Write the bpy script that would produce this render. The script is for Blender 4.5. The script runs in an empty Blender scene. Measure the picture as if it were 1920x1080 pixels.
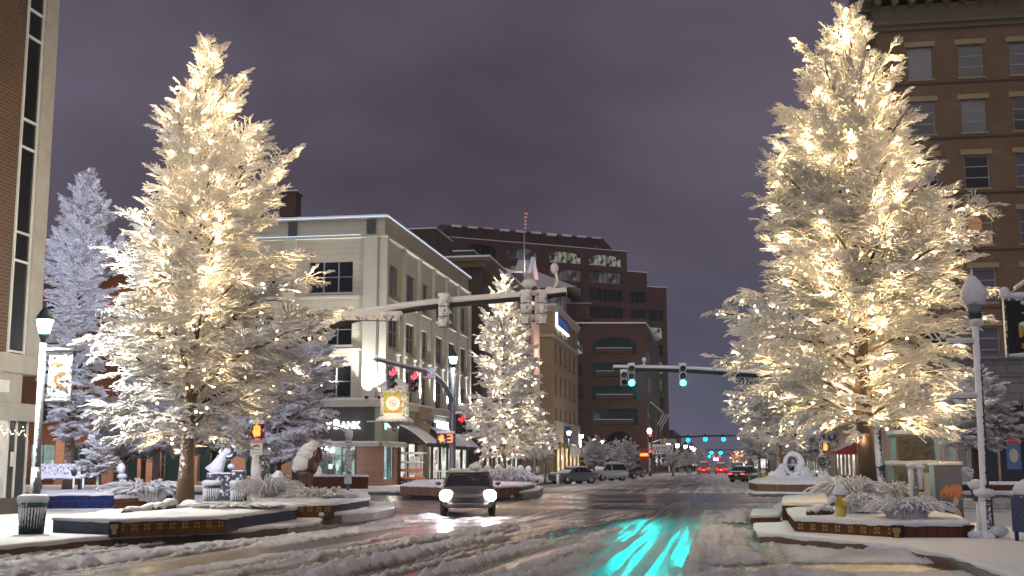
import bpy, math, random
import numpy as np
from mathutils import Vector, Matrix
R=math.radians
random.seed(7)
scene=bpy.context.scene
COL=scene.collection
# ---------------------------------------------------------------- camera
CAMZ=1.75; F=2225.0; PITCH=R(8.4)
cam=bpy.data.cameras.new('camera'); co=bpy.data.objects.new('camera',cam); COL.objects.link(co)
co.location=(0,0,CAMZ); co.rotation_euler=(R(90)+PITCH,0,0)
cam.sensor_width=36; cam.lens=F/1920*36; cam.clip_start=.1; cam.clip_end=6000
scene.camera=co
cp,sp=math.cos(PITCH),math.sin(PITCH)
def W(px,py,Y):
    "point of the place seen at photo pixel px,py, Y metres ahead"
    a=(px-960)/F; b=(540-py)/F
    dy=cp-b*sp; dz=sp+b*cp
    return Vector((a/dy*Y,Y,CAMZ+dz/dy*Y))
def G(px,py,z=0.0):
    a=(px-960)/F; b=(540-py)/F
    dy=cp-b*sp; dz=sp+b*cp
    Y=(z-CAMZ)*dy/dz
    return Vector((a/dy*Y,Y,z))
SA=R(9.8)
D=Vector((math.sin(SA),math.cos(SA),0)); RT=Vector((math.cos(SA),-math.sin(SA),0))
# ---------------------------------------------------------------- objects
def props(o,label=None,cat=None,group=None,kind=None):
    if label: o['label']=label
    if cat: o['category']=cat
    if group: o['group']=group
    if kind: o['kind']=kind
    return o
def thing(name,label,cat,loc=(0,0,0),rz=0,group=None):
    o=bpy.data.objects.new(name,None); COL.objects.link(o)
    o.location=loc; o.rotation_euler=(0,0,rz); o.empty_display_size=.2
    return props(o,label,cat,group)
def copy_tree(o,parent=None):
    c=o.copy(); COL.objects.link(c); c.parent=parent
    for ch in list(o.children): copy_tree(ch,c)
    return c
def again(proto,loc,rz,label,group=None):
    c=copy_tree(proto); c.location=loc; c.rotation_euler=(0,0,rz); c['label']=label
    if group: c['group']=group
    return c
class MB:
    def __init__(s): s.v=[]; s.f=[]; s.m=[]; s.s=[]
    def add(s,vs,fs,mi=0,sm=False):
        b=len(s.v); s.v.extend([tuple(p) for p in vs])
        for f in fs: s.f.append([i+b for i in f]); s.m.append(mi); s.s.append(sm)
        return s
    def box(s,x0,x1,y0,y1,z0,z1,mi=0):
        v=[(x,y,z) for z in (z0,z1) for y in (y0,y1) for x in (x0,x1)]
        return s.add(v,[(0,2,3,1),(4,5,7,6),(0,1,5,4),(2,6,7,3),(0,4,6,2),(1,3,7,5)],mi)
    def bx(s,c,sz,rz=0,mi=0,M=None):
        if M is None: M=Matrix.Rotation(rz,3,'Z')
        c=Vector(c); h=Vector(sz)/2
        v=[c+M@Vector((x*h.x,y*h.y,z*h.z)) for z in (-1,1) for y in (-1,1) for x in (-1,1)]
        return s.add(v,[(0,2,3,1),(4,5,7,6),(0,1,5,4),(2,6,7,3),(0,4,6,2),(1,3,7,5)],mi)
    def beam(s,a,b,w,h,mi=0):
        a,b=Vector(a),Vector(b); t=(b-a); L=t.length; t.normalize()
        up=Vector((0,0,1)) if abs(t.z)<.95 else Vector((0,1,0))
        x=t.cross(up).normalized(); y=x.cross(t)
        M=Matrix((x,t,y)).transposed()
        return s.bx((a+b)/2,(w,L,h),0,mi,M)
    def tube(s,pts,r,n=8,mi=0,cap=True,sm=True):
        pts=[Vector(p) for p in pts]
        if not hasattr(r,'__len__'): r=[r]*len(pts)
        vs=[]; fs=[]; prev=None
        for i,p in enumerate(pts):
            t=(pts[min(i+1,len(pts)-1)]-pts[max(i-1,0)]).normalized()
            if prev is None:
                ref=Vector((0,0,1)) if abs(t.z)<.9 else Vector((1,0,0))
                x=t.cross(ref).normalized()
            else:
                x=(prev-t*prev.dot(t)).normalized()
            prev=x; y=t.cross(x)
            for k in range(n):
                a=2*math.pi*k/n; vs.append(p+(x*math.cos(a)+y*math.sin(a))*r[i])
        for i in range(len(pts)-1):
            for k in range(n):
                k2=(k+1)%n; fs.append((i*n+k,i*n+k2,(i+1)*n+k2,(i+1)*n+k))
        s.add(vs,fs,mi,sm)
        if cap:
            b=len(s.v)-len(vs)
            s.f.append([b+k for k in range(n)][::-1]); s.m.append(mi); s.s.append(False)
            s.f.append([b+(len(pts)-1)*n+k for k in range(n)]); s.m.append(mi); s.s.append(False)
        return s
    def lathe(s,prof,n=16,c=(0,0,0),mi=0,sm=True,axis='z',sq=0):
        vs=[];fs=[]
        for r,z in prof:
            for k in range(n):
                a=2*math.pi*(k+(.5 if sq else 0))/n
                p=(r*math.cos(a),r*math.sin(a),z)
                if axis=='y': p=(p[0],p[2],p[1])
                if axis=='x': p=(p[2],p[0],p[1])
                vs.append((c[0]+p[0],c[1]+p[1],c[2]+p[2]))
        for i in range(len(prof)-1):
            for k in range(n):
                k2=(k+1)%n; fs.append((i*n+k,i*n+k2,(i+1)*n+k2,(i+1)*n+k))
        s.add(vs,fs,mi,sm and not sq)
        b=len(s.v)-len(vs)
        if prof[0][0]>1e-4: s.f.append([b+k for k in range(n)][::-1]); s.m.append(mi); s.s.append(False)
        if prof[-1][0]>1e-4: s.f.append([b+(len(prof)-1)*n+k for k in range(n)]); s.m.append(mi); s.s.append(False)
        return s
    def ell(s,c,r,n=12,m=8,mi=0,jit=0,M=None):
        rx,ry,rz=(r,r,r) if not hasattr(r,'__len__') else r
        vs=[];fs=[]
        for i in range(m+1):
            th=math.pi*i/m
            for k in range(n):
                a=2*math.pi*k/n; q=1+(random.uniform(-jit,jit) if 0<i<m else 0)
                p=Vector((rx*math.sin(th)*math.cos(a)*q,ry*math.sin(th)*math.sin(a)*q,rz*math.cos(th)*q))
                if M is not None: p=M@p
                vs.append(Vector(c)+p)
        for i in range(m):
            for k in range(n):
                k2=(k+1)%n; fs.append((i*n+k,(i+1)*n+k,(i+1)*n+k2,i*n+k2))
        return s.add(vs,fs,mi,True)
    def prism(s,poly,z0,z1,mi=0,mtop=None):
        n=len(poly)
        a=sum(poly[i][0]*poly[(i+1)%n][1]-poly[(i+1)%n][0]*poly[i][1] for i in range(n))
        if a<0: poly=poly[::-1]
        vs=[(p[0],p[1],z0) for p in poly]+[(p[0],p[1],z1) for p in poly]
        fs=[(i,(i+1)%n,n+(i+1)%n,n+i) for i in range(n)]
        s.add(vs,fs,mi)
        b=len(s.v)-2*n
        s.f.append([b+n+i for i in range(n)]); s.m.append(mi if mtop is None else mtop); s.s.append(False)
        s.f.append([b+i for i in range(n)][::-1]); s.m.append(mi); s.s.append(False)
        return s
    def wall(s,o,phi,w,h,holes=(),dep=.18,mi=0,mr=None):
        "sheet of wall from o along phi with window openings and their reveals"
        o=Vector(o); u=Vector((math.cos(phi),math.sin(phi),0)); inn=Vector((-math.sin(phi),math.cos(phi),0))
        us=sorted(set([0,w]+[q for r in holes for q in (r[0],r[2])])); zs=sorted(set([0,h]+[q for r in holes for q in (r[1],r[3])]))
        for i in range(len(us)-1):
            for j in range(len(zs)-1):
                cu=(us[i]+us[i+1])/2; cz=(zs[j]+zs[j+1])/2
                if any(r[0]<cu<r[2] and r[1]<cz<r[3] for r in holes): continue
                P=[(us[i],zs[j]),(us[i+1],zs[j]),(us[i+1],zs[j+1]),(us[i],zs[j+1])]
                s.add([o+u*a+Vector((0,0,b)) for a,b in P],[(0,1,2,3)],mi)
        for r in holes:
            c=[(r[0],r[1]),(r[2],r[1]),(r[2],r[3]),(r[0],r[3])]
            for k in range(4):
                a=c[k]; b=c[(k+1)%4]
                A=o+u*a[0]+Vector((0,0,a[1])); B=o+u*b[0]+Vector((0,0,b[1]))
                s.add([A,B,B+inn*dep,A+inn*dep],[(3,2,1,0)],mi if mr is None else mr)
        return s
    def mesh(s,name,mats):
        me=bpy.data.meshes.new(name); me.from_pydata(s.v,[],s.f)
        for m in (mats if isinstance(mats,(list,tuple)) else [mats]): me.materials.append(MT[m])
        me.polygons.foreach_set('material_index',s.m); me.polygons.foreach_set('use_smooth',s.s)
        me.update(); return me
    def build(s,name,mats,parent=None,loc=(0,0,0),rz=0,bev=0,label=None):
        o=bpy.data.objects.new(name,s.mesh(name,mats)); COL.objects.link(o)
        o.location=loc; o.rotation_euler=(0,0,rz)
        if parent is not None: o.parent=parent
        if bev:
            m=o.modifiers.new('bevel','BEVEL'); m.width=bev; m.segments=2; m.limit_method='ANGLE'; m.angle_limit=R(40)
        if label: o['label']=label
        return o
def pieces(name,mat,parent,boxes,bev=0):
    for b in boxes: MB().box(*b).build(name,mat,parent,bev=bev)
def text(s,size,mat,parent,loc,phi=0,name='lettering',ext=.02,bold=0,align='CENTER',tilt=90,sx=1):
    c=bpy.data.curves.new(name,'FONT'); c.body=s; c.size=size; c.extrude=ext; c.align_x=align; c.offset=bold
    c.materials.append(MT[mat])
    q=bpy.data.objects.new(name,c); me=bpy.data.meshes.new_from_object(q); me.name=name; bpy.data.objects.remove(q)
    if not me.materials: me.materials.append(MT[mat])
    o=bpy.data.objects.new(name,me); COL.objects.link(o); o.parent=parent
    o.location=loc; o.rotation_euler=(R(tilt),0,phi); o.scale=(sx,1,1)
    return o
LM=2.2
def light(kind,name,loc,power,color,parent=None,size=.05,spot=None,to=None,blend=.5):
    l=bpy.data.lights.new(name,kind); l.energy=power*(1 if kind=='SUN' else LM); l.color=color
    if kind!='SUN': l.shadow_soft_size=size
    if spot: l.spot_size=spot; l.spot_blend=blend
    o=bpy.data.objects.new(name,l); COL.objects.link(o); o.location=loc
    if to is not None: o.rotation_euler=(Vector(to)-Vector(loc)).to_track_quat('-Z','Y').to_euler()
    if parent is not None: o.parent=parent
    return o
# ---------------------------------------------------------------- materials
MT={}
class NT:
    def __init__(s,name):
        m=bpy.data.materials.new(name); m.use_nodes=True; s.m=m; s.t=m.node_tree; s.t.nodes.clear()
        s.out=s.n('ShaderNodeOutputMaterial'); MT[name]=m
    def n(s,t,**k):
        x=s.t.nodes.new(t)
        for a,b in k.items():
            if a in ('op','operation'): x.operation=b
            else: setattr(x,a,b)
        return x
    def l(s,a,b): s.t.links.new(a,b)
    def co(s,scale=(1,1,1),kind='Object',rot=0):
        c=s.n('ShaderNodeTexCoord'); m=s.n('ShaderNodeMapping'); s.l(c.outputs[kind],m.inputs[0]); m.inputs['Scale'].default_value=scale
        m.inputs['Rotation'].default_value=(0,0,rot)
        return m.outputs[0]
    def noise(s,sc,det=4,vec=None,rough=.55):
        x=s.n('ShaderNodeTexNoise'); x.inputs['Scale'].default_value=sc; x.inputs['Detail'].default_value=det; x.inputs['Roughness'].default_value=rough
        if vec is not None: s.l(vec,x.inputs['Vector'])
        return x.outputs[0]
    def ramp(s,fac,stops):
        r=s.n('ShaderNodeValToRGB'); s.l(fac,r.inputs[0]); e=r.color_ramp.elements
        while len(e)<len(stops): e.new(.5)
        for i,(p,c) in enumerate(stops): e[i].position=p; e[i].color=(*c,1) if hasattr(c,'__len__') else (c,c,c,1)
        return r.outputs[0]
    def mix(s,fac,a,b,blend='MIX'):
        x=s.n('ShaderNodeMix',data_type='RGBA',blend_type=blend)
        for i,q in ((0,fac),(6,a),(7,b)):
            if hasattr(q,'is_linked'): s.l(q,x.inputs[i])
            elif i==0: x.inputs[0].default_value=q
            else: x.inputs[i].default_value=(*q,1) if hasattr(q,'__len__') else (q,q,q,1)
        return x.outputs[2]
    def math(s,op,a,b=0,c=0):
        x=s.n('ShaderNodeMath',op=op)
        for i,q in enumerate((a,b,c)):
            if hasattr(q,'is_linked'): s.l(q,x.inputs[i])
            else: x.inputs[i].default_value=q
        return x.outputs[0]
    def bsdf(s,col,rough=.6,metal=0,bump=None,bs=.3,bd=.02,em=None,es=0,spec=.5,alpha=None):
        b=s.n('ShaderNodeBsdfPrincipled')
        for k,q in (('Base Color',col),('Roughness',rough),('Metallic',metal)):
            if hasattr(q,'is_linked'): s.l(q,b.inputs[k])
            else: b.inputs[k].default_value=(*q,1) if k=='Base Color' else q
        b.inputs['Specular IOR Level'].default_value=spec
        if bump is not None:
            u=s.n('ShaderNodeBump'); u.inputs['Strength'].default_value=bs; u.inputs['Distance'].default_value=bd
            s.l(bump,u.inputs['Height']); s.l(u.outputs[0],b.inputs['Normal'])
        if em is not None:
            if hasattr(em,'is_linked'): s.l(em,b.inputs['Emission Color'])
            else: b.inputs['Emission Color'].default_value=(*em,1)
            if hasattr(es,'is_linked'): s.l(es,b.inputs['Emission Strength'])
            else: b.inputs['Emission Strength'].default_value=es
        s.l(b.outputs[0],s.out.inputs[0]); return b
def simple(name,col,rough=.55,metal=0,var=.15,sc=3,bump=.2,spec=.5):
    t=NT(name); v=t.co(); n=t.noise(sc,5,v)
    c=t.mix(n,tuple(x*(1-var) for x in col),tuple(min(1,x*(1+var)) for x in col))
    t.bsdf(c,rough,metal,bump=t.noise(sc*8,3,v),bs=bump,bd=.01,spec=spec)
def emit(name,col,st,sample=True):
    t=NT(name); t.bsdf((.02,.02,.02),.5,em=col,es=st)
    if not sample: t.m.cycles.emission_sampling='NONE'
def boxuv(t,sx=1,sz=1):
    "horizontal run along either wall direction, and height"
    c=t.n('ShaderNodeTexCoord'); s=t.n('ShaderNodeSeparateXYZ'); t.l(c.outputs['Object'],s.inputs[0])
    a=t.math('ADD',s.outputs[0],s.outputs[1]); q=t.n('ShaderNodeCombineXYZ')
    t.l(t.math('MULTIPLY',a,sx),q.inputs[0]); t.l(t.math('MULTIPLY',s.outputs[2],sz),q.inputs[1])
    return q.outputs[0],c.outputs['Object']
def brick(name,c1,c2,mortar,bw=.22,bh=.075,mm=.01,rough=.8,soot=.3,bias=0):
    t=NT(name); uv,ob=boxuv(t)
    if name[:4] in ('tile','curb'): uv=t.n('ShaderNodeTexCoord').outputs['UV']
    b=t.n('ShaderNodeTexBrick'); t.l(uv,b.inputs['Vector']); b.inputs['Scale'].default_value=1
    b.inputs['Color1'].default_value=(*c1,1); b.inputs['Color2'].default_value=(*c2,1); b.inputs['Mortar'].default_value=(*mortar,1)
    b.inputs['Brick Width'].default_value=bw; b.inputs['Row Height'].default_value=bh; b.inputs['Mortar Size'].default_value=mm; b.inputs['Bias'].default_value=bias
    n=t.noise(.6,5,ob); c=t.mix(t.ramp(n,[(.35,1-soot),(.7,1.0)]),(0,0,0),b.outputs[0],'MIX')
    if name[:4]=='tile': rough=.95
    t.bsdf(c,rough,bump=t.math('SUBTRACT',1,b.outputs[1]),bs=.5,bd=.012,spec=0 if name[:4]=='tile' else .4)
def snowmat(name='snow',col=(.80,.82,.86)):
    t=NT(name); v=t.co()
    n=t.noise(2.2,4,v); n2=t.noise(22,4,v); n3=t.noise(120,2,v)
    h=t.math('ADD',t.math('MULTIPLY',n,1.0),t.math('ADD',t.math('MULTIPLY',n2,.35),t.math('MULTIPLY',n3,.08)))
    c=t.mix(n2,tuple(x*.93 for x in col),col)
    t.bsdf(c,.65,bump=h,bs=.8,bd=.12,spec=.3)
snowmat()
snowmat('snow_dirty',(.52,.50,.48))
def snowy(name,under,cover=.5,sc=9,rough=.6,metal=0,dirn=None):
    "surface with snow plastered on it: on what faces up, and in patches elsewhere"
    t=NT(name); v=t.co(); g=t.n('ShaderNodeNewGeometry'); s=t.n('ShaderNodeSeparateXYZ'); t.l(g.outputs['Normal'],s.inputs[0])
    n=t.noise(sc,5,v,.65)
    q=t.math('ADD',t.math('MULTIPLY',s.outputs[2],.55),n)
    if dirn:
        dn=t.math('ADD',t.math('MULTIPLY',s.outputs[0],dirn[0]),t.math('MULTIPLY',s.outputs[1],dirn[1])); q=t.math('ADD',q,dn)
    m=t.ramp(q,[(max(.01,1-cover-.06),0.0),(min(.99,1-cover+.06),1.0)])
    c=t.mix(m,under,(.78,.80,.84))
    t.bsdf(c,rough,bump=t.math('ADD',m,t.math('MULTIPLY',n,.3)),bs=.6,bd=.02)
snowy('bark_snow',(.10,.058,.030),.27,13,dirn=(-.12,-.12))
def twigmat():
    t=NT('snow_twigs'); g=t.n('ShaderNodeNewGeometry'); s=t.n('ShaderNodeSeparateXYZ'); t.l(g.outputs['Normal'],s.inputs[0])
    v=t.co(); n=t.noise(5,3,v)
    q=t.math('ADD',s.outputs[2],t.math('MULTIPLY',n,.9))
    m=t.ramp(t.math('ADD',q,.72),[(.05,0.0),(.35,1.0)])
    c=t.mix(m,(.14,.10,.075),(.88,.88,.90)); b=t.bsdf(c,.7,spec=.2)
    tr=t.n('ShaderNodeBsdfTranslucent'); t.l(c,tr.inputs[0]); mx=t.n('ShaderNodeMixShader'); mx.inputs[0].default_value=.32
    t.l(b.outputs[0],mx.inputs[1]); t.l(tr.outputs[0],mx.inputs[2]); t.l(mx.outputs[0],t.out.inputs[0])
twigmat()
simple('bark',(.06,.04,.028),.9,bump=1.0,sc=6)
snowy('pole_snow',(.03,.035,.035),.6,11,dirn=(-.18,-.05))
snowy('lamp_snow',(.03,.035,.036),.37,15,dirn=(-.55,-.10))
snowy('green_snow',(.012,.05,.042),.42,10,dirn=(-.22,-.05))
snowy('grey_snow',(.12,.12,.14),.55,9)
snowy('banner_snow',(.06,.055,.05),.55,7)
snowy('stone_snow',(.16,.145,.12),.30,6)
snowy('blue_snow',(.015,.03,.11),.30,6)
snowy('rust_snow',(.10,.035,.022),.42,6)
snowy('dark_snow',(.03,.028,.03),.42,7)
snowy('can_snow',(.012,.045,.038),.5,13,dirn=(-.28,-.08))
snowy('roof_snow',(.05,.045,.05),.5,2)
snowy('tower_roof',(.07,.03,.028),.30,.8)
simple('black_metal',(.012,.012,.013),.4,.3)
simple('dark_metal',(.03,.03,.034),.45,.5)
simple('grey_metal',(.16,.17,.19),.4,.5)
simple('galv',(.30,.31,.34),.45,.6)
simple('green_metal',(.010,.045,.038),.4,.2)
simple('white_paint',(.7,.7,.7),.5)
simple('concrete',(.34,.32,.28),.85,sc=1.5,var=.25)
simple('concrete_grey',(.26,.27,.24),.85,sc=1.2,var=.2)
simple('plinth',(.07,.055,.045),.7)
simple('stone_cream',(.46,.43,.36),.75,sc=2)
simple('stone_grey',(.20,.195,.20),.8,sc=1.5,var=.25)
simple('stucco',(.55,.52,.42),.85,sc=1.2,var=.08)
simple('stucco_green',(.26,.28,.21),.85,sc=1.2,var=.1)
simple('fascia',(.07,.065,.055),.7,sc=1)
simple('frame_dark',(.05,.055,.05),.5)
simple('frame_grey',(.24,.24,.20),.6)
simple('frame_light',(.34,.31,.32),.6)
simple('frame_white',(.55,.55,.52),.6)
simple('tan_wall',(.30,.235,.13),.85,sc=1,var=.1)
simple('tan_dark',(.13,.105,.06),.85,sc=1,var=.15)
simple('cream_wall',(.40,.37,.32),.85,sc=1,var=.1)
simple('bronze',(.10,.06,.045),.35,.7)
simple('copper_mullion',(.45,.30,.24),.3,.6)
simple('fabric_dark',(.03,.022,.02),.9)
simple('blue_fabric',(.02,.07,.25),.8)
simple('red_trim',(.4,.04,.02),.7)
simple('orange_paint',(.55,.13,.04),.5)
simple('yellow_paint',(.62,.47,.03),.35,var=.08)
simple('navy_paint',(.015,.025,.09),.35)
simple('sign_black',(.012,.011,.012),.4)
simple('gold',(.55,.38,.06),.5)
simple('sign_white',(.62,.62,.60),.5)
simple('sign_red',(.45,.03,.03),.5)
simple('tyre',(.015,.015,.015),.85)
simple('rim',(.45,.46,.48),.3,.8)
simple('interior_dark',(.02,.02,.022),.8)
simple('leaf_green',(.03,.12,.05),.7)
for nm,c in (('paint_silver',(.16,.175,.195)),('paint_white',(.62,.64,.66)),('paint_black',(.012,.012,.014)),('paint_navy',(.015,.02,.045)),('paint_tan',(.16,.14,.13)),('paint_red',(.2,.02,.02))):
    t=NT(nm); v=t.co(); b=t.bsdf(c,.28,.3,bump=t.noise(40,2,v),bs=.03); b.inputs['Coat Weight'].default_value=.6
t=NT('car_glass'); t.bsdf((.01,.01,.012),.08,spec=.8)
def glass(name,col,em=None,es=0,streak=0):
    t=NT(name); v=t.co()
    t.bsdf(col,.12,bump=t.noise(.7,2,v),bs=.08,em=em,es=es,spec=.7)
glass('glass_dark',(.008,.010,.012))
glass('glass_grey',(.02,.022,.028))
glass('glass_blind',(.10,.10,.12))
glass('glass_teal',(.008,.02,.02),(.02,.12,.11),.04)
glass('glass_red',(.02,.01,.01),(.8,.1,.05),.25)
def litglass(name,c1,c2,st,sx=2.5,sz=1.3,dark=.25):
    "a window one looks through into a lit room: uneven blocks of bright and dim"
    t=NT(name); uv,ob=boxuv(t,sx,sz)
    vo=t.n('ShaderNodeTexVoronoi',distance='CHEBYCHEV'); vo.inputs['Scale'].default_value=1; t.l(uv,vo.inputs['Vector'])
    s=t.n('ShaderNodeSeparateColor'); t.l(vo.outputs['Color'],s.inputs[0])
    n=t.noise(3,3,ob)
    c=t.mix(s.outputs[0],c1,c2)
    k=t.math('MULTIPLY',t.ramp(s.outputs[1],[(.1,dark),(.9,1.0)]),t.math('ADD',.4,n))
    t.bsdf((.02,.02,.02),.15,em=c,es=t.math('MULTIPLY',k,st),spec=.7)
    t.m.cycles.emission_sampling='NONE'
litglass('lit_office',(.75,.7,.5),(.6,.7,.6),.30,1.6,1.1,.01)
litglass('lit_warm',(1,.62,.28),(1,.8,.5),1.3)
litglass('lit_shop',(1,.85,.7),(.55,.75,.75),1.1,1.2,.9,.08)
litglass('lit_cool',(.35,.8,.75),(.8,.95,.95),.9,1.0,.5,.25)
litglass('lit_bank',(.18,.50,.50),(.85,.85,.65),.8,1.5,1.1,.03)
litglass('lit_window',(1,.42,.15),(.9,.5,.25),.6,1.2,.8,.05)
litglass('lit_curtain',(.75,.55,.5),(.55,.75,.62),.22,3.5,.12,.3)
litglass('lit_left',(.9,.78,.66),(.75,.72,.66),.62,.25,.2,.8)
litglass('dim_room',(.10,.10,.12),(.25,.22,.2),.35,.9,.8,.1)
emit('lamp_white',(1,.97,.86),14,False)
emit('lamp_cool',(.75,.93,1),16,False)
emit('lamp_warm',(1,.86,.6),12,False)
emit('lamp_far',(1,.88,.78),8,False)
emit('bulb_warm',(1,.72,.36),14,False)
emit('bulb_far',(1,.78,.48),9,False)
emit('bulb_orange',(1,.30,.10),5,False)
emit('head_white',(1,.93,.95),60,False)
emit('signal_green',(0.02,.85,.72),22,False)
emit('signal_green_far',(0.0,.55,1),14,False)
emit('signal_red',(1,.02,.02),4,False)
emit('signal_orange',(1,.12,.02),5,False)
emit('tail_red',(1,.03,.02),6,False)
emit('strip_blue',(.65,.80,1),1.1)
emit('sign_glow',(.80,.88,1),5,False)
emit('blue_sign',(.03,.08,.30),.5,False)
emit('green_led',(.35,1,.7),2,False)
emit('red_led',(1,.08,.06),4,False)
emit('orange_glow',(1,.35,.1),2.5,False)
simple('orange_mark',(.50,.20,.03),.6)
emit('aviation_white',(.9,1,.95),3,False)
brick('brick_red',(.17,.07,.045),(.13,.05,.035),(.17,.13,.10))
brick('brick_left',(.10,.040,.018),(.075,.030,.014),(.13,.10,.065),.36,.115,.022)
brick('brick_orange',(.16,.055,.018),(.13,.042,.014),(.12,.055,.028),.4,.12,.012)
brick('brick_brown',(.215,.135,.075),(.175,.11,.06),(.14,.09,.055),.3,.1,.01,soot=.25)
brick('brick_tower',(.108,.050,.036),(.092,.042,.031),(.08,.038,.03),.6,.3,.012,soot=.2)
brick('brick_dark',(.085,.055,.035),(.065,.042,.028),(.06,.045,.035),.4,.12,.01)
brick('block_cream',(.52,.49,.38),(.49,.46,.36),(.40,.37,.29),1.2,.42,.02,soot=.06)
brick('travertine',(.36,.20,.14),(.30,.165,.12),(.27,.15,.11),3.0,.16,.012,soot=.15)
brick('block_grey',(.20,.195,.21),(.17,.165,.18),(.09,.09,.09),1.6,.62,.03,soot=.2)
brick('tile_blue',(.012,.020,.085),(.018,.028,.11),(.05,.05,.08),.28,.30,.012,.3,soot=.1)
brick('tile_slate',(.06,.075,.10),(.08,.095,.125),(.10,.075,.06),.30,.36,.014,.35,soot=.15)
brick('tile_brown',(.12,.055,.025),(.155,.07,.03),(.05,.03,.02),.27,.21,.01,.4,soot=.2)
brick('tile_maroon',(.105,.042,.026),(.125,.05,.032),(.035,.02,.018),.22,.4,.01,.4,soot=.15)
brick('tile_tan',(.22,.14,.08),(.17,.10,.06),(.07,.05,.035),.3,.5,.012,.5,soot=.1)
brick('curb_brown',(.13,.062,.04),(.10,.055,.04),(.04,.03,.025),2.1,.6,.02,.5,soot=.3)
brick('curb_grey',(.16,.15,.145),(.12,.115,.11),(.05,.05,.05),1.6,.6,.02,.5,soot=.3)
simple('tile_gold',(.27,.19,.06),.6,var=.4)
simple('tile_blue_plain',(.02,.035,.13),.3)
# relief stone and the painted cabinet side
t=NT('relief'); v=t.co(); n=t.noise(5,3,v); t.bsdf(t.mix(n,(.05,.045,.038),(.19,.17,.135)),.85,bump=n,bs=1,bd=.25)
# ---------------------------------------------------------------- sky: low cloud lit by the town
w=bpy.data.worlds.new('World'); scene.world=w; w.use_nodes=True; nt=w.node_tree; nt.nodes.clear()
def wn(t): return nt.nodes.new(t)
o_=wn('ShaderNodeOutputWorld'); bg=wn('ShaderNodeBackground'); tc=wn('ShaderNodeTexCoord'); mp=wn('ShaderNodeMapping')
nt.links.new(tc.outputs['Generated'],mp.inputs[0]); mp.inputs['Scale'].default_value=(1.1,1.1,2.0); mp.inputs['Location'].default_value=(.55,.1,.2)
n1=wn('ShaderNodeTexNoise'); n1.inputs['Scale'].default_value=2.2; n1.inputs['Detail'].default_value=4; n1.inputs['Roughness'].default_value=.5; n1.inputs['Distortion'].default_value=.15
nt.links.new(mp.outputs[0],n1.inputs['Vector'])
cr=wn('ShaderNodeValToRGB'); nt.links.new(n1.outputs[0],cr.inputs[0]); e=cr.color_ramp.elements
e[0].position=.33; e[0].color=(.044,.035,.048,1); e[1].position=.72; e[1].color=(.106,.090,.126,1)
sx=wn('ShaderNodeSeparateXYZ'); nt.links.new(tc.outputs['Generated'],sx.inputs[0])
mr=wn('ShaderNodeMapRange'); nt.links.new(sx.outputs[2],mr.inputs[0]); mr.inputs[1].default_value=0; mr.inputs[2].default_value=.22; mr.inputs[3].default_value=1; mr.inputs[4].default_value=0
mx=wn('ShaderNodeMix'); mx.data_type='RGBA'; mx.blend_type='ADD'; nt.links.new(mr.outputs[0],mx.inputs[0]); nt.links.new(cr.outputs[0],mx.inputs[6]); mx.inputs[7].default_value=(.006,.014,.034,1)
nt.links.new(mx.outputs[2],bg.inputs[0]); bg.inputs[1].default_value=1.0; nt.links.new(bg.outputs[0],o_.inputs[0])
# glow of the town on the low clouds, very soft
sun=light('SUN','sun',(0,-20,60),.62,(1.0,.94,.93)); sun.data.angle=R(60); sun.rotation_euler=(R(48),0,R(-12))
scene.view_settings.view_transform='Standard'; scene.view_settings.look='None'; scene.view_settings.exposure=.40; scene.view_settings.gamma=1
scene.cycles.use_denoising=True; scene.cycles.use_adaptive_sampling=True; scene.cycles.adaptive_threshold=.035; scene.cycles.max_bounces=6; scene.cycles.diffuse_bounces=4; scene.cycles.glossy_bounces=2
scene.cycles.sample_clamp_indirect=3; scene.cycles.caustics_reflective=False; scene.cycles.caustics_refractive=False
# ---------------------------------------------------------------- strips of wall, slabs of snow
def strip(name,poly,z0,z1,mats,parent=None,closed=True,mi=None,top=None):
    "upright faces along a polygon, with run/height as UV so that tiles follow every edge"
    n=len(poly); vs=[];fs=[];uv=[];ms=[];run=0
    E=n if closed else n-1
    for i in range(E):
        a=poly[i]; b=poly[(i+1)%n]; L=math.hypot(b[0]-a[0],b[1]-a[1]); k=len(vs)
        vs+=[(a[0],a[1],z0),(b[0],b[1],z0),(b[0],b[1],z1),(a[0],a[1],z1)]; fs.append((k,k+1,k+2,k+3))
        uv+=[(run,0),(run+L,0),(run+L,z1-z0),(run,z1-z0)]; ms.append(mi[i] if mi else 0); run+=L
    if top is not None:
        k=len(vs); vs+=[(p[0],p[1],z1) for p in poly]; fs.append(tuple(range(k,k+n))); uv+=[(p[0],p[1]) for p in poly]; ms.append(top)
    me=bpy.data.meshes.new(name); me.from_pydata(vs,[],fs)
    for m in mats: me.materials.append(MT[m])
    me.polygons.foreach_set('material_index',ms)
    l=me.uv_layers.new(name='UVMap'); l.data.foreach_set('uv',[q for u in uv for q in u])
    o=bpy.data.objects.new(name,me); COL.objects.link(o); o.parent=parent
    return o
def resample(poly,step=.12):
    out=[]
    n=len(poly)
    for i in range(n):
        a=Vector((poly[i][0],poly[i][1])); b=Vector((poly[(i+1)%n][0],poly[(i+1)%n][1])); k=max(1,int((b-a).length/step))
        for j in range(k): out.append(a+(b-a)*j/k)
    return out
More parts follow.
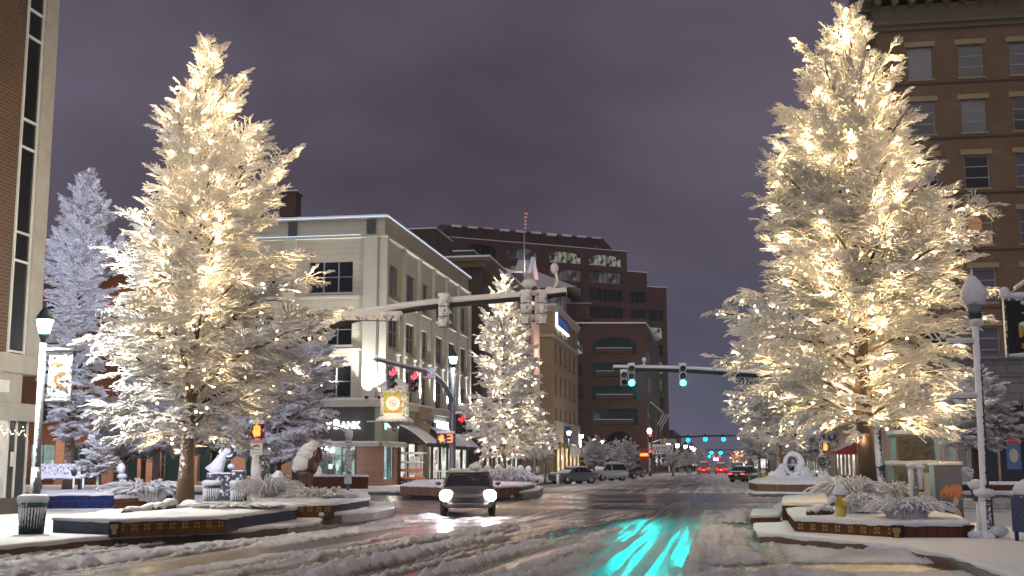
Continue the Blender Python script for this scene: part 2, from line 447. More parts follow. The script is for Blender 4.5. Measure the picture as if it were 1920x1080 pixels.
def slab(mb,poly,z0,th,out=.04,mi=0,step=.12,rough=.012,seed=0,hump=.0,rings=(.97,.88,.72,.5,.25)):
    "thick soft blanket of snow lying on a flat top"
    rnd=random.Random(seed); P=resample(poly,step); c=sum(P,Vector((0,0)))/len(P); n=len(P)
    j=[rnd.uniform(-1,1) for _ in range(n)]
    j=[(j[i-1]+2*j[i]+j[(i+1)%n])/4 for i in range(n)]
    vs=[];fs=[];rows=0
    def ring(f):
        nonlocal rows
        for i,p in enumerate(P): vs.append(f(i,p))
        rows+=1
    def o(i,p,d): q=(p-c); L=q.length; return p+q/max(L,.01)*d
    ring(lambda i,p:(*o(i,p,out*.5),z0-.015-abs(j[i])*.03))
    ring(lambda i,p:(*o(i,p,out+j[i]*rough*2),z0+th*.25))
    ring(lambda i,p:(*o(i,p,out*.9+j[i]*rough*2),z0+th*.65))
    ring(lambda i,p:(*o(i,p,out*.1),z0+th*(.93+j[i]*.1)))
    for q in rings:
        ring(lambda i,p:(*(c+(p-c)*q),z0+th*(1.0+hump*(1-q))+math.sin(p[0]*2.3+q*5)*.02*(1-q)+math.sin(p[1]*3.1+p[0]*4.7)*.012+rnd.uniform(-1,1)*.009))
    vs.append((c[0],c[1],z0+th*(1+hump)))
    for r in range(rows-1):
        for i in range(n):
            k=(i+1)%n; fs.append((r*n+i,r*n+k,(r+1)*n+k,(r+1)*n+i))
    for i in range(n): fs.append(((rows-1)*n+i,(rows-1)*n+(i+1)%n,len(vs)-1))
    mb.add(vs,fs,mi,True); return mb
def ccw(poly):
    a=sum(poly[i][0]*poly[(i+1)%len(poly)][1]-poly[(i+1)%len(poly)][0]*poly[i][1] for i in range(len(poly)))
    return list(poly) if a>0 else list(poly)[::-1]
def xy(*p): return [(q[0],q[1]) for q in p]
def rect(x0,x1,y0,y1): return [(x0,y0),(x1,y0),(x1,y1),(x0,y1)]
# ---------------------------------------------------------------- twigs by the hundred thousand (numpy)
def np_mesh(name,segs,mats,n=3,mi=None):
    "segs: N x 8 array (p0, p1, r0, r1) -> n-sided tapered tubes in one mesh"
    P0=segs[:,0:3];P1=segs[:,3:6];r0=segs[:,6];r1=segs[:,7];N=len(segs)
    t=P1-P0; L=np.linalg.norm(t,axis=1,keepdims=True)+1e-9; t=t/L
    ref=np.tile(np.array([0,0,1.0]),(N,1)); ref[np.abs(t[:,2])>.93]=(1,0,0)
    x=np.cross(t,ref); x/=np.linalg.norm(x,axis=1,keepdims=True)+1e-9; y=np.cross(t,x)
    V=np.empty((N,2*n,3))
    for k in range(n):
        a=2*math.pi*k/n+.5
        d=x*math.cos(a)+y*math.sin(a)
        V[:,k]=P0+d*r0[:,None]; V[:,n+k]=P1+d*r1[:,None]
    base=(np.arange(N)*2*n)[:,None]
    F_=np.stack([np.concatenate([base+k,base+(k+1)%n,base+n+(k+1)%n,base+n+k],1) for k in range(n)],1).reshape(-1)
    me=bpy.data.meshes.new(name); nf=N*n
    me.vertices.add(N*2*n); me.vertices.foreach_set('co',V.reshape(-1))
    me.loops.add(nf*4); me.loops.foreach_set('vertex_index',F_.astype(np.int32))
    me.polygons.add(nf); me.polygons.foreach_set('loop_start',np.arange(nf,dtype=np.int32)*4); me.polygons.foreach_set('loop_total',np.full(nf,4,dtype=np.int32))
    me.polygons.foreach_set('use_smooth',np.ones(nf,dtype=bool))
    if mi is not None: me.polygons.foreach_set('material_index',np.repeat(mi,n).astype(np.int32))
    for m in mats: me.materials.append(MT[m])
    me.update(); me.validate(); return me
def obj(name,me,parent=None,loc=(0,0,0)):
    o=bpy.data.objects.new(name,me); COL.objects.link(o); o.parent=parent; o.location=loc; return o
def make_spray(seed,nt=13,sub=2,fat=1.0,drp=.16):
    rn=random.Random(seed); S=[]
    def pt(s,y=0,z=0): return np.array([s,y,z-drp*s*s])
    K=5; ph=rn.uniform(0,6)
    path=[pt(i/K,.05*math.sin(ph+i*1.4),.03*math.sin(ph*2+i)) for i in range(K+1)]
    for i in range(K): S.append((*path[i],*path[i+1],(.034-.018*i/K)*fat,(.034-.018*(i+1)/K)*fat))
    for i in range(nt):
        s=.10+.88*i/(nt-1); side=1 if i%2 else -1
        j=min(K-1,int(s*K)); f=s*K-j; b=path[j]*(1-f)+path[j+1]*f
        ln=(.20+.44*(1-s)**.8*min(1,s*3.5))*rn.uniform(.7,1.25); a=R(rn.uniform(32,62))*side
        up=rn.uniform(-.35,.28)
        d=np.array([math.cos(a),math.sin(a),up]); m=b+d*ln*.5+np.array([0,0,.01]); d2=np.array([math.cos(a*.75),math.sin(a*.75),up-.35]); e=m+d2*ln*.5
        r=.028*fat*rn.uniform(.7,1.3)
        S.append((*b,*m,r*.8,r)); S.append((*m,*e,r,r*.45))
        for q in range(sub):
            g=rn.uniform(.3,.95); c=b+(m-b)*g*1.6 if g<.6 else m+(e-m)*(g-.6)*2
            aa=a+R(rn.choice((-1,1))*rn.uniform(30,65)); l2=rn.uniform(.09,.19)
            dd=np.array([math.cos(aa),math.sin(aa),rn.uniform(-.5,.3)]); r2=.020*fat*rn.uniform(.7,1.3)
            S.append((*c,*(c+dd*l2),r2,r2*.5))
    return np.array(S)
SPR={}
def sprays(key,**k):
    if key not in SPR: SPR[key]=[make_spray(100+i,**k) for i in range(8)]
    return SPR[key]
def place_spray(S,p,t,up,sc,wid=1.0,thick=1.0):
    t=t/np.linalg.norm(t); s=np.cross(up,t); s/=np.linalg.norm(s)+1e-9; u=np.cross(t,s)
    M=np.stack([t*sc,s*sc*wid,u*sc],0)   # rows: local axes
    o=np.empty_like(S); o[:,0:3]=S[:,0:3]@M+p; o[:,3:6]=S[:,3:6]@M+p
    q=max(.75,min(1.15,sc))*thick; o[:,6:8]=S[:,6:8]*q; return o
def interp(tab,z):
    if z<=tab[0][0]: return tab[0][1],tab[0][2]
    for a,b in zip(tab,tab[1:]):
        if z<=b[0]:
            f=(z-a[0])/(b[0]-a[0]+1e-9); return a[1]+(b[1]-a[1])*f,a[2]+(b[2]-a[2])*f
    return tab[-1][1],tab[-1][2]
def outline(Y,cx,rows):
    "crown outline read off as (pixel row, left, right) -> height, left and right reach in metres"
    t=[]
    for py,l,r in rows:
        z=W(cx,py,Y).z; t.append((z,(cx-l)*Y/F,(r-cx)*Y/F))
    return sorted(t)
def tree(name,label,loc,H,tab,nl=90,trunk=.25,seed=1,group=None,sp=.19,key='a',thick=1.0,bulbs=0,lights=0,lp=8,lcol=(1,.74,.42),crown0=None,elev=(4,38,66),smax=1.15,bulbr=.036,
         leader=None,strlabel=None,lean=0,bulbmat='bulb_warm',hw=(0,1),twist=0,trunk_mat='bark_snow',bright=None,depthk=1.0,spraymat='snow_twigs',fgap=0,lowcut=0,yaw=(18,58)):
    rn=random.Random(seed); root=thing(name,label,'tree',loc,0,group)
    z0=crown0 if crown0 else tab[0][0]; top=tab[-1][0]
    zb=loc[2]
    # trunk
    n=12; pts=[];rad=[]
    for i in range(n+1):
        f=i/n; z=(top-zb)*f*.97
        pts.append((math.sin(f*5+seed)*.10*f*(H/13)+lean*f,math.cos(f*4+seed)*.08*f,z)); rad.append(trunk*(1-f)**.8*(1.0 if f>.02 else 1.45)+.02)
    rad[0]=trunk*1.5
    mb=MB(); mb.tube(pts,rad,12); mb.build('trunk',trunk_mat,root)
    def axis(z):
        f=max(0,min(1,z/((top-zb)*.97)))*n; i=min(n-1,int(f)); g=f-i
        return np.array([pts[i][k]*(1-g)+pts[i+1][k]*g for k in range(3)])
    SP=sprays(key); limb=[];tw=[];bp=[]
    for i in range(nl):
        f=(i+.5)/nl; f=f**.92
        zt=(z0+(top-z0)*f)-zb; az=i*2.39996+rn.uniform(-.35,.35)+seed
        rl,rr=interp(tab,zt+zb); c=(math.cos(az)+1)/2; r=rl+(rr-rl)*c
        r*=depthk if abs(math.sin(az))>.7 else 1
        r=max(.15,r*rn.choice((rn.uniform(.62,.9),rn.uniform(.86,1.12)))); 
        if fgap and math.sin(az)<-.35 and f<fgap: r*=.22+.78*(f/fgap)**2
        el=elev[0]+(elev[1]-elev[0])*min(1,f*2) if f<.5 else elev[1]+(elev[2]-elev[1])*(f-.5)*2
        el=R(el+rn.uniform(-8,8)); rise=r*math.tan(el)
        zs=max((z0-zb)*.72,zt-rise*.9); 
        a=axis(zs); tip=np.array([axis(zt)[0]+math.cos(az)*r,axis(zt)[1]+math.sin(az)*r,zt])
        mid=(a+tip)/2+np.array([0,0,r*(.10+.10*(1-f))])
        K=6; path=[(1-q)**2*a+2*q*(1-q)*mid+q*q*tip for q in [k/K for k in range(K+1)]]
        for k in range(1,K): path[k]=path[k]+np.array([rn.uniform(-.05,.05)*r*.5 for _ in range(3)])
        L=sum(np.linalg.norm(path[k+1]-path[k]) for k in range(K)); r0=.018+.016*r+.01*(1-f)
        r0=min(r0,.085)
        for k in range(K): limb.append((*path[k],*path[k+1],r0*(1-.75*k/K)*thick,r0*(1-.75*(k+1)/K)*thick))
        ns=max(2,int(L*.86/sp)); 
        for q in range(ns+1):
            g=.14+.86*q/ns; kk=min(K-1,int(g*K)); ff=g*K-kk; p=path[kk]*(1-ff)+path[kk+1]*ff
            t=path[kk+1]-path[kk]; t=t/np.linalg.norm(t)
            if q==ns: dirs=[0]
            else: dirs=[1,-1]
            for sd in dirs:
                yw=sd*R(rn.uniform(*yaw)); cz,sz=math.cos(yw),math.sin(yw)
                d=np.array([t[0]*cz-t[1]*sz,t[0]*sz+t[1]*cz,t[2]*.8+rn.uniform(-.42,.30)])
                rem=(1-g)*L; sc=min(smax,.38+.40*rem)*rn.uniform(.72,1.2)*(1 if f<.8 else .8)
                up=np.array([rn.uniform(-.45,.45),rn.uniform(-.45,.45),1.0])
                tw.append(place_spray(SP[rn.randrange(8)],p,d,up,sc,rn.uniform(.8,1.15),thick))
            if bulbs and rn.random()<.9:
                bp.append((p+np.array([rn.uniform(-.22,.22),rn.uniform(-.22,.22),rn.uniform(-.22,.05)]),g,i))
    obj('limbs',np_mesh('limbs',np.array(limb),['bark_snow'],6),root)
    obj('crown',np_mesh('crown',np.concatenate(tw),[spraymat],3),root)
    if bulbs:
        st=thing('string_lights',strlabel,'string lights',loc,0,group and 'strings of warm bulbs wound through the trees')
        mb=MB(); prev={}
        for p,g,i in bp:
            if i in prev: mb.tube([prev[i],p],.007,3,cap=False)
            prev[i]=p
        mb.build('wire','black_metal',st)
        bm_=MB(); bm_.ell((0,0,0),bulbr,6,4); bmesh_=bm_.mesh('bulb',bulbmat)
        order=sorted(bp,key=lambda q:-q[1]+(.6 if q[0][1]>0.3 else 0)); rn.shuffle(bp)
        pick=bp[:bulbs]; pick.sort(key=lambda q:q[0][1])
        for p,g,i in pick[:100]:
            o=obj('bulb',bmesh_,st,tuple(p))
        rest=MB()
        for p,g,i in pick[100:]: rest.ell(p,bulbr,6,4)
        if len(pick)>100: props(rest.build('bulbs',bulbmat,st),kind='stuff')
        hi=[q for q in bp if q[1]>.35 and (q[2]>nl*.3 or rn.random()>lowcut)]; rn.shuffle(hi)
        for k,(p,g,i) in enumerate(hi[:lights]):
            light('POINT','bulb_light',tuple(p+np.array([0,0,.0])),lp*rn.uniform(.5,1.7),lcol,st,.07)
    return root
# ---------------------------------------------------------------- clumps of strap leaves under snow
def clump(name,label,loc,r,h,n,seed=0,mat='snow_twigs',cat='shrub',group=None,thick=.02,core=True,sx=1):
    rn=random.Random(seed); S=[]
    root=thing(name,label,cat,loc,0,group)
    for i in range(n):
        a=rn.uniform(0,6.283); q=math.sqrt(rn.random()); b=np.array([math.cos(a)*q*r*.5*sx,math.sin(a)*q*r*.5,0]); 
        L=h*rn.uniform(.7,1.25); out=r*rn.uniform(.10,.95); aa=a+rn.uniform(-.9,.9); K=6; pr=b; cu=rn.uniform(-.5,.5)
        for k in range(1,K+1):
            f=k/K; p=b+np.array([math.cos(aa+cu*f)*out*f**1.3*sx,math.sin(aa+cu*f)*out*f**1.3,L*(1.9*f-(1.0+.5*out/r)*f*f)])
            t=thick*rn.uniform(1.0,1.8)
            S.append((*pr,*p,t*(1-.3*(k-1)/K),t*(1-.3*k/K))); pr=p
    obj('leaves',np_mesh('leaves',np.array(S),[mat],4),root)
    if core:
        mb=MB()
        for k in range(9):
            a=rn.uniform(0,6.28); q=rn.random()*r*.45; mb.ell((math.cos(a)*q*sx,math.sin(a)*q,h*rn.uniform(.05,.3)),(r*rn.uniform(.18,.32)*sx,r*rn.uniform(.18,.3),h*rn.uniform(.15,.32)),10,7,jit=.12)
        mb.build('snow','snow',root)
    return root
# ---------------------------------------------------------------- street lamps
def lantern(mb_frame,mb_glass,mb_snow,z,s=1.0,lit=True):
    # cup, tapering glass that widens upward, bell cap with finial
    mb_frame.lathe([(.05*s,z-.05*s),(.075*s,z),(.16*s,z+.16*s),(.17*s,z+.22*s),(.15*s,z+.24*s)],14)
    mb_glass.lathe([(.14*s,z+.245*s),(.165*s,z+.30*s),(.235*s,z+.62*s),(.235*s,z+.635*s)],14)
    mb_frame.lathe([(.255*s,z+.635*s),(.26*s,z+.67*s),(.21*s,z+.78*s),(.13*s,z+.92*s),(.055*s,z+1.0*s),(.03*s,z+1.03*s)],14)
    mb_frame.lathe([(.02*s,z+1.02*s),(.04*s,z+1.08*s),(.012*s,z+1.13*s),(.004*s,z+1.24*s)],8)
def street_lamp(label,loc,H=5.3,lit='lamp_white',power=0,pole='pole_snow',rz=0,s=1.0,group=None,polr=.075,cap='green_metal',glassm=None,snowcap=False,name='street_lamp',base=True,lcol=(1,.95,.85)):
    t=thing(name,label,'street lamp',loc,rz,group)
    mb=MB(); mb.lathe([(polr*1.15,.5),(polr,1.2),(polr*.82,H-.05)],16)
    mb.build('pole',pole,t)
    if base:
        mb=MB(); mb.lathe([(.24*s,0),(.24*s,.06),(.17*s,.16),(.15*s,.22),(.135*s,.8),(.15*s,.84),(.14*s,.9),(.09*s,1.0)],8,sq=1); mb.build('base',pole if pole!='pole_snow' else 'green_snow',t)
    f,g,sn=MB(),MB(),MB(); lantern(f,g,sn,H,s)
    f.build('lantern_frame',cap,t); g.build('lantern_glass',glassm or lit,t)
    if snowcap:
        m=MB(); m.lathe([(.22*s,H+.42*s),(.26*s,H+.50*s),(.285*s,H+.64*s),(.27*s,H+.74*s),(.21*s,H+.86*s),(.14*s,H+.97*s),(.08*s,H+1.04*s),(.03*s,H+1.08*s),(.012,H+1.22*s)],14); rj=random.Random(8); m.v=[(x*(1+rj.uniform(-.06,.06))-.012*z/H,y*(1+rj.uniform(-.06,.06)),z+rj.uniform(-.02,.02)) for x,y,z in m.v]; m.build('snow','snow',t)
    if power: light('POINT','lamp_light',(0,0,H+.48*s),power,lcol,t,.30*s)
    return t
# ---------------------------------------------------------------- traffic signals
def signal_head(t,at,rz,colour,n=3,snow=True,mat='grey_snow',lens=.15,back=False,power=0,pcol=(0,.9,.8),hoods=True,glow='signal_green'):
    "housing with visors and lenses facing local -y"
    h=bpy.data.objects.new('signal_head',None)
    mb=MB(); s=.36
    for i in range(n):
        z=-s*i; mb.box(-.17,.17,-.02,.18,z-s/2+.006,z+s/2-.006)
    o=mb.build('signal_head',mat,t,at,rz,bev=.02)
    if hoods:
        vb=MB()
        for i in range(n):
            z=-s*i; vs=[];fs=[];K=12
            for k in range(K+1):
                a=math.pi*(-.12+1.24*k/K); vs+=[(math.cos(a)*.158,-.02,z+math.sin(a)*.158),(math.cos(a)*.158,-.27,z+math.sin(a)*.158-.03)]
            for k in range(K): fs.append((2*k,2*k+1,2*k+3,2*k+2))
            vb.add(vs,fs,0,True)
        vo=vb.build('visor',mat if mat!='can_snow' else 'dark_metal',o)
        vo.modifiers.new('thick','SOLIDIFY').thickness=.012
    for i in range(n):
        m=MB(); m.lathe([(.001,-.045),(lens*.6,-.04),(lens,-.022)],16,axis='y',c=(0,0,-s*i))
        c={'green':(2,glow),'red':(0,'signal_red'),'none':(-1,'')}[colour]
        if colour=='green' and n==2: c=(1,glow)
        m.build('lens',c[1] if i==c[0] else 'glass_dark',o)
    if snow:
        m=MB(); slab(m,rect(-.17,.17,-.02,.18),s/2,.10,.015,step=.08); m.build('snow','snow',o)
    if power:
        i=2 if colour=='green' else 0
        light('POINT','signal_light',(0,-.17,-s*i),power,pcol,o,.10)
    return o
def hand_face(mb,x,z,y,s=.3):
    # raised palm: palm, four fingers, thumb
    mb.box(x-.3*s,x+.25*s,y-.006,y,z-.42*s,z+.08*s)
    for k,(fx,hh) in enumerate(((-.24,.38),(-.09,.5),(.06,.46),(.2,.34))): mb.box(x+fx*s-.055*s,x+fx*s+.055*s,y-.006,y,z+.08*s,z+hh*s)
    mb.box(x-.46*s,x-.3*s,y-.006,y,z-.2*s,z+.06*s)
def seg_three(mb,x,z,y,s=.3):
    w=.34*s;h=.45*s;t=.1*s
    for zz in (h,0,-h): mb.box(x-w,x+w,y-.006,y,z+zz-t/2,z+zz+t/2)
    mb.box(x+w-t,x+w,y-.0065,y,z-h,z+h)
def ped_head(t,at,rz,kind='hand',w=.42,h=.42,mat='dark_snow'):
    mb=MB(); mb.box(-w/2,w/2,0,.2,-h/2,h/2); mb.box(-w/2-.02,w/2+.02,-.14,0,h/2-.02,h/2); mb.box(-w/2-.02,-w/2,-.12,0,-h/2,h/2); mb.box(w/2,w/2+.02,-.12,0,-h/2,h/2)
    o=mb.build('pedestrian_signal',mat,t,at,rz)
    f=MB()
    if kind=='hand': hand_face(f,0,0,-.003,h*.85)
    else: hand_face(f,-w*.22,0,-.003,h*.7); seg_three(f,w*.22,0,-.003,h*.75)
    f.build('signal_face','signal_orange',o)
    m=MB(); slab(m,rect(-w/2,w/2,-.14,.2),h/2,.1,.01,step=.08); m.build('snow','snow',o)
    return o
# ---------------------------------------------------------------- windows
WC={}
LC={}
def window(parent,loc,phi,w,h,nc=1,nr=2,frame='frame_grey',pane='glass_dark',fw=.07,sill=True,mull=.05,arch=0,sillmat=None,lintel=None):
    k=(round(w,2),round(h,2),nc,nr,frame,fw,sill,mull,arch,sillmat)
    if k not in WC:
        mb=MB(); mb.box(0,w,-.02,.05,0,fw); mb.box(0,w,-.02,.05,h-fw,h); mb.box(0,fw,-.02,.05,fw,h-fw); mb.box(w-fw,w,-.02,.05,fw,h-fw)
        for i in range(1,nc): x=w*i/nc; mb.box(x-mull,x+mull,-.022,.048,fw,h-fw)
        for i in range(1,nr): z=h*i/nr; mb.box(fw,w-fw,-.015,.045,z-mull*.6,z+mull*.6)
        mats=[frame]
        if sill: mb.box(-.1,w+.1,-.28,-.02,-.12,-.003,1); mats.append(sillmat or frame); 
        p=MB(); p.box(fw*.5,w-fw*.5,.02,.035,fw*.5,h-fw*.5)
        WC[k]=(mb.mesh('window',mats),{},p)
    me,pc,p=WC[k]
    o=bpy.data.objects.new('window',me); COL.objects.link(o); o.parent=parent; o.location=loc; o.rotation_euler=(0,0,phi)
    if pane:
        if pane not in pc: pc[pane]=p.mesh('pane',pane)
        q=bpy.data.objects.new('pane',pc[pane]); COL.objects.link(q); q.parent=o
    if lintel:
        if lintel not in LC: LC[lintel]=MB().box(-.22,w+.22,-.30,-.20,h+.05,h+.40).mesh('lintel',lintel)
        q=bpy.data.objects.new('lintel',LC[lintel]); COL.objects.link(q); q.parent=o
    return o
def facade(B,mb,o,phi,w,h,wins,dep=.16,mi=0,rec=None,**kw):
    "wall sheet with windows set into its openings; wins: (u0,z0,u1,z1,nc,nr,pane)"
    mb.wall(o,phi,w,h,[x[:4] for x in wins],dep,mi)
    u=Vector((math.cos(phi),math.sin(phi),0)); inn=Vector((-math.sin(phi),math.cos(phi),0))
    for x in wins:
        window(B,Vector(o)+u*x[0]+Vector((0,0,x[1]))+inn*(dep-.05),phi,x[2]-x[0],x[3]-x[1],x[4],x[5],pane=x[6],**kw)
# ---------------------------------------------------------------- vehicles
def car(name,label,loc,rz,L=4.7,Wd=1.82,H=1.45,kind='sedan',paint='paint_silver',snow=1,lights='off',tail='off',cat='car',plate=True,group=None,lampx=.66,hoodsnow=True):
    "front at local +y"
    t=thing(name,label,cat,loc,rz,group); hw=Wd/2
    if kind=='sedan': hood,deck=.93,.98; ws=(L*.24,L*.06); rs=(-L*.36,-L*.20); sh=[.70,.93,1.0,1.0,.97,.93,.86,.70]
    else: hood,deck=1.05,1.12; ws=(L*.27,L*.13); rs=(-L*.47,-L*.40); sh=[.85,1.08,1.08,1.08,1.07,1.05,.98,.8]
    ys=[-L/2,-L/2+.12,-L*.36,-L*.1,L*.12,L*.27,L/2-.18,L/2]
    wd=[.86,.95,1,1,1,.99,.93,.80]; zb=[.38,.28,.22,.2,.2,.22,.26,.36]
    vs=[];fs=[]; 
    for y,w,z0,z1 in zip(ys,wd,zb,sh):
        a=hw*w
        ring=[(0,z0),(a*.8,z0),(a*.97,z0+.12),(a,(z0+z1)*.5),(a*.985,z1-.12),(a*.90,z1-.02),(a*.5,z1+.02)]
        vs+=[(x,y,z) for x,z in ring]+[(0,y,z1+.03)]+[(-x,y,z) for x,z in ring[::-1][:-1]]
    n=14
    for i in range(len(ys)-1):
        for k in range(n): k2=(k+1)%n; fs.append((i*n+k,i*n+k2,(i+1)*n+k2,(i+1)*n+k))
    fs.append(tuple(range(n))); fs.append(tuple(range((len(ys)-1)*n,len(ys)*n))[::-1])
    mb=MB(); mb.add(vs,[f[::-1] for f in fs],0,True); mb.build('body',paint,t)
    # greenhouse
    zc=1.0 if kind=='sedan' else 1.08
    base=[(rs[0],.80),(rs[1]-.02,.88),(0,.9),(ws[1]+.1,.89),(ws[0],.82)]
    mb=MB(); b0=[(hw*.87,ws[0],zc-.05),(hw*.90,0,zc),(hw*.86,rs[0],zc-.02)]
    tp=[(hw*.68,ws[1],H-.05),(hw*.72,0,H-.02),(hw*.68,rs[1],H-.05)]
    V=[]; 
    for (x,y,z) in b0: V+=[(x,y,z),(-x,y,z)]
    for (x,y,z) in tp: V+=[(x,y,z),(-x,y,z)]
    # 0/1 front base,2/3 mid,4/5 rear ; 6/7 front top,8/9 mid,10/11 rear
    g=MB(); g.add(V,[(0,2,8,6),(2,4,10,8),(1,7,9,3),(3,9,11,5)],0); g.build('side_windows','car_glass',t)
    g=MB(); g.add(V,[(0,6,7,1)],0); g.build('windscreen','car_glass',t)
    g=MB(); g.add(V,[(4,5,11,10)],0); g.build('rear_window','car_glass',t)
    r=MB(); q=[Vector(p) for p in V]
    up=Vector((0,0,.045))
    r.add([q[6],q[7],q[9],q[11],q[10],q[8]]+[p+up*(1 if i in(2,5) else .6) for i,p in enumerate([q[6],q[7],q[9],q[11],q[10],q[8]])],[(0,5,4,3,2,1),(6,7,8,9,10,11)]+[(i,(i+1)%6,6+(i+1)%6,6+i) for i in range(6)],0,True)
    for s in (0,1):
        for a,b in ((0,6),(2,8),(4,10)): r.tube([q[a+s],q[b+s]],.035,6)
        r.tube([q[6+s],q[8+s],q[10+s]],.035,6)
    r.build('roof',paint,t)
    wr=.33 if kind=='sedan' else .36
    arch=MB()
    for sx in (-1,1):
        for wy in (L*.29,-L*.29):
            arch.lathe([(wr+.08,-.1),(wr+.08,.1)],18,c=(sx*(hw-.13),wy,wr),axis='x')
            w=MB(); w.lathe([(wr-.06,-.1),(wr,-.08),(wr,.08),(wr-.06,.1)],20,axis='x'); wo=w.build('wheel','tyre',t,(sx*(hw-.12),wy,wr))
            w=MB()
            w.lathe([(.05,-.108),(wr-.1,-.104),(wr-.1,.104),(.05,.108)],10,axis='x'); w.build('rim','rim',wo)
    arch.build('wheel_arches','tyre',t)
    fy=L/2; z=.66 if kind=='sedan' else .78
    for sx in (-1,1):
        m=MB(); m.ell((0,0,0),(.23,.12,.20) if lights=='on' else (.19,.10,.085),12,8); m.build('headlight','head_white' if lights=='on' else 'glass_blind',t,(sx*hw*lampx,fy-.07,z))  # lit lens oversized to stand in for the headlight glare
        m=MB(); m.ell((0,0,0),(.22,.07,.08),10,6); m.build('taillight','tail_red' if tail=='on' else 'sign_red',t,(sx*hw*.64,-fy+.05,z+.10))
        m=MB(); m.ell((0,0,0),(.10,.06,.07),8,6); m.build('mirror',paint,t,(sx*(hw+.08),ws[0]-.35,zc+.03))
    m=MB(); m.box(-hw*.55,hw*.55,fy-.03,fy+.012,.42,.60); m.build('grille','black_metal',t)
    m=MB(); m.box(-hw*.8,hw*.8,-fy-.03,-fy+.06,.36,.50); m.box(-hw*.78,hw*.78,fy-.06,fy+.02,.28,.38); m.build('bumper','dark_metal',t)
    if plate:
        m=MB(); m.box(-.16,.16,-fy-.022,-fy+.005,.62,.76); m.build('number_plate','sign_white',t)
    if snow:
        s=MB(); slab(s,ccw([(hw*.66,ws[1]),(-hw*.66,ws[1]),(-hw*.66,rs[1]),(hw*.66,rs[1])]),H+.0,.10*snow,.02,step=.2)
        fy2=L/2-.25
        if hoodsnow: slab(s,ccw([(hw*.78,ws[0]),(-hw*.78,ws[0]),(-hw*.7,fy2),(hw*.7,fy2)]),(hood+.0)-.02,.07*snow,.02,step=.2)
        if kind=='sedan': slab(s,ccw([(hw*.75,rs[0]-.1),(-hw*.75,rs[0]-.1),(-hw*.7,-fy+.12),(hw*.7,-fy+.12)]),deck-.02,.06*snow,.02,step=.2)
        # blown snow on the lower windscreen
        a,b,c,d=q[0],q[1],q[7],q[6]; wsn=lights!='on'; nrm=Vector((0,.05,.03))
        if wsn: s.add([a+nrm,b+nrm,b+(c-b)*.55+nrm,a+(d-a)*.65+nrm],[(0,1,2,3)],0)
        s.build('snow','snow',t)
    return t
# ---------------------------------------------------------------- ground: wet asphalt, ruts, slush and ploughed snow
def vnoise(x,y,seed=0):
    xi=np.floor(x).astype(np.int64); yi=np.floor(y).astype(np.int64); fx=x-xi; fy=y-yi
    fx=fx*fx*(3-2*fx); fy=fy*fy*(3-2*fy)
    def h(a,b):
        n=(a*374761393+b*668265263+seed*1442695041)&0xffffffff
        n=((n^(n>>13))*1274126177)&0xffffffff; n=n^(n>>16); return (n&0xffff)/65535.0
    return (h(xi,yi)*(1-fx)+h(xi+1,yi)*fx)*(1-fy)+(h(xi,yi+1)*(1-fx)+h(xi+1,yi+1)*fx)*fy
def fbm(x,y,o=4,seed=0,g=.5):
    s=0;a=1;t=0
    for i in range(o): s=s+a*vnoise(x*2**i,y*2**i,seed+i*17); t+=a; a*=g
    return s/t
def pdist(X,Y,poly):
    d=np.full(X.shape,1e9)
    for a,b in zip(poly,poly[1:]):
        ax,ay=a[0],a[1]; bx,by=b[0]-ax,b[1]-ay; q=np.clip(((X-ax)*bx+(Y-ay)*by)/(bx*bx+by*by+1e-9),0,1)
        d=np.minimum(d,np.hypot(X-ax-bx*q,Y-ay-by*q))
    return d
def sst(a,b,x): t=np.clip((x-a)/(b-a),0,1); return t*t*(3-2*t)
def gp(*pts): return [G(*p) for p in pts]
rows=[15.5]
while rows[-1]<46: rows.append(rows[-1]*1.0024)
while rows[-1]<300: rows.append(rows[-1]*1.010)
rows=np.array(rows); NC=880
ang=np.linspace(-.56,.56,NC)
Yg,Ag=np.meshgrid(rows,ang,indexing='ij'); Xg=Yg*Ag
sx_=Xg*D.x+Yg*D.y; tx_=Xg*RT.x+Yg*RT.y
def tval(px,py): p=G(px,py); return p.x*RT.x+p.y*RT.y
def sval(px,py): p=G(px,py); return p.x*D.x+p.y*D.y
cl=fbm(Xg*4.5,Yg*4.5,5,3,.6); cl2=fbm(Xg*8,Yg*8,3,9); big=fbm(Xg*.35,Yg*.35,4,21)
stk=fbm(tx_*3.4,sx_*.10,4,31,.6)            # streaks along the street
stk2=fbm(tx_*9,sx_*.22,3,77,.6)
crs=fbm(sx_*1.1,tx_*.10,4,41,.6)            # streaks along the cross street
snow=.58+.0*Xg
snow=snow+(stk-.5)*.9+(stk2-.5)*.5+(cl-.5)*.45+(big-.5)*.5
hgt=np.zeros_like(Xg)
# wet wheel tracks under the green signals
t0,t1=tval(1060,1080),tval(1262,1080)
band=sst(t0-.6,t0+.3,tx_)*(1-sst(t1-.1,t1+.25,tx_))*(1-sst(70,78,sx_))
snow-=band*(.16+.14*big)
# slush right of the tracks
rs=sst(t1,t1+.3,tx_)*(1-sst(t1+2.4,t1+3.2,tx_))*(1-sst(46,52,sx_)); snow+=rs*.14; hgt+=rs*(cl-.30)*.05
# snow apron up to the right kerb
ap=sst(t1+1.7,t1+3.0,tx_)*(1-sst(44,50,sx_)); snow+=ap*.6; hgt+=ap*.02
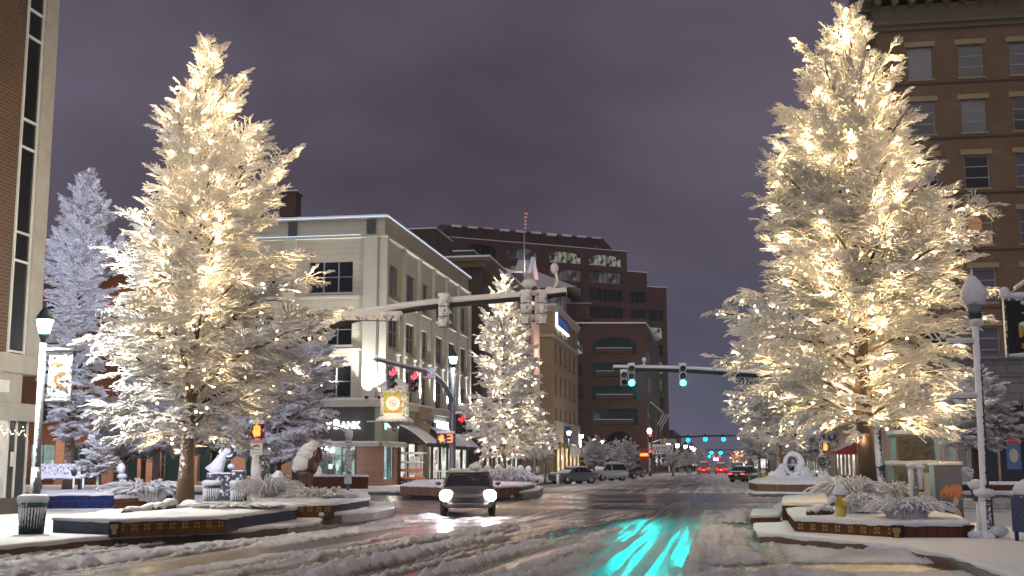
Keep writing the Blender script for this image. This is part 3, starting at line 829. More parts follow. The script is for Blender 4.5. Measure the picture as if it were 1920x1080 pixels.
# sweeping tracks of cars turning towards the lower left
def berm(poly,wd,h,amt=1.0):
    global snow,hgt
    d=pdist(Xg,Yg,poly); k=np.exp(-(d/wd)**2); snow=snow+k*amt; hgt=hgt+k*h*(.25+1.5*np.clip(cl-.25,0,1)+.5*cl2)
def rut(poly,wd,amt=.6,soft=.5):
    global snow,hgt
    d=pdist(Xg,Yg,poly); k=1-sst(wd*(1-soft),wd,d); snow=snow-k*amt
    hgt=hgt*(1-.8*k)
left=sst(tval(1010,1080),tval(820,1080),tx_) if False else (1-sst(tval(700,1080),tval(1000,1080),tx_))
left=left*(1-sst(36,44,sx_))
snow=snow*(1-.45*left)+.36*.45*left
def sdist(X,Y,poly):
    d=np.full(X.shape,1e9)
    for a,b in zip(poly,poly[1:]):
        ax,ay=a[0],a[1]; bx,by=b[0]-ax,b[1]-ay; L=math.hypot(bx,by); q=np.clip(((X-ax)*bx+(Y-ay)*by)/(L*L),0,1)
        e=np.hypot(X-ax-bx*q,Y-ay-by*q); sg=np.sign(bx*(Y-ay)-by*(X-ax)); d=np.where(e<np.abs(d),e*sg,d)
    return d
sw=sdist(Xg,Yg,gp((-600,1180),(300,1110),(560,1060),(760,1020),(900,995),(1040,972),(1200,940)))
tr=.5*vnoise(sw*3.1,sx_*.05,61)+.5*vnoise(sw*8.5,sx_*.09,62); lw=(1-sst(tval(900,1080),tval(1120,1080),tx_))*(1-sst(38,46,sx_))
snow+=lw*(sst(.35,.65,tr)-.5)*.75; hgt+=lw*(sst(.4,.7,tr))*.022
rut(gp((-260,1120),(0,1082),(300,1050),(600,1018),(820,988),(980,965)),1.15,.22)
rut(gp((300,1110),(560,1060),(760,1020),(900,995),(1040,972)),.42,.42)
rut(gp((640,1120),(800,1072),(930,1035),(1040,1003),(1130,975)),.34,.45)
rut(gp((760,1120),(900,1075),(1000,1040),(1090,1003),(1160,972)),.26,.45)
berm(gp((-300,1100),(-60,1071),(100,1052),(300,1034),(500,1015),(640,1000),(740,980),(830,962)),.40,.07,.7)
berm(gp((-300,1108),(0,1078),(160,1055),(330,1035)),.26,.07,.55)
berm(gp((480,1120),(600,1082),(700,1058),(800,1038),(880,1020),(940,1008)),.26,.12,.60)
berm(gp((800,1085),(880,1060),(950,1036),(1010,1012),(1080,985)),.24,.09,.5)
for q_ in range(7):
    x_=330+q_*95; berm(gp((x_,1110),(x_+150,1066),(x_+310,1026),(x_+450,990)),.07,.035,.30)
berm(gp((600,1045),(760,1018),(900,998),(960,985)),.22,.09,.4)
berm(gp((960,1100),(1040,1062),(1110,1020)),.18,.08,.3)
berm(gp((1330,1120),(1300,1060),(1330,1010),(1372,968),(1400,950)),.45,.05,.3)
berm(gp((1700,1120),(1560,1078),(1500,1075),(1420,1060),(1380,1030)),.26,.06,.6)
berm(gp((1560,1044),(1650,1040),(1740,1047),(1800,1062)),.24,.13,.7)
# wheel-polished strips under the green signals
wob=fbm(sx_*.08,tx_*.0+3.3,2,5)*.5
sk=.24*vnoise((tx_+wob)*2.6,sx_*.05,90)+.36*vnoise((tx_+wob)*8,sx_*.07,91)+.40*vnoise((tx_+wob)*17,sx_*.20,92)+.16*(cl2-.5)+.25*(big-.5)
hard=sst(.45,.52,sk)*.60; hgt=hgt*(1-.85*band*(1-sst(60,68,sx_))); bm_=band*(1-sst(60,68,sx_)); snow=snow*(1-bm_*.94)+(hard+.06*(cl2-.5))*bm_*.94
for b,wd in ((1128,.17),(1168,.20),(1205,.16),(1236,.26)):
    t=tval(b,1080)+ (vnoise(sx_*.12,sx_*0+b)-.5)*.25; snow-=.22*np.exp(-((tx_-t)/(wd*.45))**2)*(1-sst(62,70,sx_))
# cross street beyond the island
cz=sst(44,49,sx_)*(1-sst(70,74,sx_))*(1-.9*band*(1-sst(56,62,sx_))); snow=snow*(1-cz)+cz*(.27+(crs-.5)*1.2+(cl-.5)*.8)
snow+=cz*sst(tval(1350,945),tval(1420,945),tx_)*.36
# right-hand cross street, far kerb
# far street
fz=sst(73,77,sx_); snow=snow*(1-fz)+fz*(.47+(stk-.5)*1.2+(big-.5)*1.1+(cl-.5)*.3)
p1=[G(760,925),G(985,925),G(1200,897),G(1260,886)]
snow+=fz*np.exp(-(pdist(Xg,Yg,p1)/2.2)**2)*.6
p2=[G(1420,925),G(1360,900),G(1350,885)]
snow+=fz*np.exp(-(pdist(Xg,Yg,p2)/3.0)**2)*.6
# meltwater pool beside the right kerb
pc=G(1600,1061); pd=np.hypot((Xg-pc.x)/2.7,(Yg-pc.y)/1.05)+(cl-.5)*.25; pool=1-sst(.85,1.0,pd); snow=snow*(1-pool); hgt*=1-pool
pc=G(1395,985); pd=np.hypot((Xg-pc.x)/.7,(Yg-pc.y)/2.2)+(cl-.5)*.3; pool=1-sst(.8,1.0,pd); snow=snow*(1-pool)+.1*pool; hgt*=1-pool
snow=np.clip(snow,0,1.3)
hgt=hgt+np.clip(snow-.35,0,.8)*.05+np.clip(snow-.4,0,.5)*(cl-.5)*.07
chunk=np.clip(cl2*.6+cl*.6-.50,0,1); hgt=hgt+sst(.30,.75,snow)*chunk*.15*(1-ap*.8)*(.35+.65*sst(.0,.08,hgt))
hgt=np.clip(hgt-.02,0,.34)*(1-sst(60,130,Yg)*.6)
dirt=np.clip(1.15-snow*.95-ap*.35-left*.10,0,1)
berm_l=np.exp(-(pdist(Xg,Yg,gp((-300,1090),(-60,1063),(100,1045),(300,1027),(500,1008),(640,994)))/.9)**2); dirt=dirt*(1-.6*berm_l)
nr=len(rows); me=bpy.data.meshes.new('road')
me.vertices.add(nr*NC); me.vertices.foreach_set('co',np.stack([Xg,Yg,hgt-.05],-1).reshape(-1))
ii=(np.arange(nr-1)[:,None]*NC+np.arange(NC-1)[None,:]); q=np.stack([ii,ii+1,ii+NC+1,ii+NC],-1).reshape(-1)
nf=(nr-1)*(NC-1); me.loops.add(nf*4); me.loops.foreach_set('vertex_index',q.astype(np.int32)); me.polygons.add(nf)
me.polygons.foreach_set('loop_start',np.arange(nf,dtype=np.int32)*4); me.polygons.foreach_set('loop_total',np.full(nf,4,dtype=np.int32)); me.polygons.foreach_set('use_smooth',np.ones(nf,dtype=bool))
for nm,ar in (('snow',snow),('dirt',dirt)):
    at=me.attributes.new(nm,'FLOAT','POINT'); at.data.foreach_set('value',ar.reshape(-1).astype(np.float32))
t=NT('road_surface'); v=t.co()
a1=t.n('ShaderNodeAttribute',attribute_name='snow'); a2=t.n('ShaderNodeAttribute',attribute_name='dirt')
nz=t.noise(34,5,v,.7); nz2=t.noise(7,4,v,.6)
s_=t.math('ADD',a1.outputs['Fac'],t.math('MULTIPLY',t.math('SUBTRACT',nz,.5),1.15)); s_=t.math('ADD',s_,t.math('MULTIPLY',t.math('SUBTRACT',nz2,.5),.35))
thin=t.ramp(s_,[(.33,0.0),(.43,1.0)]); full=t.ramp(s_,[(.52,0.0),(.80,1.0)])
asph=t.mix(nz2,(.014,.013,.015),(.036,.032,.033))
slush=t.mix(t.ramp(nz,[(.32,0.0),(.68,1.0)]),(.07,.058,.05),(.46,.41,.37)); white=t.mix(a2.outputs['Fac'],(.74,.75,.78),(.40,.35,.31))
c=t.mix(thin,asph,slush); c=t.mix(full,c,white)
b=t.bsdf(c,.4,bump=t.math('ADD',t.math('MULTIPLY',t.math('MAXIMUM',s_,.40),.9),t.math('MULTIPLY',t.math('MULTIPLY',t.noise(60,3,v),.28),t.math('ADD',thin,.10))),bs=1.0,bd=.05)
ro=t.mix(thin,t.mix(nz,.18,.40),.55); ro=t.mix(full,ro,.62); t.l(ro,b.inputs['Roughness']); b.inputs['Specular IOR Level'].default_value=.7
me.materials.append(MT['road_surface']); me.update()
props(obj('road',me),kind='structure')
mb=MB(); mb.box(-1500,1500,-60,15.52,-.3,-.045);  mb.box(-1500,1500,299,4000,-.31,-.056)
for s in (-1,1):
    mb.add([(s*15.4*.56,15.4,-.056),(s*300*.56,301,-.056),(s*1500,301,-.056),(s*1500,15.4,-.056)],[(0,1,2,3) if s>0 else (3,2,1,0)])
props(mb.build('ground','snow_dirty'),kind='structure')
# ---------------------------------------------------------------- pavements (raised, snowed over) with stone kerbs
def pavement(name,poly,z=.15,kerb='curb_brown',th=.055,fine=True,seed=1,hump=0.0):
    poly=[(p[0],p[1]) for p in poly]; P=ccw(poly)
    o=strip(name,P,-.08,z,[kerb,kerb],None,top=1); props(o,kind='structure')
    # snow sheet: triangulated, softly rounded over the edge
    me=bpy.data.meshes.new('snow'); import bmesh
    bm=bmesh.new(); R0=resample(P,.25)
    c=sum(R0,Vector((0,0)))/len(R0); rnd=random.Random(seed)
    n=len(R0); nrm=[]
    for i in range(n):
        e=R0[(i+1)%n]-R0[i-1]; q=Vector((e.y,-e.x)); nrm.append(q/max(q.length,1e-6))
    jj=[rnd.uniform(-1,1) for _ in range(n)]; jj=[(jj[i-1]+jj[i]+jj[(i+1)%n])/3 for i in range(n)]
    lay=[(.0,-.03,1),(.02,th*.35,1),(.0,th*.85,.6),(-.07,th,.2)]
    rg=[]
    for off,dz,k in lay:
        rg.append([bm.verts.new((*(R0[i]+nrm[i]*(off+jj[i]*.03*k)),z+dz-(abs(jj[i])*.05 if dz<0 else 0))) for i in range(n)])
    for r in range(len(lay)-1):
        for i in range(n):
            k=(i+1)%n; bm.faces.new((rg[r][i],rg[r][k],rg[r+1][k],rg[r+1][i]))
    bm.faces.new(rg[-1]); 
    for f in bm.faces: f.smooth=True
    bm.to_mesh(me); bm.free(); me.materials.append(MT['snow']); so=obj('snow_cover',me,o)
    return o
snowy('bark_dark',(.045,.026,.018),.24,12)
# ---------------------------------------------------------------- the four lit trees and the others
lt=G(355,948,.62); 
rowsL=[(72,372,378),(90,362,392),(130,335,430),(150,312,458),(180,305,440),(205,262,445),(235,290,500),(270,288,520),(320,264,535),(345,270,525),(390,240,530),(440,200,560),(490,180,570),(540,205,615),(590,190,640),(640,172,625),(700,140,575),(760,142,560),(800,165,490),(835,215,450)]
tab=outline(32,357,rowsL)
tree('snowy_street_tree','tall snow-covered tree wound with warm lights in the left front planter',(lt.x,32,.55),13,tab,nl=104,trunk=.19,fgap=.22,lowcut=.65,smax=1.3,seed=1,group='street trees wound with warm lights',bulbs=300,lights=300,lp=5.8,sp=.35,
     strlabel='warm string lights in the tall tree of the left front planter',lean=.2,lcol=(1,.70,.36))
rt=W(1628,930,31)
rowsR=[(12,1612,1618),(40,1570,1650),(80,1520,1668),(110,1480,1690),(140,1468,1730),(165,1480,1725),(200,1478,1700),(240,1445,1715),(275,1440,1745),(320,1436,1800),(370,1430,1812),(400,1418,1850),(450,1415,1860),(500,1400,1872),(540,1382,1895),(580,1365,1880),(640,1380,1870),(700,1385,1880),(740,1400,1885),(780,1430,1850),(820,1480,1790)]
tab=outline(31,1620,rowsR)
tree('snowy_street_tree','largest snow-covered tree with warm lights standing in the planter with the yellow hydrant',(rt.x,31,.55),13.6,tab,nl=118,trunk=.23,fgap=.42,smax=1.3,trunk_mat='bark_dark',seed=4,group='street trees wound with warm lights',bulbs=340,lights=340,lp=7.0,sp=.35,
     strlabel='warm string lights in the largest tree above the yellow hydrant',lcol=(1,.68,.32))
def lean_rows(px,cx,Y,rows): return outline(Y,cx,rows)
m=W(944,905,73)
rowsM=[(512,936,942),(540,915,962),(560,910,970),(600,895,985),(640,890,1000),(690,878,1012),(730,872,1020),(770,862,1035),(810,858,1046),(840,868,1040),(862,890,1010)]
tab=outline(73,942,rowsM)
tree('snowy_street_tree','snow-covered lit tree in the pinkish planter behind the oncoming car',(m.x,73,.5),13,tab,nl=80,trunk=.17,seed=9,group='street trees wound with warm lights',bulbs=300,lights=150,lp=12,sp=.35,thick=1.5,smax=1.3,bulbr=.055,
     strlabel='warm string lights in the tree behind the oncoming car',bulbmat='bulb_far')
m=W(1463,902,80)
rowsN=[(540,1440,1470),(580,1400,1500),(630,1370,1530),(690,1352,1550),(740,1346,1565),(780,1352,1570),(815,1380,1560),(838,1420,1530)]
tab=outline(80,1463,rowsN)
tree('snowy_street_tree','snow-covered lit tree standing behind the planter with the ring-shaped sculpture',(m.x,80,.5),12,tab,nl=80,trunk=.2,seed=12,group='street trees wound with warm lights',bulbs=300,lights=150,lp=12,sp=.32,thick=1.6,smax=1.4,bulbr=.06,
     strlabel='warm string lights in the tree behind the ring-shaped sculpture',bulbmat='bulb_far')
# unlit trees
def plain(label,px,pyb,Y,rows,seed,trunk=.16,nl=60,sp=.3,thick=1.3,smax=1.2,elev=(10,40,66),zb=.2,group='snow-covered trees without lights',lean=0,name='snowy_tree',tm='bark_snow',crown0=None,sm='snow_twigs'):
    b=W(px,pyb,Y); return tree(name,label,(b.x,Y,zb),9,outline(Y,px,rows),nl=nl,trunk=trunk,seed=seed,group=group,sp=sp,thick=thick,smax=smax,elev=elev,lean=lean,trunk_mat=tm,crown0=crown0,spraymat=sm)
plain('tall bluish snow-covered tree between the brick tower and the left lit tree',128,900,52,[(318,120,140),(360,95,165),(420,85,190),(470,75,200),(540,70,190),(600,70,180),(660,68,175),(720,70,185),(780,80,190),(830,100,170)],21,.2,95,.26,1.3,1.25)
plain('wide grey snow-covered tree beside the bank sign, its branches spreading over the dark sculpture',520,900,60,[(585,560,610),(620,520,620),(660,480,632),(700,470,628),(740,440,628),(780,430,612),(815,420,640),(840,430,650),(860,450,600)],23,.2,75,.28,1.3,1.25,(5,30,60))
plain('mauve snow-covered tree behind the blue tiled wall, left one of two',232,900,62,[(740,190,280),(770,180,310),(800,178,330),(830,185,340),(850,200,330)],25,.14,44,.28,1.2,1.0,(10,30,55))
plain('mauve snow-covered tree with a thick black trunk behind the blue tiled wall',292,900,58,[(700,230,345),(740,215,360),(780,210,375),(815,220,370),(845,240,350)],27,.2,50,.28,1.2,1.0,(10,30,55),tm='bark')
plain('grey snow-covered tree behind the trunk of the left lit tree',400,900,66,[(730,360,480),(780,350,500),(820,345,500),(850,360,470)],29,.16,44,.3,1.2,1.0,(5,25,50),tm='bark')
plain('bluish snow-covered tree with a forked dark trunk in front of the bronze shop windows',1832,905,62,[(690,1790,1870),(730,1765,1900),(780,1752,1915),(815,1750,1912),(840,1775,1900)],31,.14,55,.26,1.2,1.2,(8,30,55),tm='bark')
plain('bare snow-covered sapling beside the parked silver sedan',1022,900,95,[(800,1005,1040),(830,985,1050),(860,1000,1045)],33,.08,20,.3,1.4,1.0,(20,45,70),tm='bark_snow')
plain('pale snow-covered tree behind the white parked car',1114,895,118,[(820,1100,1125),(835,1092,1150),(860,1092,1145),(874,1100,1135)],35,.12,34,.4,1.9,1.5,(10,35,60))
plain('violet snow-covered tree in front of the brick arch',1170,890,135,[(822,1155,1190),(840,1142,1200),(862,1142,1200),(878,1150,1190)],37,.12,40,.42,2.0,1.6,(10,35,60))
for k,(px,Y,l,ww) in enumerate(((1262,150,'small snow-covered tree under the row of far white lamps, nearest one',18),(1290,190,'small snow-covered tree under the row of far white lamps, middle one',14),(1312,230,'small snow-covered tree under the row of far white lamps, farthest one',12))):
    plain(l,px,888,Y,[(842,px-ww*.6,px+ww*.6),(855,px-ww,px+ww),(870,px-ww,px+ww)],41+k,.1,22,.6,2.6,2.0,(20,45,70))
plain('white snow-covered tree lit by street lamps behind the black sedan on the right',1425,900,100,[(800,1400,1450),(830,1385,1460),(860,1390,1455)],47,.14,46,.34,1.6,1.4,(10,35,60))
plain('white snow-covered tree in front of the red awning, behind the ring-shaped sculpture',1510,900,98,[(790,1480,1535),(820,1470,1555),(850,1475,1550),(862,1490,1535)],49,.12,46,.34,1.6,1.4,(5,30,60))
# far tree wound with orange lights
b=W(1386,880,170); 
tree('orange_lit_tree','far tree glowing orange with lights on the right kerb',(b.x,170,0),6,outline(170,1386,[(845,1380,1390),(855,1370,1398),(868,1368,1402)]),nl=24,trunk=.12,seed=55,sp=.5,thick=2.0,smax=1.6,bulbs=120,lights=12,lp=16,lcol=(1,.25,.08),bulbr=.10,strlabel='orange string lights glowing in the far tree',bulbmat='bulb_orange')
# sapling near the blue wall
b=W(182,912,44)
tree('sapling','little bare sapling coated in snow behind the blue tiled wall',(b.x,44,.75),2.6,outline(44,182,[(825,176,188),(850,165,200),(870,158,205),(890,152,208)]),nl=16,trunk=.035,seed=61,sp=.25,thick=1.15,smax=.5,elev=(15,35,60),trunk_mat='snow')

# ================================================================ pavements
plaza=[W(-900,1100,16),G(-260,1062,.15),G(-80,1036,.15),G(0,1027,.15),G(160,1010,.15),G(330,1002,.15),G(450,995,.15),G(540,987,.15),G(598,980,.15),G(604,974,.15),G(585,970,.15),
       G(650,968,.15),G(700,964,.15),G(738,956,.15),G(741,950,.15),G(715,944,.15),G(650,934,.15),G(400,930,.15),W(-900,930,58),]
pavement('plaza_pavement',plaza,.15,seed=2)
bankp=[G(-1200,924.5,.15),G(600,921.5,.15),G(745,921.5,.15),G(770,928,.15),G(880,932,.15),G(960,931,.15),G(1003,927,.15),G(1012,921,.15),G(985,915,.15),G(1000,911,.15),G(1015,905,.15),G(1100,897,.15),G(1165,891,.15),G(1215,886,.15),G(1290,876,.15),W(1200,870,420),W(-2600,870,420)]
pavement('far_pavement',bankp,.15,'curb_grey',seed=3)
rp=[G(1412,984,.15),G(1416,996,.15),G(1424,1002,.15),G(1510,1009,.15),G(1600,1018,.15),G(1700,1028,.15),G(1780,1044,.15),G(1880,1076,.15),G(2000,1125,.15),G(2400,1180,.15),G(2500,1010,.15),G(2000,996,.15),G(1850,990,.15),G(1800,975,.15),G(1720,955,.15),G(1640,943,.15),G(1560,938,.15),G(1470,940,.15),G(1450,950,.15),G(1462,965,.15),G(1470,982,.15)]
pavement('corner_pavement',rp,.15,seed=4)
farr=[G(1404,921,.15),G(1412,925,.15),G(1600,927,.15),G(1760,926,.15),G(2600,930,.15),W(3000,900,200),W(1500,870,420),G(1362,876,.15),G(1385,886,.15),G(1432,897,.15),G(1436,908,.15),G(1404,913,.15)]
pavement('right_pavement',farr,.15,'curb_grey',seed=5)
# low steps beside the planters
def low_wall(label,poly,z0,z1,mat='curb_brown',snow=.08,name='low_wall'):
    P=ccw(xy(*poly)); t=thing(name,label,'low wall',(0,0,0))
    strip('wall',P,z0,z1,[mat,mat],t,top=1); m=MB(); slab(m,P,z1,snow,.03); m.build('snow','snow',t); return t
low_wall('low brown stone step under snow left of the hydrant planter',[G(1408,981,.02),G(1464,981,.02),G(1462,968,.02),G(1412,968,.02)],0,.20,snow=.07)
low_wall('low grey kerb bench under snow curving round the planter with the pink sculpture',[G(598,983,.02),G(640,981,.02),G(700,975,.02),G(738,967,.02),G(742,959,.02),G(722,955,.02),G(690,962,.02),G(640,972,.02)],0,.27,'curb_grey')
low_wall('low kerb bench under snow at the foot of the planter with the lit tree',[G(918,937,.02),G(980,935,.02),G(1010,931,.02),G(1018,923,.02),G(960,922,.02)],0,.32,'curb_grey')
# ================================================================ tiled planters
def planter(label,poly,z1,mats,mi,flowers=(),z0=.16,th=.07,hump=.8,posts=(),name='planter'):
    "poly given counter-clockwise seen from above is not needed; mi: material per edge"
    P=[(p[0],p[1]) for p in poly]
    a=sum(P[i][0]*P[(i+1)%len(P)][1]-P[(i+1)%len(P)][0]*P[i][1] for i in range(len(P)))
    if a<0: raise Exception('planter order '+label)
    t=thing(name,label,'planter',(0,0,0))
    strip('tiled_wall',P,z0,z1,mats+['curb_brown'],t,mi=mi,top=len(mats))
    if flowers:
        m=MB()
        for e,n in flowers:
            A=Vector(P[e]); B=Vector(P[e+1]); L=(B-A).length; u=(B-A)/L; ph=math.atan2(u.y,u.x); nn=Vector((u.y,-u.x))
            for k in range(n):
                c=A+u*(L*(k+.5)/n)+nn*.004; z=z1-.135
                for sx_,sz_ in ((-1,-1),(1,-1),(-1,1),(1,1)):
                    q=c+u*sx_*.042; m.bx((q.x,q.y,z+sz_*.042),(.05,.012,.05),ph)
                m.bx((c.x,c.y,z),(.022,.012,.022),ph)
        m.build('flower_tiles','tile_gold',t)
    if posts:
        m=MB()
        for i in posts:
            p=P[i]; q=P[i-1]; r=P[(i+1)%len(P)]; u=(Vector(r)-Vector(q)).normalized(); m.bx((p[0],p[1],(z0+z1)/2),(.22,.16,z1-z0),math.atan2(u.y,u.x))
        m.build('corner_tiles','tile_brown',t)
        m=MB()
        for i in posts:
            p=P[i]; q=P[i-1]; r=P[(i+1)%len(P)]; u=(Vector(r)-Vector(q)).normalized(); c=Vector(p)+Vector((u.y,-u.x))*.081
            m.bx((c.x,c.y,z1-.10),(.17,.012,.10),math.atan2(u.y,u.x)); m.bx((c.x,c.y,z0+.12),(.10,.012,.12),math.atan2(u.y,u.x))
        m.build('gold_tiles','tile_gold',t)
    m=MB(); slab(m,P,z1,th,.035,hump=hump,rough=.02,seed=len(label)); m.build('snow','snow',t)
    return t
planter('long low planter with brown flower tiles and slate tiles around the left lit tree',
  [G(98,1003,.15),G(214,1008,.15),G(424,999,.15),G(556,977,.15),G(520,942,.52),G(345,945,.52),G(240,955,.52),G(115,971,.52)],.49,['tile_slate','tile_brown'],[0,1,0,0,0,0,0,1],flowers=((1,9),),posts=(1,))
planter('tiled planter in front of the bank with the pink snow-covered sculpture',
  [G(470,978,.15),G(556,974,.15),G(622,974,.15),G(692,961,.15),G(688,944,.15),G(640,934,.35),G(480,934,.35)],.57,['tile_slate','tile_brown'],[1,1,0,0,0,0,1],flowers=((0,4),(1,4)))
planter('blue tiled planter wall behind the left lamp post',
  [G(60,957,.15),G(212,956,.15),G(214,946,.15),G(60,946,.15)],.66,['tile_blue','tile_brown'],[0,0,0,0],hump=.3)
planter('short brown tiled planter at the end of the blue tiled wall',
  [G(213,957,.15),G(277,954,.15),G(279,947,.15),G(323,952,.15),G(323,944,.15),G(214,942,.15)],.56,['tile_brown'],[0]*6,hump=1.2)
planter('reddish tiled planter with the yellow hydrant and the largest lit tree',
  [G(1491,1001,.15),G(1684,1013,.15),G(1818,1013,.15),G(1797,968,.52),G(1700,950,.52),G(1600,946,.52),G(1474,952,.52)],.46,['tile_brown','tile_maroon'],[0,1,1,1,0,0,1],flowers=((0,8),),posts=(1,2),th=.09,hump=.6)
planter('higher brown planter edge behind the hydrant, drifted with snow',
  [G(1466,944,.66),G(1560,944,.66),G(1640,944,.66),G(1640,935,.66),G(1560,930,.66),G(1470,932,.66)],.62,['tile_brown'],[0]*6,th=.09,hump=1.5)
planter('brown tiled planter with the ring-shaped sculpture across the junction',
  [G(1404,919,.15),G(1420,923,.15),G(1600,926,.15),G(1612,918,.15),G(1590,910,.15),G(1420,909,.15)],.62,['tile_tan'],[0]*6,hump=3)
planter('pinkish tiled planter at the foot of the lit tree behind the oncoming car',
  [G(750,928,.15),G(900,934,.15),G(978,930,.15),G(1002,924,.15),G(985,914,.15),G(780,914,.15)],.60,['tile_tan','tile_maroon'],[0,0,0,0,0,0],hump=2)
planter('low tan planter wall in front of the bronze shop windows',
  [W(1672,912,72),W(1790,912,71.5),W(1790,910,74),W(1672,910,74.5)],.62,['tile_tan'],[0]*4,hump=1,name='planter')
planter('long low planter under snow at the right edge before the bronze shop windows',
  [W(1795,912,69),W(2020,912,68),W(2020,910,72),W(1795,910,73)],.55,['tile_maroon'],[0]*4,hump=1)
planter('raised brown planter between the bank door and the pink sculpture',
  [W(560,915,74),W(690,915,73.5),W(690,912,76),W(560,912,76.5)],.95,['tile_maroon'],[0]*4,hump=.3)
# ================================================================ shrubs, logs, lumps
def at(px,py,Y): p=W(px,py,Y); return (p.x,p.y,p.z)
clump('ornamental_grass','mauve snow-bent grasses behind the brown end of the blue tiled wall',at(268,938,43),1.15,.75,230,1,thick=.028,sx=1.15,cat='ornamental grass',group='snow-bent grasses in the planters')
clump('ornamental_grass','small tuft of snow-bent grass on the blue tiled wall, left of the mauve grasses',at(212,934,43.5),.4,.5,70,2,thick=.024,cat='ornamental grass',group='snow-bent grasses in the planters')
clump('ornamental_grass','wiry snow-coated bush beside the signal pole with the security notice',at(500,945,39),1.0,.95,300,3,thick=.016,cat='shrub',group='snow-bent grasses in the planters')
clump('ornamental_grass','snow-bent grasses at the foot of the pink snow-covered sculpture',at(598,946,38.5),.85,.55,220,4,thick=.026,sx=1.3,cat='ornamental grass',group='snow-bent grasses in the planters')
clump('ornamental_grass','low spiky evergreen under snow at the right end of the left planter',at(455,952,32.2),1.25,.16,420,5,thick=.022,sx=1.35,cat='shrub',group='snow-bent grasses in the planters')
clump('ornamental_grass','arching straw grass behind the yellow hydrant',at(1590,948,30.2),.85,.75,300,6,thick=.016,cat='ornamental grass',group='snow-bent grasses in the planters',core=False)
clump('ornamental_grass','snow-coated grass between the hydrant and the tree trunk',at(1612,958,28.6),.62,.42,220,7,thick=.018,cat='ornamental grass',group='snow-bent grasses in the planters')
clump('ornamental_grass','thick white tuft of snow-bent grass in front of the twin pipes',at(1700,975,26.6),.80,.52,330,8,thick=.018,cat='ornamental grass',group='snow-bent grasses in the planters')
clump('ornamental_grass','grey snowy bush at the foot of the carved stone pillar',at(1668,940,36),.7,.6,160,9,thick=.02,cat='shrub',group='snow-bent grasses in the planters')
clump('ornamental_grass','small snowy bush in front of the bronze shop windows',at(1795,903,68),1.0,.9,130,10,thick=.04,cat='shrub',group='snow-bent grasses in the planters')
clump('ornamental_grass','round snowy bush in the planter behind the oncoming car',at(948,911,70),1.3,1.1,240,11,thick=.04,cat='shrub',group='snow-bent grasses in the planters')
clump('ornamental_grass','second round snowy bush in the planter behind the oncoming car, right of the first',at(972,911,70),1.0,.8,200,12,thick=.04,cat='shrub',group='snow-bent grasses in the planters')
def lumpy(name,label,cat,pts,mat='snow',seed=0,parent_mat=None):
    t=thing(name,label,cat,pts[0][0]); o=Vector(pts[0][0]); m=MB(); rn=random.Random(seed)
    for c,r in pts: m.ell(Vector(c)-o,r,14,9,jit=.05)
    m.build('snow',mat,t); return t
def log(label,a,b,r,seed=0):
    a=Vector(a);b=Vector(b); t=thing('fallen_log',label,'log',a); rn=random.Random(seed); K=9; P=[];Q=[]
    for k in range(K+1):
        p=(b-a)*k/K+Vector((0,0,math.sin(k*1.1+seed)*.03)); P.append(p); Q.append(p+Vector((0,0,r*.85)))
    m=MB(); m.tube(P,[r*(.9+.2*math.sin(k*2)) for k in range(K+1)],10); m.build('log','bark',t)
    m=MB(); m.tube(Q,[r*(.5 if k in(0,K) else rn.uniform(.85,1.15)) for k in range(K+1)],10); m.build('snow','snow',t)
log('snow-covered log lying in the left planter, near the blue wall',at(232,966,29.0),at(305,955,31),.10,1)
log('snow-covered log lying in the left planter, nearest the tree trunk',at(292,958,30.2),at(330,947,31.5),.11,2)
log('snow-covered piece of wood lying beside the yellow hydrant',at(1516,962,28),at(1560,959,28.4),.09,3)
lumpy('snow_drift','ragged drift of snow round the foot of the left lit tree','snow drift',[(at(355,951,31.7),(.26,.22,.20)),(at(346,954,31.5),(.16,.16,.12)),(at(366,955,31.5),(.15,.15,.11))])
lumpy('snow_bush','rounded snow-buried bush left of the pink sculpture','shrub',[(at(519,905,43),(.30,.3,.36)),(at(512,915,43),(.36,.3,.3)),(at(530,920,43),(.4,.3,.34)),(at(522,893,43),(.18,.18,.2)),(at(545,930,42),(.5,.4,.3))],seed=3)
lumpy('snow_pile','heap of ploughed snow in front of the ring sculpture planter','snow pile',[(at(1428,925,71),(1.0,.6,.28)),(at(1440,925,71),(.9,.6,.2))],seed=4)
# ================================================================ litter bins
def bin_(label,loc,r=.30,h=.88,proto=None):
    t=thing('litter_bin',label,'litter bin',loc,0,'slatted street litter bins')
    m=MB(); m.lathe([(r*.72,.02),(r*.80,.3),(r*.86,.62),(r*.86,.64)],20); m.build('liner','interior_dark',t)
    m=MB(); n=26
    for k in range(n):
        a=2*math.pi*k/n; c,s=math.cos(a),math.sin(a)
        m.tube([(c*r*.80,s*r*.80,.03),(c*r*.86,s*r*.86,.3),(c*r*.92,s*r*.92,.62)],.024,5)
    m.build('slats','can_snow',t)
    m=MB(); m.lathe([(r*.90,.60),(r*.98,.62),(r*1.02,.76),(r*1.06,.80),(r*.9,.83),(r*.7,.83)],22); m.build('rim','can_snow',t)
    m=MB(); rn=random.Random(3); prof=[(r*1.04,.72),(r*1.12,.79),(r*1.10,.85),(r*.9,.895),(r*.6,.885),(r*.3,.87),(.001,.86)]; m.lathe(prof,22)
    m.v=[(x*(1+rn.uniform(-.04,.04)),y*(1+rn.uniform(-.04,.04)),z+rn.uniform(-.012,.012)) for x,y,z in m.v]; m.build('snow','snow',t)
    return t
b0=bin_('green slatted litter bin under snow at the foot of the left lamp post',tuple(G(58,1004,.17)))
again(b0,at(395,949,42.2),.3,'slatted litter bin under snow directly right of the left tree trunk')
again(b0,at(447,949,42.2),.7,'slatted litter bin under snow beside the signal pole, right of its twin')
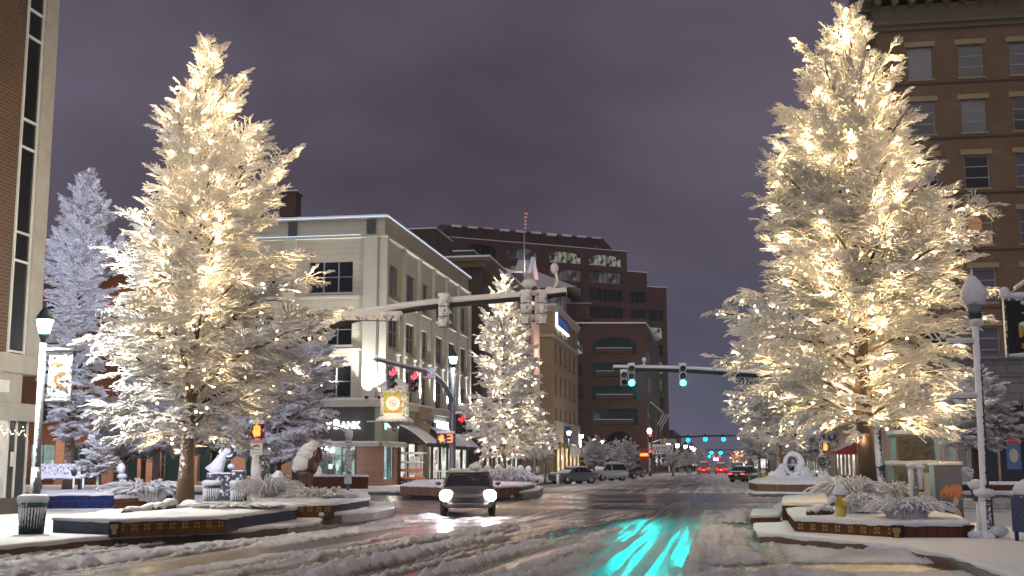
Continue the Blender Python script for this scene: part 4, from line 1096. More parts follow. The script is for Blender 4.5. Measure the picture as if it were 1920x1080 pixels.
# ================================================================ sculptures
t=thing('stone_sculpture','dark ring-headed sculpture on a block, capped with snow, behind the litter bins','sculpture',at(415,925,50))
m=MB(); m.box(-.55,.45,-.4,.4,-.25,.85); m.box(.45,.95,-.35,.35,-.25,.95); m.build('pedestal','dark_snow',t,bev=.04)
m=MB(); m.tube([(-.35,0,.85),(-.2,0,1.1),(.0,0,1.5),(.12,0,1.75)],[.42,.30,.2,.10],12); m.build('body','snow',t)
m=MB(); 
K=20; m.tube([(.25+math.cos(2*math.pi*k/K)*.24,0,1.72+math.sin(2*math.pi*k/K)*.26) for k in range(K+1)],.10,8,cap=False); m.tube([(.35,0,.9),(.22,0,1.3),(.3,0,1.5)],[.09,.06,.08],8); m.build('ring','dark_snow',t)
m=MB(); m.ell((.20,-.04,1.74),(.17,.1,.15)); m.tube([(.05,0,2.0),(.1,0,2.3),(.15,0,2.75)],[.12,.26,.22],10); m.ell((.38,0,1.1),(.16,.2,.12)); m.build('snow','snow',t)
t=thing('bronze_sculpture','brown bronze sculpture heaped with pink-lit snow in the planter before the bank','sculpture',at(572,934,41))
m=MB(); m.lathe([(.30,-.1),(.30,.0),(.22,.06),(.26,.12),(.20,.2),(.24,.5),(.26,.75),(.34,.9)],14); m.ell((.12,0,1.15),(.34,.26,.38),jit=.1); m.ell((.35,0,1.45),(.2,.2,.3)); m.build('body','bronze',t)
m=MB(); m.ell((-.12,-.05,1.18),(.34,.3,.30),M=Matrix.Rotation(R(30),3,'Y')); m.ell((.0,-.02,1.45),(.34,.28,.26)); m.ell((.12,0,1.66),(.30,.26,.22)); m.ell((.25,0,1.82),(.20,.2,.14)); m.ell((-.32,0,1.05),(.16,.2,.2)); m.lathe([(.3,.0),(.32,.05),(.24,.09)],12); m.build('snow','snow',t)
t=thing('ring_sculpture','upright ring-shaped sculpture buried in snow in the far planter','sculpture',at(1487,905,75))
m=MB(); K=22; m.tube([(math.cos(2*math.pi*k/K)*.62+.05,math.sin(2*math.pi*k/K)*.2,1.25+math.sin(2*math.pi*k/K)*.74) for k in range(K+1)],[.26+.10*math.sin(2*math.pi*k/K+1.2) for k in range(K+1)],10,cap=False); m.build('ring','grey_snow',t)
m=MB()
for c,r in (((-.95,0,.55),(.5,.4,.6)),((-.85,0,1.05),(.28,.3,.35)),((.8,0,.6),(.6,.5,.65)),((.5,-.1,.95),(.42,.4,.45)),((1.15,0,.35),(.4,.4,.4)),((.1,-.3,.2),(.9,.5,.4)),((0,0,.1),(1.4,.7,.3))): m.ell(c,r,14,9,jit=.06)
m.build('base','snow',t); t.scale=(.8,.8,.85)
# ================================================================ right corner furniture
h=G(1577,968,.56); t=thing('fire_hydrant','yellow fire hydrant with a tall cap of snow in the right planter','fire hydrant',(h.x,h.y,.50),R(15))
m=MB(); m.lathe([(.15,0),(.15,.03),(.115,.05),(.11,.48),(.135,.50),(.135,.53)],16); m.build('barrel','yellow_paint',t)
m=MB(); m.lathe([(.055,-.20),(.065,-.19),(.065,.0)],12,c=(0,0,.34),axis='y'); m.lathe([(.05,-.2),(.06,-.19),(.06,.19),(.05,.2)],12,c=(0,0,.36),axis='x'); m.build('outlet','yellow_paint',t)
m=MB(); m.lathe([(.06,-.24),(.06,-.19)],8,c=(0,0,.36),axis='x'); m.lathe([(.155,.52),(.155,.545)],16); m.build('cap','navy_paint',t)
m=MB(); m.tube([(-.13,-.10,.33),(-.10,-.17,.2),(-.02,-.19,.13),(.06,-.16,.2),(.07,-.12,.3)],.014,6); m.build('chain','rim',t)
m=MB(); m.lathe([(.16,.53),(.185,.56),(.17,.63),(.12,.70),(.07,.78),(.001,.80)],14); m.ell((-.20,-.02,.45),(.11,.1,.08)); m.ell((-.26,-.02,.40),(.06,.07,.06)); m.ell((.03,-.17,.43),(.09,.08,.06)); m.build('snow','snow',t)
t=thing('standpipe','pair of snow-plastered upright pipes rising behind the white tuft of grass','standpipe',at(1718,958,28.6))
m=MB(); m.tube([(-.06,0,-.1),(-.08,0,1.02)],.055,10); m.tube([(.14,0,.45),(.13,0,.98)],.075,10); m.tube([(-.08,0,.98),(.13,0,.96)],.04,8); m.build('pipes','stone_snow',t)
m=MB(); m.ell((-.08,0,1.06),(.12,.1,.07)); m.ell((.13,0,1.02),(.14,.12,.07)); m.tube([(-.10,-.035,.0),(-.115,-.035,1.0)],.055,8); m.tube([(.12,-.04,.5),(.11,-.04,.98)],.06,8); m.build('snow','snow',t)
p=at(1782,905,33); t=thing('utility_cabinet','utility cabinet painted with orange mountains, snow on its top','utility cabinet',(p[0],p[1],.15),R(-4))
m=MB(); m.box(-.42,.32,0,.5,0,1.53); m.box(-.44,.34,-.02,.52,1.53,1.57); m.build('cabinet','grey_metal',t)
simple('mural_sky',(.12,.13,.18),.6,var=.35,sc=5); simple('mural_orange',(.50,.20,.08),.6,var=.3,sc=9); simple('mural_blue',(.06,.12,.25),.6,var=.4,sc=7); simple('mural_maroon',(.13,.035,.03),.6,var=.4,sc=8); simple('mural_pale',(.42,.36,.30),.6,var=.2,sc=8); simple('mural_brown',(.25,.11,.06),.6,var=.4,sc=8)
m=MB(); y=-.006
def flat(pts,mi,yy): m.add([(a,yy,b) for a,b in pts],[tuple(range(len(pts)))],mi)
flat([(-.28,.03),(.29,.03),(.29,1.5),(-.28,1.5)],0,-.004)
flat([(-.28,.62),(.29,.62),(.29,.95),(.2,1.05),(.12,1.0),(.05,1.03),(-.02,.93),(-.1,1.02),(-.2,.92),(-.28,.86)],1,-.006)
flat([(-.28,.6),(-.2,.86),(-.1,.7),(-.05,.84),(.0,.66),(.1,.8),(.18,.65),(.29,.8),(.29,.55),(-.28,.55)],5,-.007)
flat([(-.28,.36),(.29,.45),(.29,.6),(.05,.56),(-.05,.64),(-.28,.62)],2,-.009)
flat([(-.28,.03),(.29,.03),(.29,.42),(.1,.3),(0,.45),(-.1,.34),(-.28,.44)],3,-.011)
flat([(.05,.05),(.22,.08),(.26,.2),(.2,.34),(.1,.42),(.04,.50),(-.08,.52),(.0,.42),(.05,.3),(.02,.12)],4,-.013)
flat([(.02,.5),(.1,.72),(.2,.6),(.15,.45)],4,-.0125)
m.build('mural',['mural_sky','mural_orange','mural_blue','mural_maroon','mural_pale','mural_brown'],t)
m=MB(); slab(m,rect(-.44,.34,-.02,.52),1.57,.06,.01,step=.08); m.build('snow','snow',t)
p=at(1722,900,38); t=thing('stone_pillar','carved grey stone pillar with snowy ledges behind the twin pipes','monument',(p[0],p[1],.15),R(-6))
m=MB(); m.box(-.72,.66,0,.9,0,1.45); m.box(-.62,.56,.06,.84,1.58,2.42); m.build('blocks','stone_snow',t,bev=.03)
m=MB(); m.box(-.55,.49,-.012,.07,1.66,2.32); m.box(-.62,-.2,-.02,.02,.15,1.3); m.build('carved_relief','relief',t)
m=MB(); m.box(-.02,.55,-.025,.02,.35,1.3); m.build('stone_panel','stone_cream',t)
m=MB(); m.box(-.80,.74,-.08,.98,1.45,1.58); m.box(-.70,.64,-.02,.92,2.42,2.54); m.build('ledge','stone_grey',t,bev=.03)
m=MB(); slab(m,rect(-.80,.74,-.08,.98),1.58,.10,.02); slab(m,rect(-.70,.64,-.02,.92),2.54,.10,.02); m.build('snow','snow',t)
p=G(1836,1003,.17); t=thing('parking_meter','parking meter with a cap of snow beside the right lamp post','parking meter',(p.x,p.y,.15),R(10))
m=MB(); m.lathe([(.045,0),(.035,.03),(.03,.78)],10); m.build('post','pole_snow',t)
m=MB(); m.add([(-.05,-.06,.76),(.05,-.06,.76),(.05,.06,.76),(-.05,.06,.76),(-.11,-.09,1.02),(.11,-.09,1.02),(.11,.09,1.02),(-.11,.09,1.02)],[(0,1,5,4),(1,2,6,5),(2,3,7,6),(3,0,4,7),(4,5,6,7),(3,2,1,0)]); m.ell((0,0,1.02),(.12,.09,.12)); m.build('head','dark_snow',t)
m=MB(); m.ell((-.02,-.02,1.12),(.18,.15,.13),jit=.06); m.ell((-.01,-.06,.98),(.12,.08,.09)); m.ell((-.02,0,.02),(.16,.14,.07)); m.build('snow','snow',t)
p=at(1936,1010,24.2); t=thing('mailbox','navy blue street mailbox heaped with snow, cut by the right edge','mailbox',(p[0],p[1],.15),R(6))
m=MB()
for x in (-.22,.22):
    for y in (-.2,.2): m.box(x-.03,x+.03,y-.03,y+.03,0,.28)
m.build('legs','blue_snow',t)
m=MB(); prof=[(-.27,.24),(.27,.24)]+[(math.cos(a)*.27,.92+math.sin(a)*.24) for a in [math.pi*k/12 for k in range(13)]]
vs=[(a,-.26,b) for a,b in prof]+[(a,.26,b) for a,b in prof]; n=len(prof); m.add(vs,[tuple(range(n)),tuple(range(n,2*n))[::-1]]+[(i+n,(i+1)%n+n,(i+1)%n,i) for i in range(n)]); m.build('body','blue_snow',t)
m=MB(); m.box(-.19,-.10,-.268,-.262,.62,.82); m.build('label_plate','sign_white',t)
m=MB(); m.lathe([(.001,-.27),(.24,-.25),(.29,-.1),(.29,.1),(.24,.25),(.001,.27)],14,c=(0,0,1.0),axis='y'); m.v=[(x,y,z if z>.98 else .98) for x,y,z in m.v]; m.build('snow','snow',t)
# hanging shop sign (right edge)
p=W(1880,560,27); t=thing('hanging_sign','black hanging shop sign with gold letters and snow along its frame','shop sign',tuple(p),R(4))
pz=(0,0); hW=1.55; hH=1.30
m=MB(); m.box(.03,hW,-.03,.03,-hH,-.05); m.build('board','sign_black',t)
m=MB(); m.box(0,.05,-.045,.045,-hH-.02,0); m.box(0,hW,-.045,.045,-.06,0); m.box(0,hW,-.045,.045,-hH-.05,-hH+.01); m.box(1.5,1.56,-.045,.045,-hH,0); m.tube([(.05,0,.03),(.5,0,.32),(1.5,0,.9)],.025,6); m.tube([(-.1,0,.03),(2.4,0,.03)],.03,8); m.build('frame','green_snow',t)
text('The',.26,'gold',t,(.62,-.035,-.50),bold=.008,align='CENTER'); text('Me',.42,'gold',t,(.30,-.035,-.88),bold=.012,align='LEFT'); text('a fo',.22,'gold',t,(.36,-.035,-1.14),bold=.006,align='LEFT')
m=MB(); m.tube([(-.05,0,.06),(.4,0,.07),(1.0,0,.08),(1.6,0,.06),(2.3,0,.07)],[.06,.085,.08,.09,.07],8); m.tube([(.05,-.05,-1.31),(.6,-.05,-1.28),(1.5,-.05,-1.29)],[.03,.06,.06],8); m.tube([(.3,0,.24),(.8,0,.56),(1.5,0,.96)],[.05,.06,.05],8); m.ell((.05,0,.12),(.13,.1,.16)); m.ell((.48,-.05,-.60),(.16,.05,.07)); m.ell((.52,-.05,-.1),(.14,.05,.05)); m.build('snow','snow',t)
# ================================================================ near street lamps and banner
l=G(1852,1013,.15)
lr=street_lamp('tall unlit street lamp with a cap of snow standing beside the parking meter',(l.x,l.y,.15),H=W(1825,607,l.y).z-.15,lit='glass_blind',snowcap=True,s=.98,glassm='dim_room',polr=.09,pole='lamp_snow')
for z_ in (4.16,2.99): m=MB(); m.tube([(0,0,z_),(-.62,0,z_)],.03,8); ba=m.build('banner_arm','pole_snow',lr); m=MB(); m.tube([(-.05,0,z_+.06),(-.62,0,z_+.06)],.05,8); m.build('snow','snow',ba)
m=MB(); m.ell((.0,-.03,4.62),(.13,.12,.09)); m.ell((-.02,-.04,.98),(.24,.2,.10)); m.ell((-.30,-.1,.12),(.16,.14,.10)); m.ell((.2,-.14,.2),(.2,.12,.12)); m.build('snow_clumps','snow',lr)
l=W(62,985,30); Hl=W(88,640,30).z-.15
ll=street_lamp('lit street lamp with a green cap rising behind the front litter bin',(l.x,l.y,.15),H=Hl,lit='lamp_white',power=2700,s=.86,polr=.10,pole='lamp_snow',lcol=(.98,1,.93),base=False)
m=MB(); m.lathe([(.12,0),(.13,1.0),(.11,1.5)],14); m.build('base','lamp_snow',ll)
l=Vector((l.x,l.y,.15)); bt=W(92,660,30).z; bb=W(92,754,30).z
t=thing('street_banner','snow-plastered dark banner with an orange swirl hanging from the left lit lamp','banner',(l.x+.12,l.y,bt),0)
w_=.60; hh=bt-bb
m=MB(); m.box(.04,.04+w_,-.008,.008,-hh,0); m.build('cloth','banner_snow',t)
m=MB(); m.tube([(-.08,0,.02),(w_+.1,0,.02)],.018,8); m.tube([(-.08,0,-hh),(w_+.08,0,-hh)],.018,8); m.build('arms','black_metal',t)
m=MB(); m.tube([(-.08,0,.05),(.2,0,.055),(w_+.08,0,.045)],[.04,.05,.035],8); m.tube([(.04,-.02,-hh+.04),(.3,-.025,-hh+.05),(w_,-.02,-hh+.03)],[.03,.055,.03],8); m.build('snow','snow',t)
m=MB()
def arc(cx,cz,r0,r1,a0,a1,n=14):
    vs=[];fs=[]
    for k in range(n+1):
        a=R(a0+(a1-a0)*k/n); vs+=[(cx+math.cos(a)*r0,-.012,cz+math.sin(a)*r0),(cx+math.cos(a)*r1,-.012,cz+math.sin(a)*r1)]
    for k in range(n): fs.append((2*k,2*k+1,2*k+3,2*k+2))
    m.add(vs,fs)
arc(.40,-.70,.13,.20,60,260); arc(.22,-.42,.10,.15,20,150); arc(.45,-.86,.06,.10,200,360)
m.build('orange_swirl','orange_mark' if 'orange_mark' in MT else 'gold',t)
# ================================================================ signal poles
def arm_tube(t,pts,r0,r1,mat='dark_metal',snow=.6,name='mast_arm'):
    n=len(pts); rr=[r0+(r1-r0)*i/(n-1) for i in range(n)]
    m=MB(); m.tube(pts,rr,12); m.build(name,mat,t)
    m=MB(); m.tube([Vector(p)+Vector((0,-.02,rr[i]*.75)) for i,p in enumerate(pts)],[q*(snow+.25) for q in rr],10); m.build('snow','snow',t)
def smooth(pts,k=6):
    P=[Vector(p) for p in pts]; out=[]
    for i in range(len(P)-1):
        a=P[max(i-1,0)];b=P[i];c=P[i+1];d=P[min(i+2,len(P)-1)]
        for j in range(k):
            s=j/k; out.append(.5*((2*b)+(c-a)*s+(2*a-5*b+4*c-d)*s*s+(3*b-a-3*c+d)*s**3))
    out.append(P[-1]); return out
# A: pole inside the left tree with the long bare arm over the street
Y=41; b=W(480,953,Y); t=thing('signal_pole','tall signal pole beside the left tree whose long snowy mast arm reaches over the street','traffic signal',(b.x,b.y,.15)); o=Vector((b.x,b.y,.15))
m=MB(); m.lathe([(.17,0),(.15,1.0),(.12,6.6),(.10,7.2)],14); m.build('pole','pole_snow',t)
pts=smooth([W(493,668,Y)-o,W(570,634,41)-o,W(640,604,41)-o,W(700,590,41)-o,W(760,580,41)-o,W(830,571,40.8)-o,W(920,563,40.6)-o,W(1000,556,40.4)-o,W(1062,549,40.2)-o])
arm_tube(t,pts,.17,.115,snow=.75)
def snowhead(px,py,Yh,rz,n=3,lab=None):
    p=W(px,py,Yh)-o; h=signal_head(t,tuple(p),rz,'none',n,mat='grey_snow',snow=True)
    m=MB(); 
    for i in range(n): m.ell((.03,.19,-.36*i-.03),(.11,.06,.13),10,7,jit=.12)
    m.ell((.17,.0,-.36*(n-1)/2),(.035,.08,.15*n),8,8,jit=.08)
    m.build('snow_on_back','snow',h); return h
snowhead(834,566,40.6,R(160)); 
snowhead(988,560,40.3,R(155)); snowhead(1013,560,40.3,R(205))
m=MB(); p0=W(1030,549,40.3)-o; K=12
m.tube([p0+Vector((.12*math.cos(2*math.pi*k/K),0,.12*math.sin(2*math.pi*k/K)+.05)) for k in range(K+1)],.05,8,cap=False)
m.tube([p0+Vector((.12,0,.1)),p0+Vector((.28,0,.4)),p0+Vector((.22,0,.75))],.055,8); m.ell(p0+Vector((.18,0,.85)),(.14,.16,.20)); m.ell(p0+Vector((-.7,0,.33)),(.25,.2,.15))
m.build('camera_bracket','snow',t)
light_p=W(487,538,Y)-o
m=MB(); m.lathe([(.05,light_p.z-.7),(.04,light_p.z-.2)],8,c=(light_p.x,0,0)); m.build('lamp_stem','pole_snow',t)
f,g,s=MB(),MB(),MB(); lantern(f,g,s,light_p.z-.45,.9); f.build('lantern_frame','green_metal',t,(light_p.x,0,0)); g.build('lantern_glass','lamp_cool',t,(light_p.x,0,0))
light('POINT','lamp_light',(light_p.x,0,light_p.z),600,(.85,.95,1),t,.30)
ped_head(t,tuple(W(479,808,Y)-o+Vector((.1,-.2,0))),R(35),'hand',.42,.5)
m=MB(); m.box(-.55,-.16,-.1,.12,W(452,825,Y).z-.15,W(452,800,Y).z-.15); m.build('control_box','dark_snow',t)
m=MB(); c=W(483,839,Y)-o; m.box(c.x-.21,c.x+.21,-.20,-.185,c.z-.26,c.z+.26); sg=m.build('notice_sign','sign_white',t)
m=MB(); m.box(c.x-.20,c.x+.20,-.206,-.20,c.z+.14,c.z+.25); m.build('sign_header','sign_red',sg)
text('NOTICE',.10,'sign_white',sg,(c.x,-.208,c.z+.16),ext=.002)
m=MB(); m.bx((c.x-.03,-.205,c.z+.05),(.16,.01,.06),0,0,Matrix.Rotation(R(-12),3,'Y')); m.box(c.x+.06,c.x+.10,-.205,-.2,c.z-.0,c.z+.08); m.build('camera_symbol','sign_black',sg)
text('SECURITY',.075,'sign_black',sg,(c.x,-.204,c.z-.10),ext=.002); text('CAMERAS IN USE',.045,'sign_black',sg,(c.x,-.204,c.z-.20),ext=.002)
m=MB(); m.tube([(-.05,-.12,.3),(-.08,-.13,1.4),(-.06,-.12,2.2)],[.12,.10,.07],8); m.ell((0,-.1,1.35),(.19,.17,.28),jit=.1); m.ell((.02,-.05,.12),(.4,.3,.12),jit=.1); m.build('plastered_snow','snow',t)
m=MB(); m.box(.10,.42,-.12,.1,.55,1.75); m.build('equipment_box','dark_snow',t)
# flat box under the arm, taken for an illuminated street sign
p=W(690,600,40.0); t2=thing('street_name_sign','long flat illuminated sign box under snow hanging beneath the long mast arm','street sign',tuple(p),R(-6))
m=MB(); m.add([(-.9,-.14,0),(1.1,-.14,-.05),(1.1,.14,-.05),(-.9,.14,0),(-1.0,-.14,.16),(1.15,-.14,.12),(1.15,.14,.12),(-1.0,.14,.16)],[(3,2,1,0),(4,5,6,7),(0,1,5,4),(1,2,6,5),(2,3,7,6),(3,0,4,7)]); m.build('housing','grey_snow',t2)
m=MB(); slab(m,[(-1.05,-.16),(1.15,-.16),(1.15,.16),(-1.05,.16)],.14,.14,.03); m.build('snow','snow',t2)
# B: pole beyond the junction (left), red signals
Y=64; b=W(848,926,Y); o=Vector((b.x,b.y,.15)); t=thing('signal_pole','grey signal pole behind the oncoming car with two red signals on its bent arm','traffic signal',tuple(o))
m=MB(); zt=W(849,690,Y).z-.15; m.lathe([(.30,0),(.30,.25),(.22,.45),(.19,1.0),(.16,zt*.5),(.14,zt)],14); m.build('pole','grey_metal',t)
f,g,s=MB(),MB(),MB(); lantern(f,g,s,zt,.95); f.build('lantern_frame','green_metal',t); g.build('lantern_glass','lamp_cool',t); light('POINT','lamp_light',(0,0,zt+.45),350,(.85,.95,1),t,.3)
pts=smooth([W(848,752,Y)-o,W(832,722,63)-o,W(805,700,61.5)-o,W(760,688,59.5)-o,W(702,673,57.5)-o]); arm_tube(t,pts,.14,.08,'grey_metal')
m=MB(); m.bx(W(805,700,61.3)-o,(.62,.3,.55)); m.build('box','grey_snow',t)
for px,py,Yh in ((735,694,58.3),(775,702,60.0)):
    signal_head(t,tuple(W(px,py,Yh)-o),R(42),'red',3,mat='grey_metal',power=60,pcol=(1,.03,.04),snow=False)
signal_head(t,tuple(W(863,790-8,Y-.3)-o),R(48),'red',3,mat='dark_metal',power=60,pcol=(1,.03,.04))
ped_head(t,tuple(W(836,822,Y-.4)-o),R(0),'count',.95,.55)
# C: pole beyond the junction (right) with the two green signals
Y=62; b=W(1650,926,Y); o=Vector((b.x,b.y,.15)); t=thing('signal_pole','signal pole right of the big trunk carrying the arm with two bright green signals','traffic signal',tuple(o))
m=MB(); m.lathe([(.42,0),(.42,.5),(.34,.7),(.30,1.4),(.34,1.5),(.2,1.7),(.17,3),(.14,11.2)],12); m.build('pole','green_snow',t)
zarm=W(1150,692,60).z-.15
pts=smooth([Vector((0,0,5.2)),W(1600,728,61.5)-o,W(1520,712,61)-o,W(1400,702,60.6)-o,W(1280,694,60.2)-o,W(1150,691,60)-o]); arm_tube(t,pts,.17,.12,'dark_metal')
gx=[]
for px in (1185,1281):
    h=signal_head(t,tuple(W(px-1,691,59.8)-o),R(-3),'green',3,mat='grey_snow',power=0); gx.append(h)
for h in gx:
    l_=light('SPOT','signal_light',(0,-.20,-.72),1150,(0,.95,.90),h,.12,spot=R(30),blend=.6); l_.rotation_euler=(R(86),0,R(180+6))
signal_head(t,tuple(W(1170,703,59.75)-o),R(-3),'none',2,mat='grey_snow',snow=True)
m=MB(); p=W(1208,690,60)-o; m.tube([p,p+Vector((0,0,.35))],.04,8); m.ell(p+Vector((0,0,.42)),(.11,.16,.13)); m.tube([p+Vector((-.4,0,.02)),p+Vector((0,0,.15)),p+Vector((.12,0,.05))],.06,8); m.build('camera','snow',t)
m=MB(); p=W(1400,712,60.6)-o; m.box(p.x-.55,p.x+.60,-.6,-.55,p.z-.25,p.z+.2); m.v=[(x,y+p.y+.6,z) for x,y,z in m.v]; m.build('street_sign','green_snow',t)
ped_head(t,tuple(W(1635,789,Y-.3)-o),R(30),'hand',.36,.62)
p=W(1622,519,Y)-o
for dx,rz in ((-.35,R(-25)),(.35,R(20))):
    m=MB(); m.bx((p.x+dx,-.15,p.z),(.34,.12,.42),rz); m.build('floodlight','lamp_cool',t)
m=MB(); m.tube([(0,0,11.0),(p.x,0,p.z-.2),(p.x-.5,0,p.z)],.05,8); m.tube([(p.x,0,p.z-.2),(p.x+.4,0,p.z)],.05,8); m.build('floodlight_bracket','dark_metal',t)
light('POINT','flood_light',(p.x,-.5,p.z),500,(.9,.97,1),t,.2)
# D: dark pole with a lamp further along on the right
Y=80; b=W(1545,912,Y); o=Vector((b.x,b.y,.15)); t=thing('signal_pole','dark pole with a red pedestrian signal behind the far right planter','traffic signal',tuple(o))
zt=W(1538,662,Y).z-.15
m=MB(); m.lathe([(.5,0),(.5,.5),(.38,.7),(.34,1.2),(.24,1.5),(.20,4),(.14,zt)],12); m.build('pole','dark_snow',t)
f,g,s=MB(),MB(),MB(); lantern(f,g,s,zt,1.0); f.build('lantern_frame','green_metal',t); g.build('lantern_glass','lamp_cool',t); light('POINT','lamp_light',(0,0,zt+.45),500,(.9,.97,1),t,.3)
ped_head(t,tuple(W(1548,838,Y-.3)-o),R(20),'hand',.5,.6)
m=MB(); c=W(1560,821,Y)-o; m.box(c.x-.3,c.x+.3,-.35,-.05,c.z-.3,c.z+.3); m.build('signal_box','dark_snow',t)
m=MB(); c=W(1545,862,Y)-o; m.box(-.4,.4,-.45,-.2,c.z-.5,c.z+.2); m.build('cabinet','dark_snow',t)
# ================================================================ hanging clock lantern at the bank corner
p=W(740,790,79); t=thing('clock_lantern','glowing four-sided clock lantern with a snowy roof hanging at the bank corner','clock',tuple(p),R(-6))
s=.036
m=MB(); m.box(-.78,.78,-.78,.78,.33,2.35); 
m=MB()
for x in (-1,1):
    for y in (-1,1): m.box(x*.70-.10,x*.70+.10,y*.70-.10,y*.70+.10,.3,1.95)
m.box(-.82,.82,-.82,.82,1.85,2.2); m.lathe([(1.5,.02),(1.36,.16),(1.1,.32)],4,sq=1); m.lathe([(.9,-.05),(.5,-.12),(.28,-.35),(.14,-.5),(.2,-.6),(.02,-.68)],10); m.lathe([(1.5,-.05),(1.5,.02)],4,sq=1); m.tube([(-.9,.3,.0),(-2.0,.6,.0)],.06,8); m.tube([(-.75,.3,.1),(-1.0,.4,1.2),(-.9,.4,1.6)],.05,8)
m.build('frame','grey_snow',t)
m=MB()
for k in range(4):
    M=Matrix.Rotation(k*math.pi/2,3,'Z'); q=[M@Vector(v) for v in ((-.62,-.66,.32),(.62,-.66,.32),(.62,-.66,1.85),(-.62,-.66,1.85))]; m.add(q,[(0,1,2,3)])
t_=NT('clock_glass'); v=t_.co(); gr=t_.n('ShaderNodeTexVoronoi'); gr.inputs['Scale'].default_value=6; t_.l(v,gr.inputs['Vector'])
ns=t_.n('ShaderNodeSeparateColor'); t_.l(gr.outputs['Color'],ns.inputs[0]); cc=t_.mix(ns.outputs[0],(1,.28,.02),(1,.75,.15)); t_.bsdf((.1,.05,.01),.3,em=cc,es=.5)
m.build('stained_glass','clock_glass',t)
emit('clock_face',(1,.90,.66),.85); emit('green_glass',(.25,.9,.1),.5)
for k in range(4):
    M=Matrix.Rotation(k*math.pi/2,3,'Z'); ph=k*math.pi/2
    m=MB(); m.lathe([(.001,-.70),(.47,-.695),(.47,-.67)],28,c=(0,0,1.15),axis='y'); fo=m.build('clock_face','clock_face',t,rz=ph)
    m=MB(); K=20; m.tube([(.19*math.cos(2*math.pi*i/K),-.71,1.15+.19*math.sin(2*math.pi*i/K)) for i in range(K+1)],.022,6,cap=False); m.beam((-.17,-.715,1.23),(.05,-.715,1.12),.03,.04); m.beam((-.02,-.72,1.17),(.14,-.72,1.02),.03,.05); m.ell((0,-.71,1.15),.06); m.build('hands','orange_paint',fo)
    m=MB(); m.box(-.62,.62,-.675,-.665,.34,.52); m.build('lower_glass','clock_face',fo); 
    m=MB(); m.box(-.62,-.56,-.68,-.662,.52,1.85); m.box(.56,.62,-.68,-.662,.52,1.85); m.box(-.56,.56,-.68,-.662,1.79,1.85); m.build('green_glass','green_glass',fo)
m=MB(); m.lathe([(1.42,2.18),(1.5,2.26),(1.35,2.34),(.8,2.62),(.3,2.92),(.1,3.0),(.12,3.1),(.02,3.3)],4,sq=1); m.build('roof','snow',t)
m=MB(); slab(m,rect(-1.02,1.02,-1.02,1.02),.04,.10,.02); m.v=[(x,y,z) for x,y,z in m.v]; m.build('snow','snow',t)
light('POINT','clock_light',(0,-1.3,1.1),16,(1,.7,.35),t,.3)
# ================================================================ buildings
H90=math.pi/2
def led(parent,pts,name='light_strip',mat='strip_blue',r=.05):
    m=MB()
    for a,b in zip(pts,pts[1:]): m.beam(a,b,r*2,r*2)
    return m.build(name,mat,parent)
# ---- bank: cream three-storey block over a dark ground floor
c=W(716,800,83); B=thing('bank_building','cream bank building with floodlit pilasters and a bright line of light along its roof','building',(c.x,c.y,.15),-SA)
FW=17.4; SL=28.8; zt=18.95
base=2.75; fas=5.35
m=MB()
rowz=[(6.15,8.45),(9.85,12.1),(13.6,15.9)]
fw=[]
for x in (-5.6,-11.3,-16.3):
    for z0,z1 in rowz: fw.append((FW+x,z0-5.9,FW+x+(3.3 if x>-16 else 1.8),z1-5.9,3 if x>-16 else 2,2,'glass_dark'))
facade(B,m,(-FW,0,5.9),0,FW,zt-5.9,fw,.22,0,frame='frame_light')
sw=[]
for i in range(6):
    y0=i*4.8+ (.95 if i else 1.0)
    w_=2.9 if i not in (2,) else 1.7
    for z0,z1 in rowz: sw.append((y0+(0 if i!=2 else .6),z0-5.9,y0+w_+(0 if i!=2 else .6),z1-5.9,3 if i!=2 else 2,2,random.choice(['glass_dark','glass_dark','glass_grey','glass_blind'])))
facade(B,m,(0,0,5.9),H90,SL,zt-5.9,sw,.22,0,frame='frame_grey')
m.box(-FW,-.4,.4,SL,zt-.6,zt-.5); m.box(-FW-.01,-FW+.3,.01,SL,0,zt); m.box(-FW,-.01,SL-.3,SL,0,zt); m.box(-FW+.3,-.5,.5,.52,5.9,zt-.5,1) ; m.box(-.52,-.5,.5,SL-.3,5.9,zt-.5,1)
m.build('wall',['block_cream','interior_dark'],B)
pieces('pilaster','stucco',B,[(x,x+w_,-.26,.0,6.1,17.5) for x,w_ in ((-1.45,.98),(-7.4,.85),(-12.9,.85),(-FW,.6))]+[(-.28,.0,-.14,.0,6.1,17.5)]+[(.0,.24,(i*4.8-.15 if i else -.14),(i*4.8-.15 if i else -.14)+.55,6.1,17.5) for i in range(7)])
m=MB(); m.box(-FW-.05,.34,-.36,0,5.5,6.02); m.box(0,.38,0,SL,5.5,6.02); m.box(-FW-.05,.30,-.32,0,17.5,17.66); m.box(0,.32,0,SL,17.5,17.66); m.box(-FW-.05,.26,-.28,.28,18.85,19.05); m.box(-.2,.28,.28,SL,18.85,19.05)
for r_ in (0,1,2):
    z=rowz[r_][1]+.9 if r_<2 else 0
m.box(-6.8,-1.5,-.12,0,13.25,13.42); m.box(-6.8,-1.5,-.12,0,9.45,9.62); m.box(-12.5,-7.5,-.12,0,13.25,13.42); m.box(-12.5,-7.5,-.12,0,9.45,9.62)
for i in range(6):
    for z in (13.25,9.45): m.box(0,.12,i*4.8+.45,i*4.8+4.6,z,z+.15)
m.build('cornice','stone_cream',B)
m=MB(); 
for x in (-1.35,-7.2,-12.8): m.box(x+.08,x+.72,-.30,-.262,17.75,18.8)
m.build('vent','mural_blue' if False else 'frame_dark',B)
led(B,[(-FW,-.32,18.98),(.30,-.32,18.98),(.32,SL,18.98)],r=.022); led(B,[(-FW,-.34,17.70),(-1.7,-.34,17.70)],r=.02)
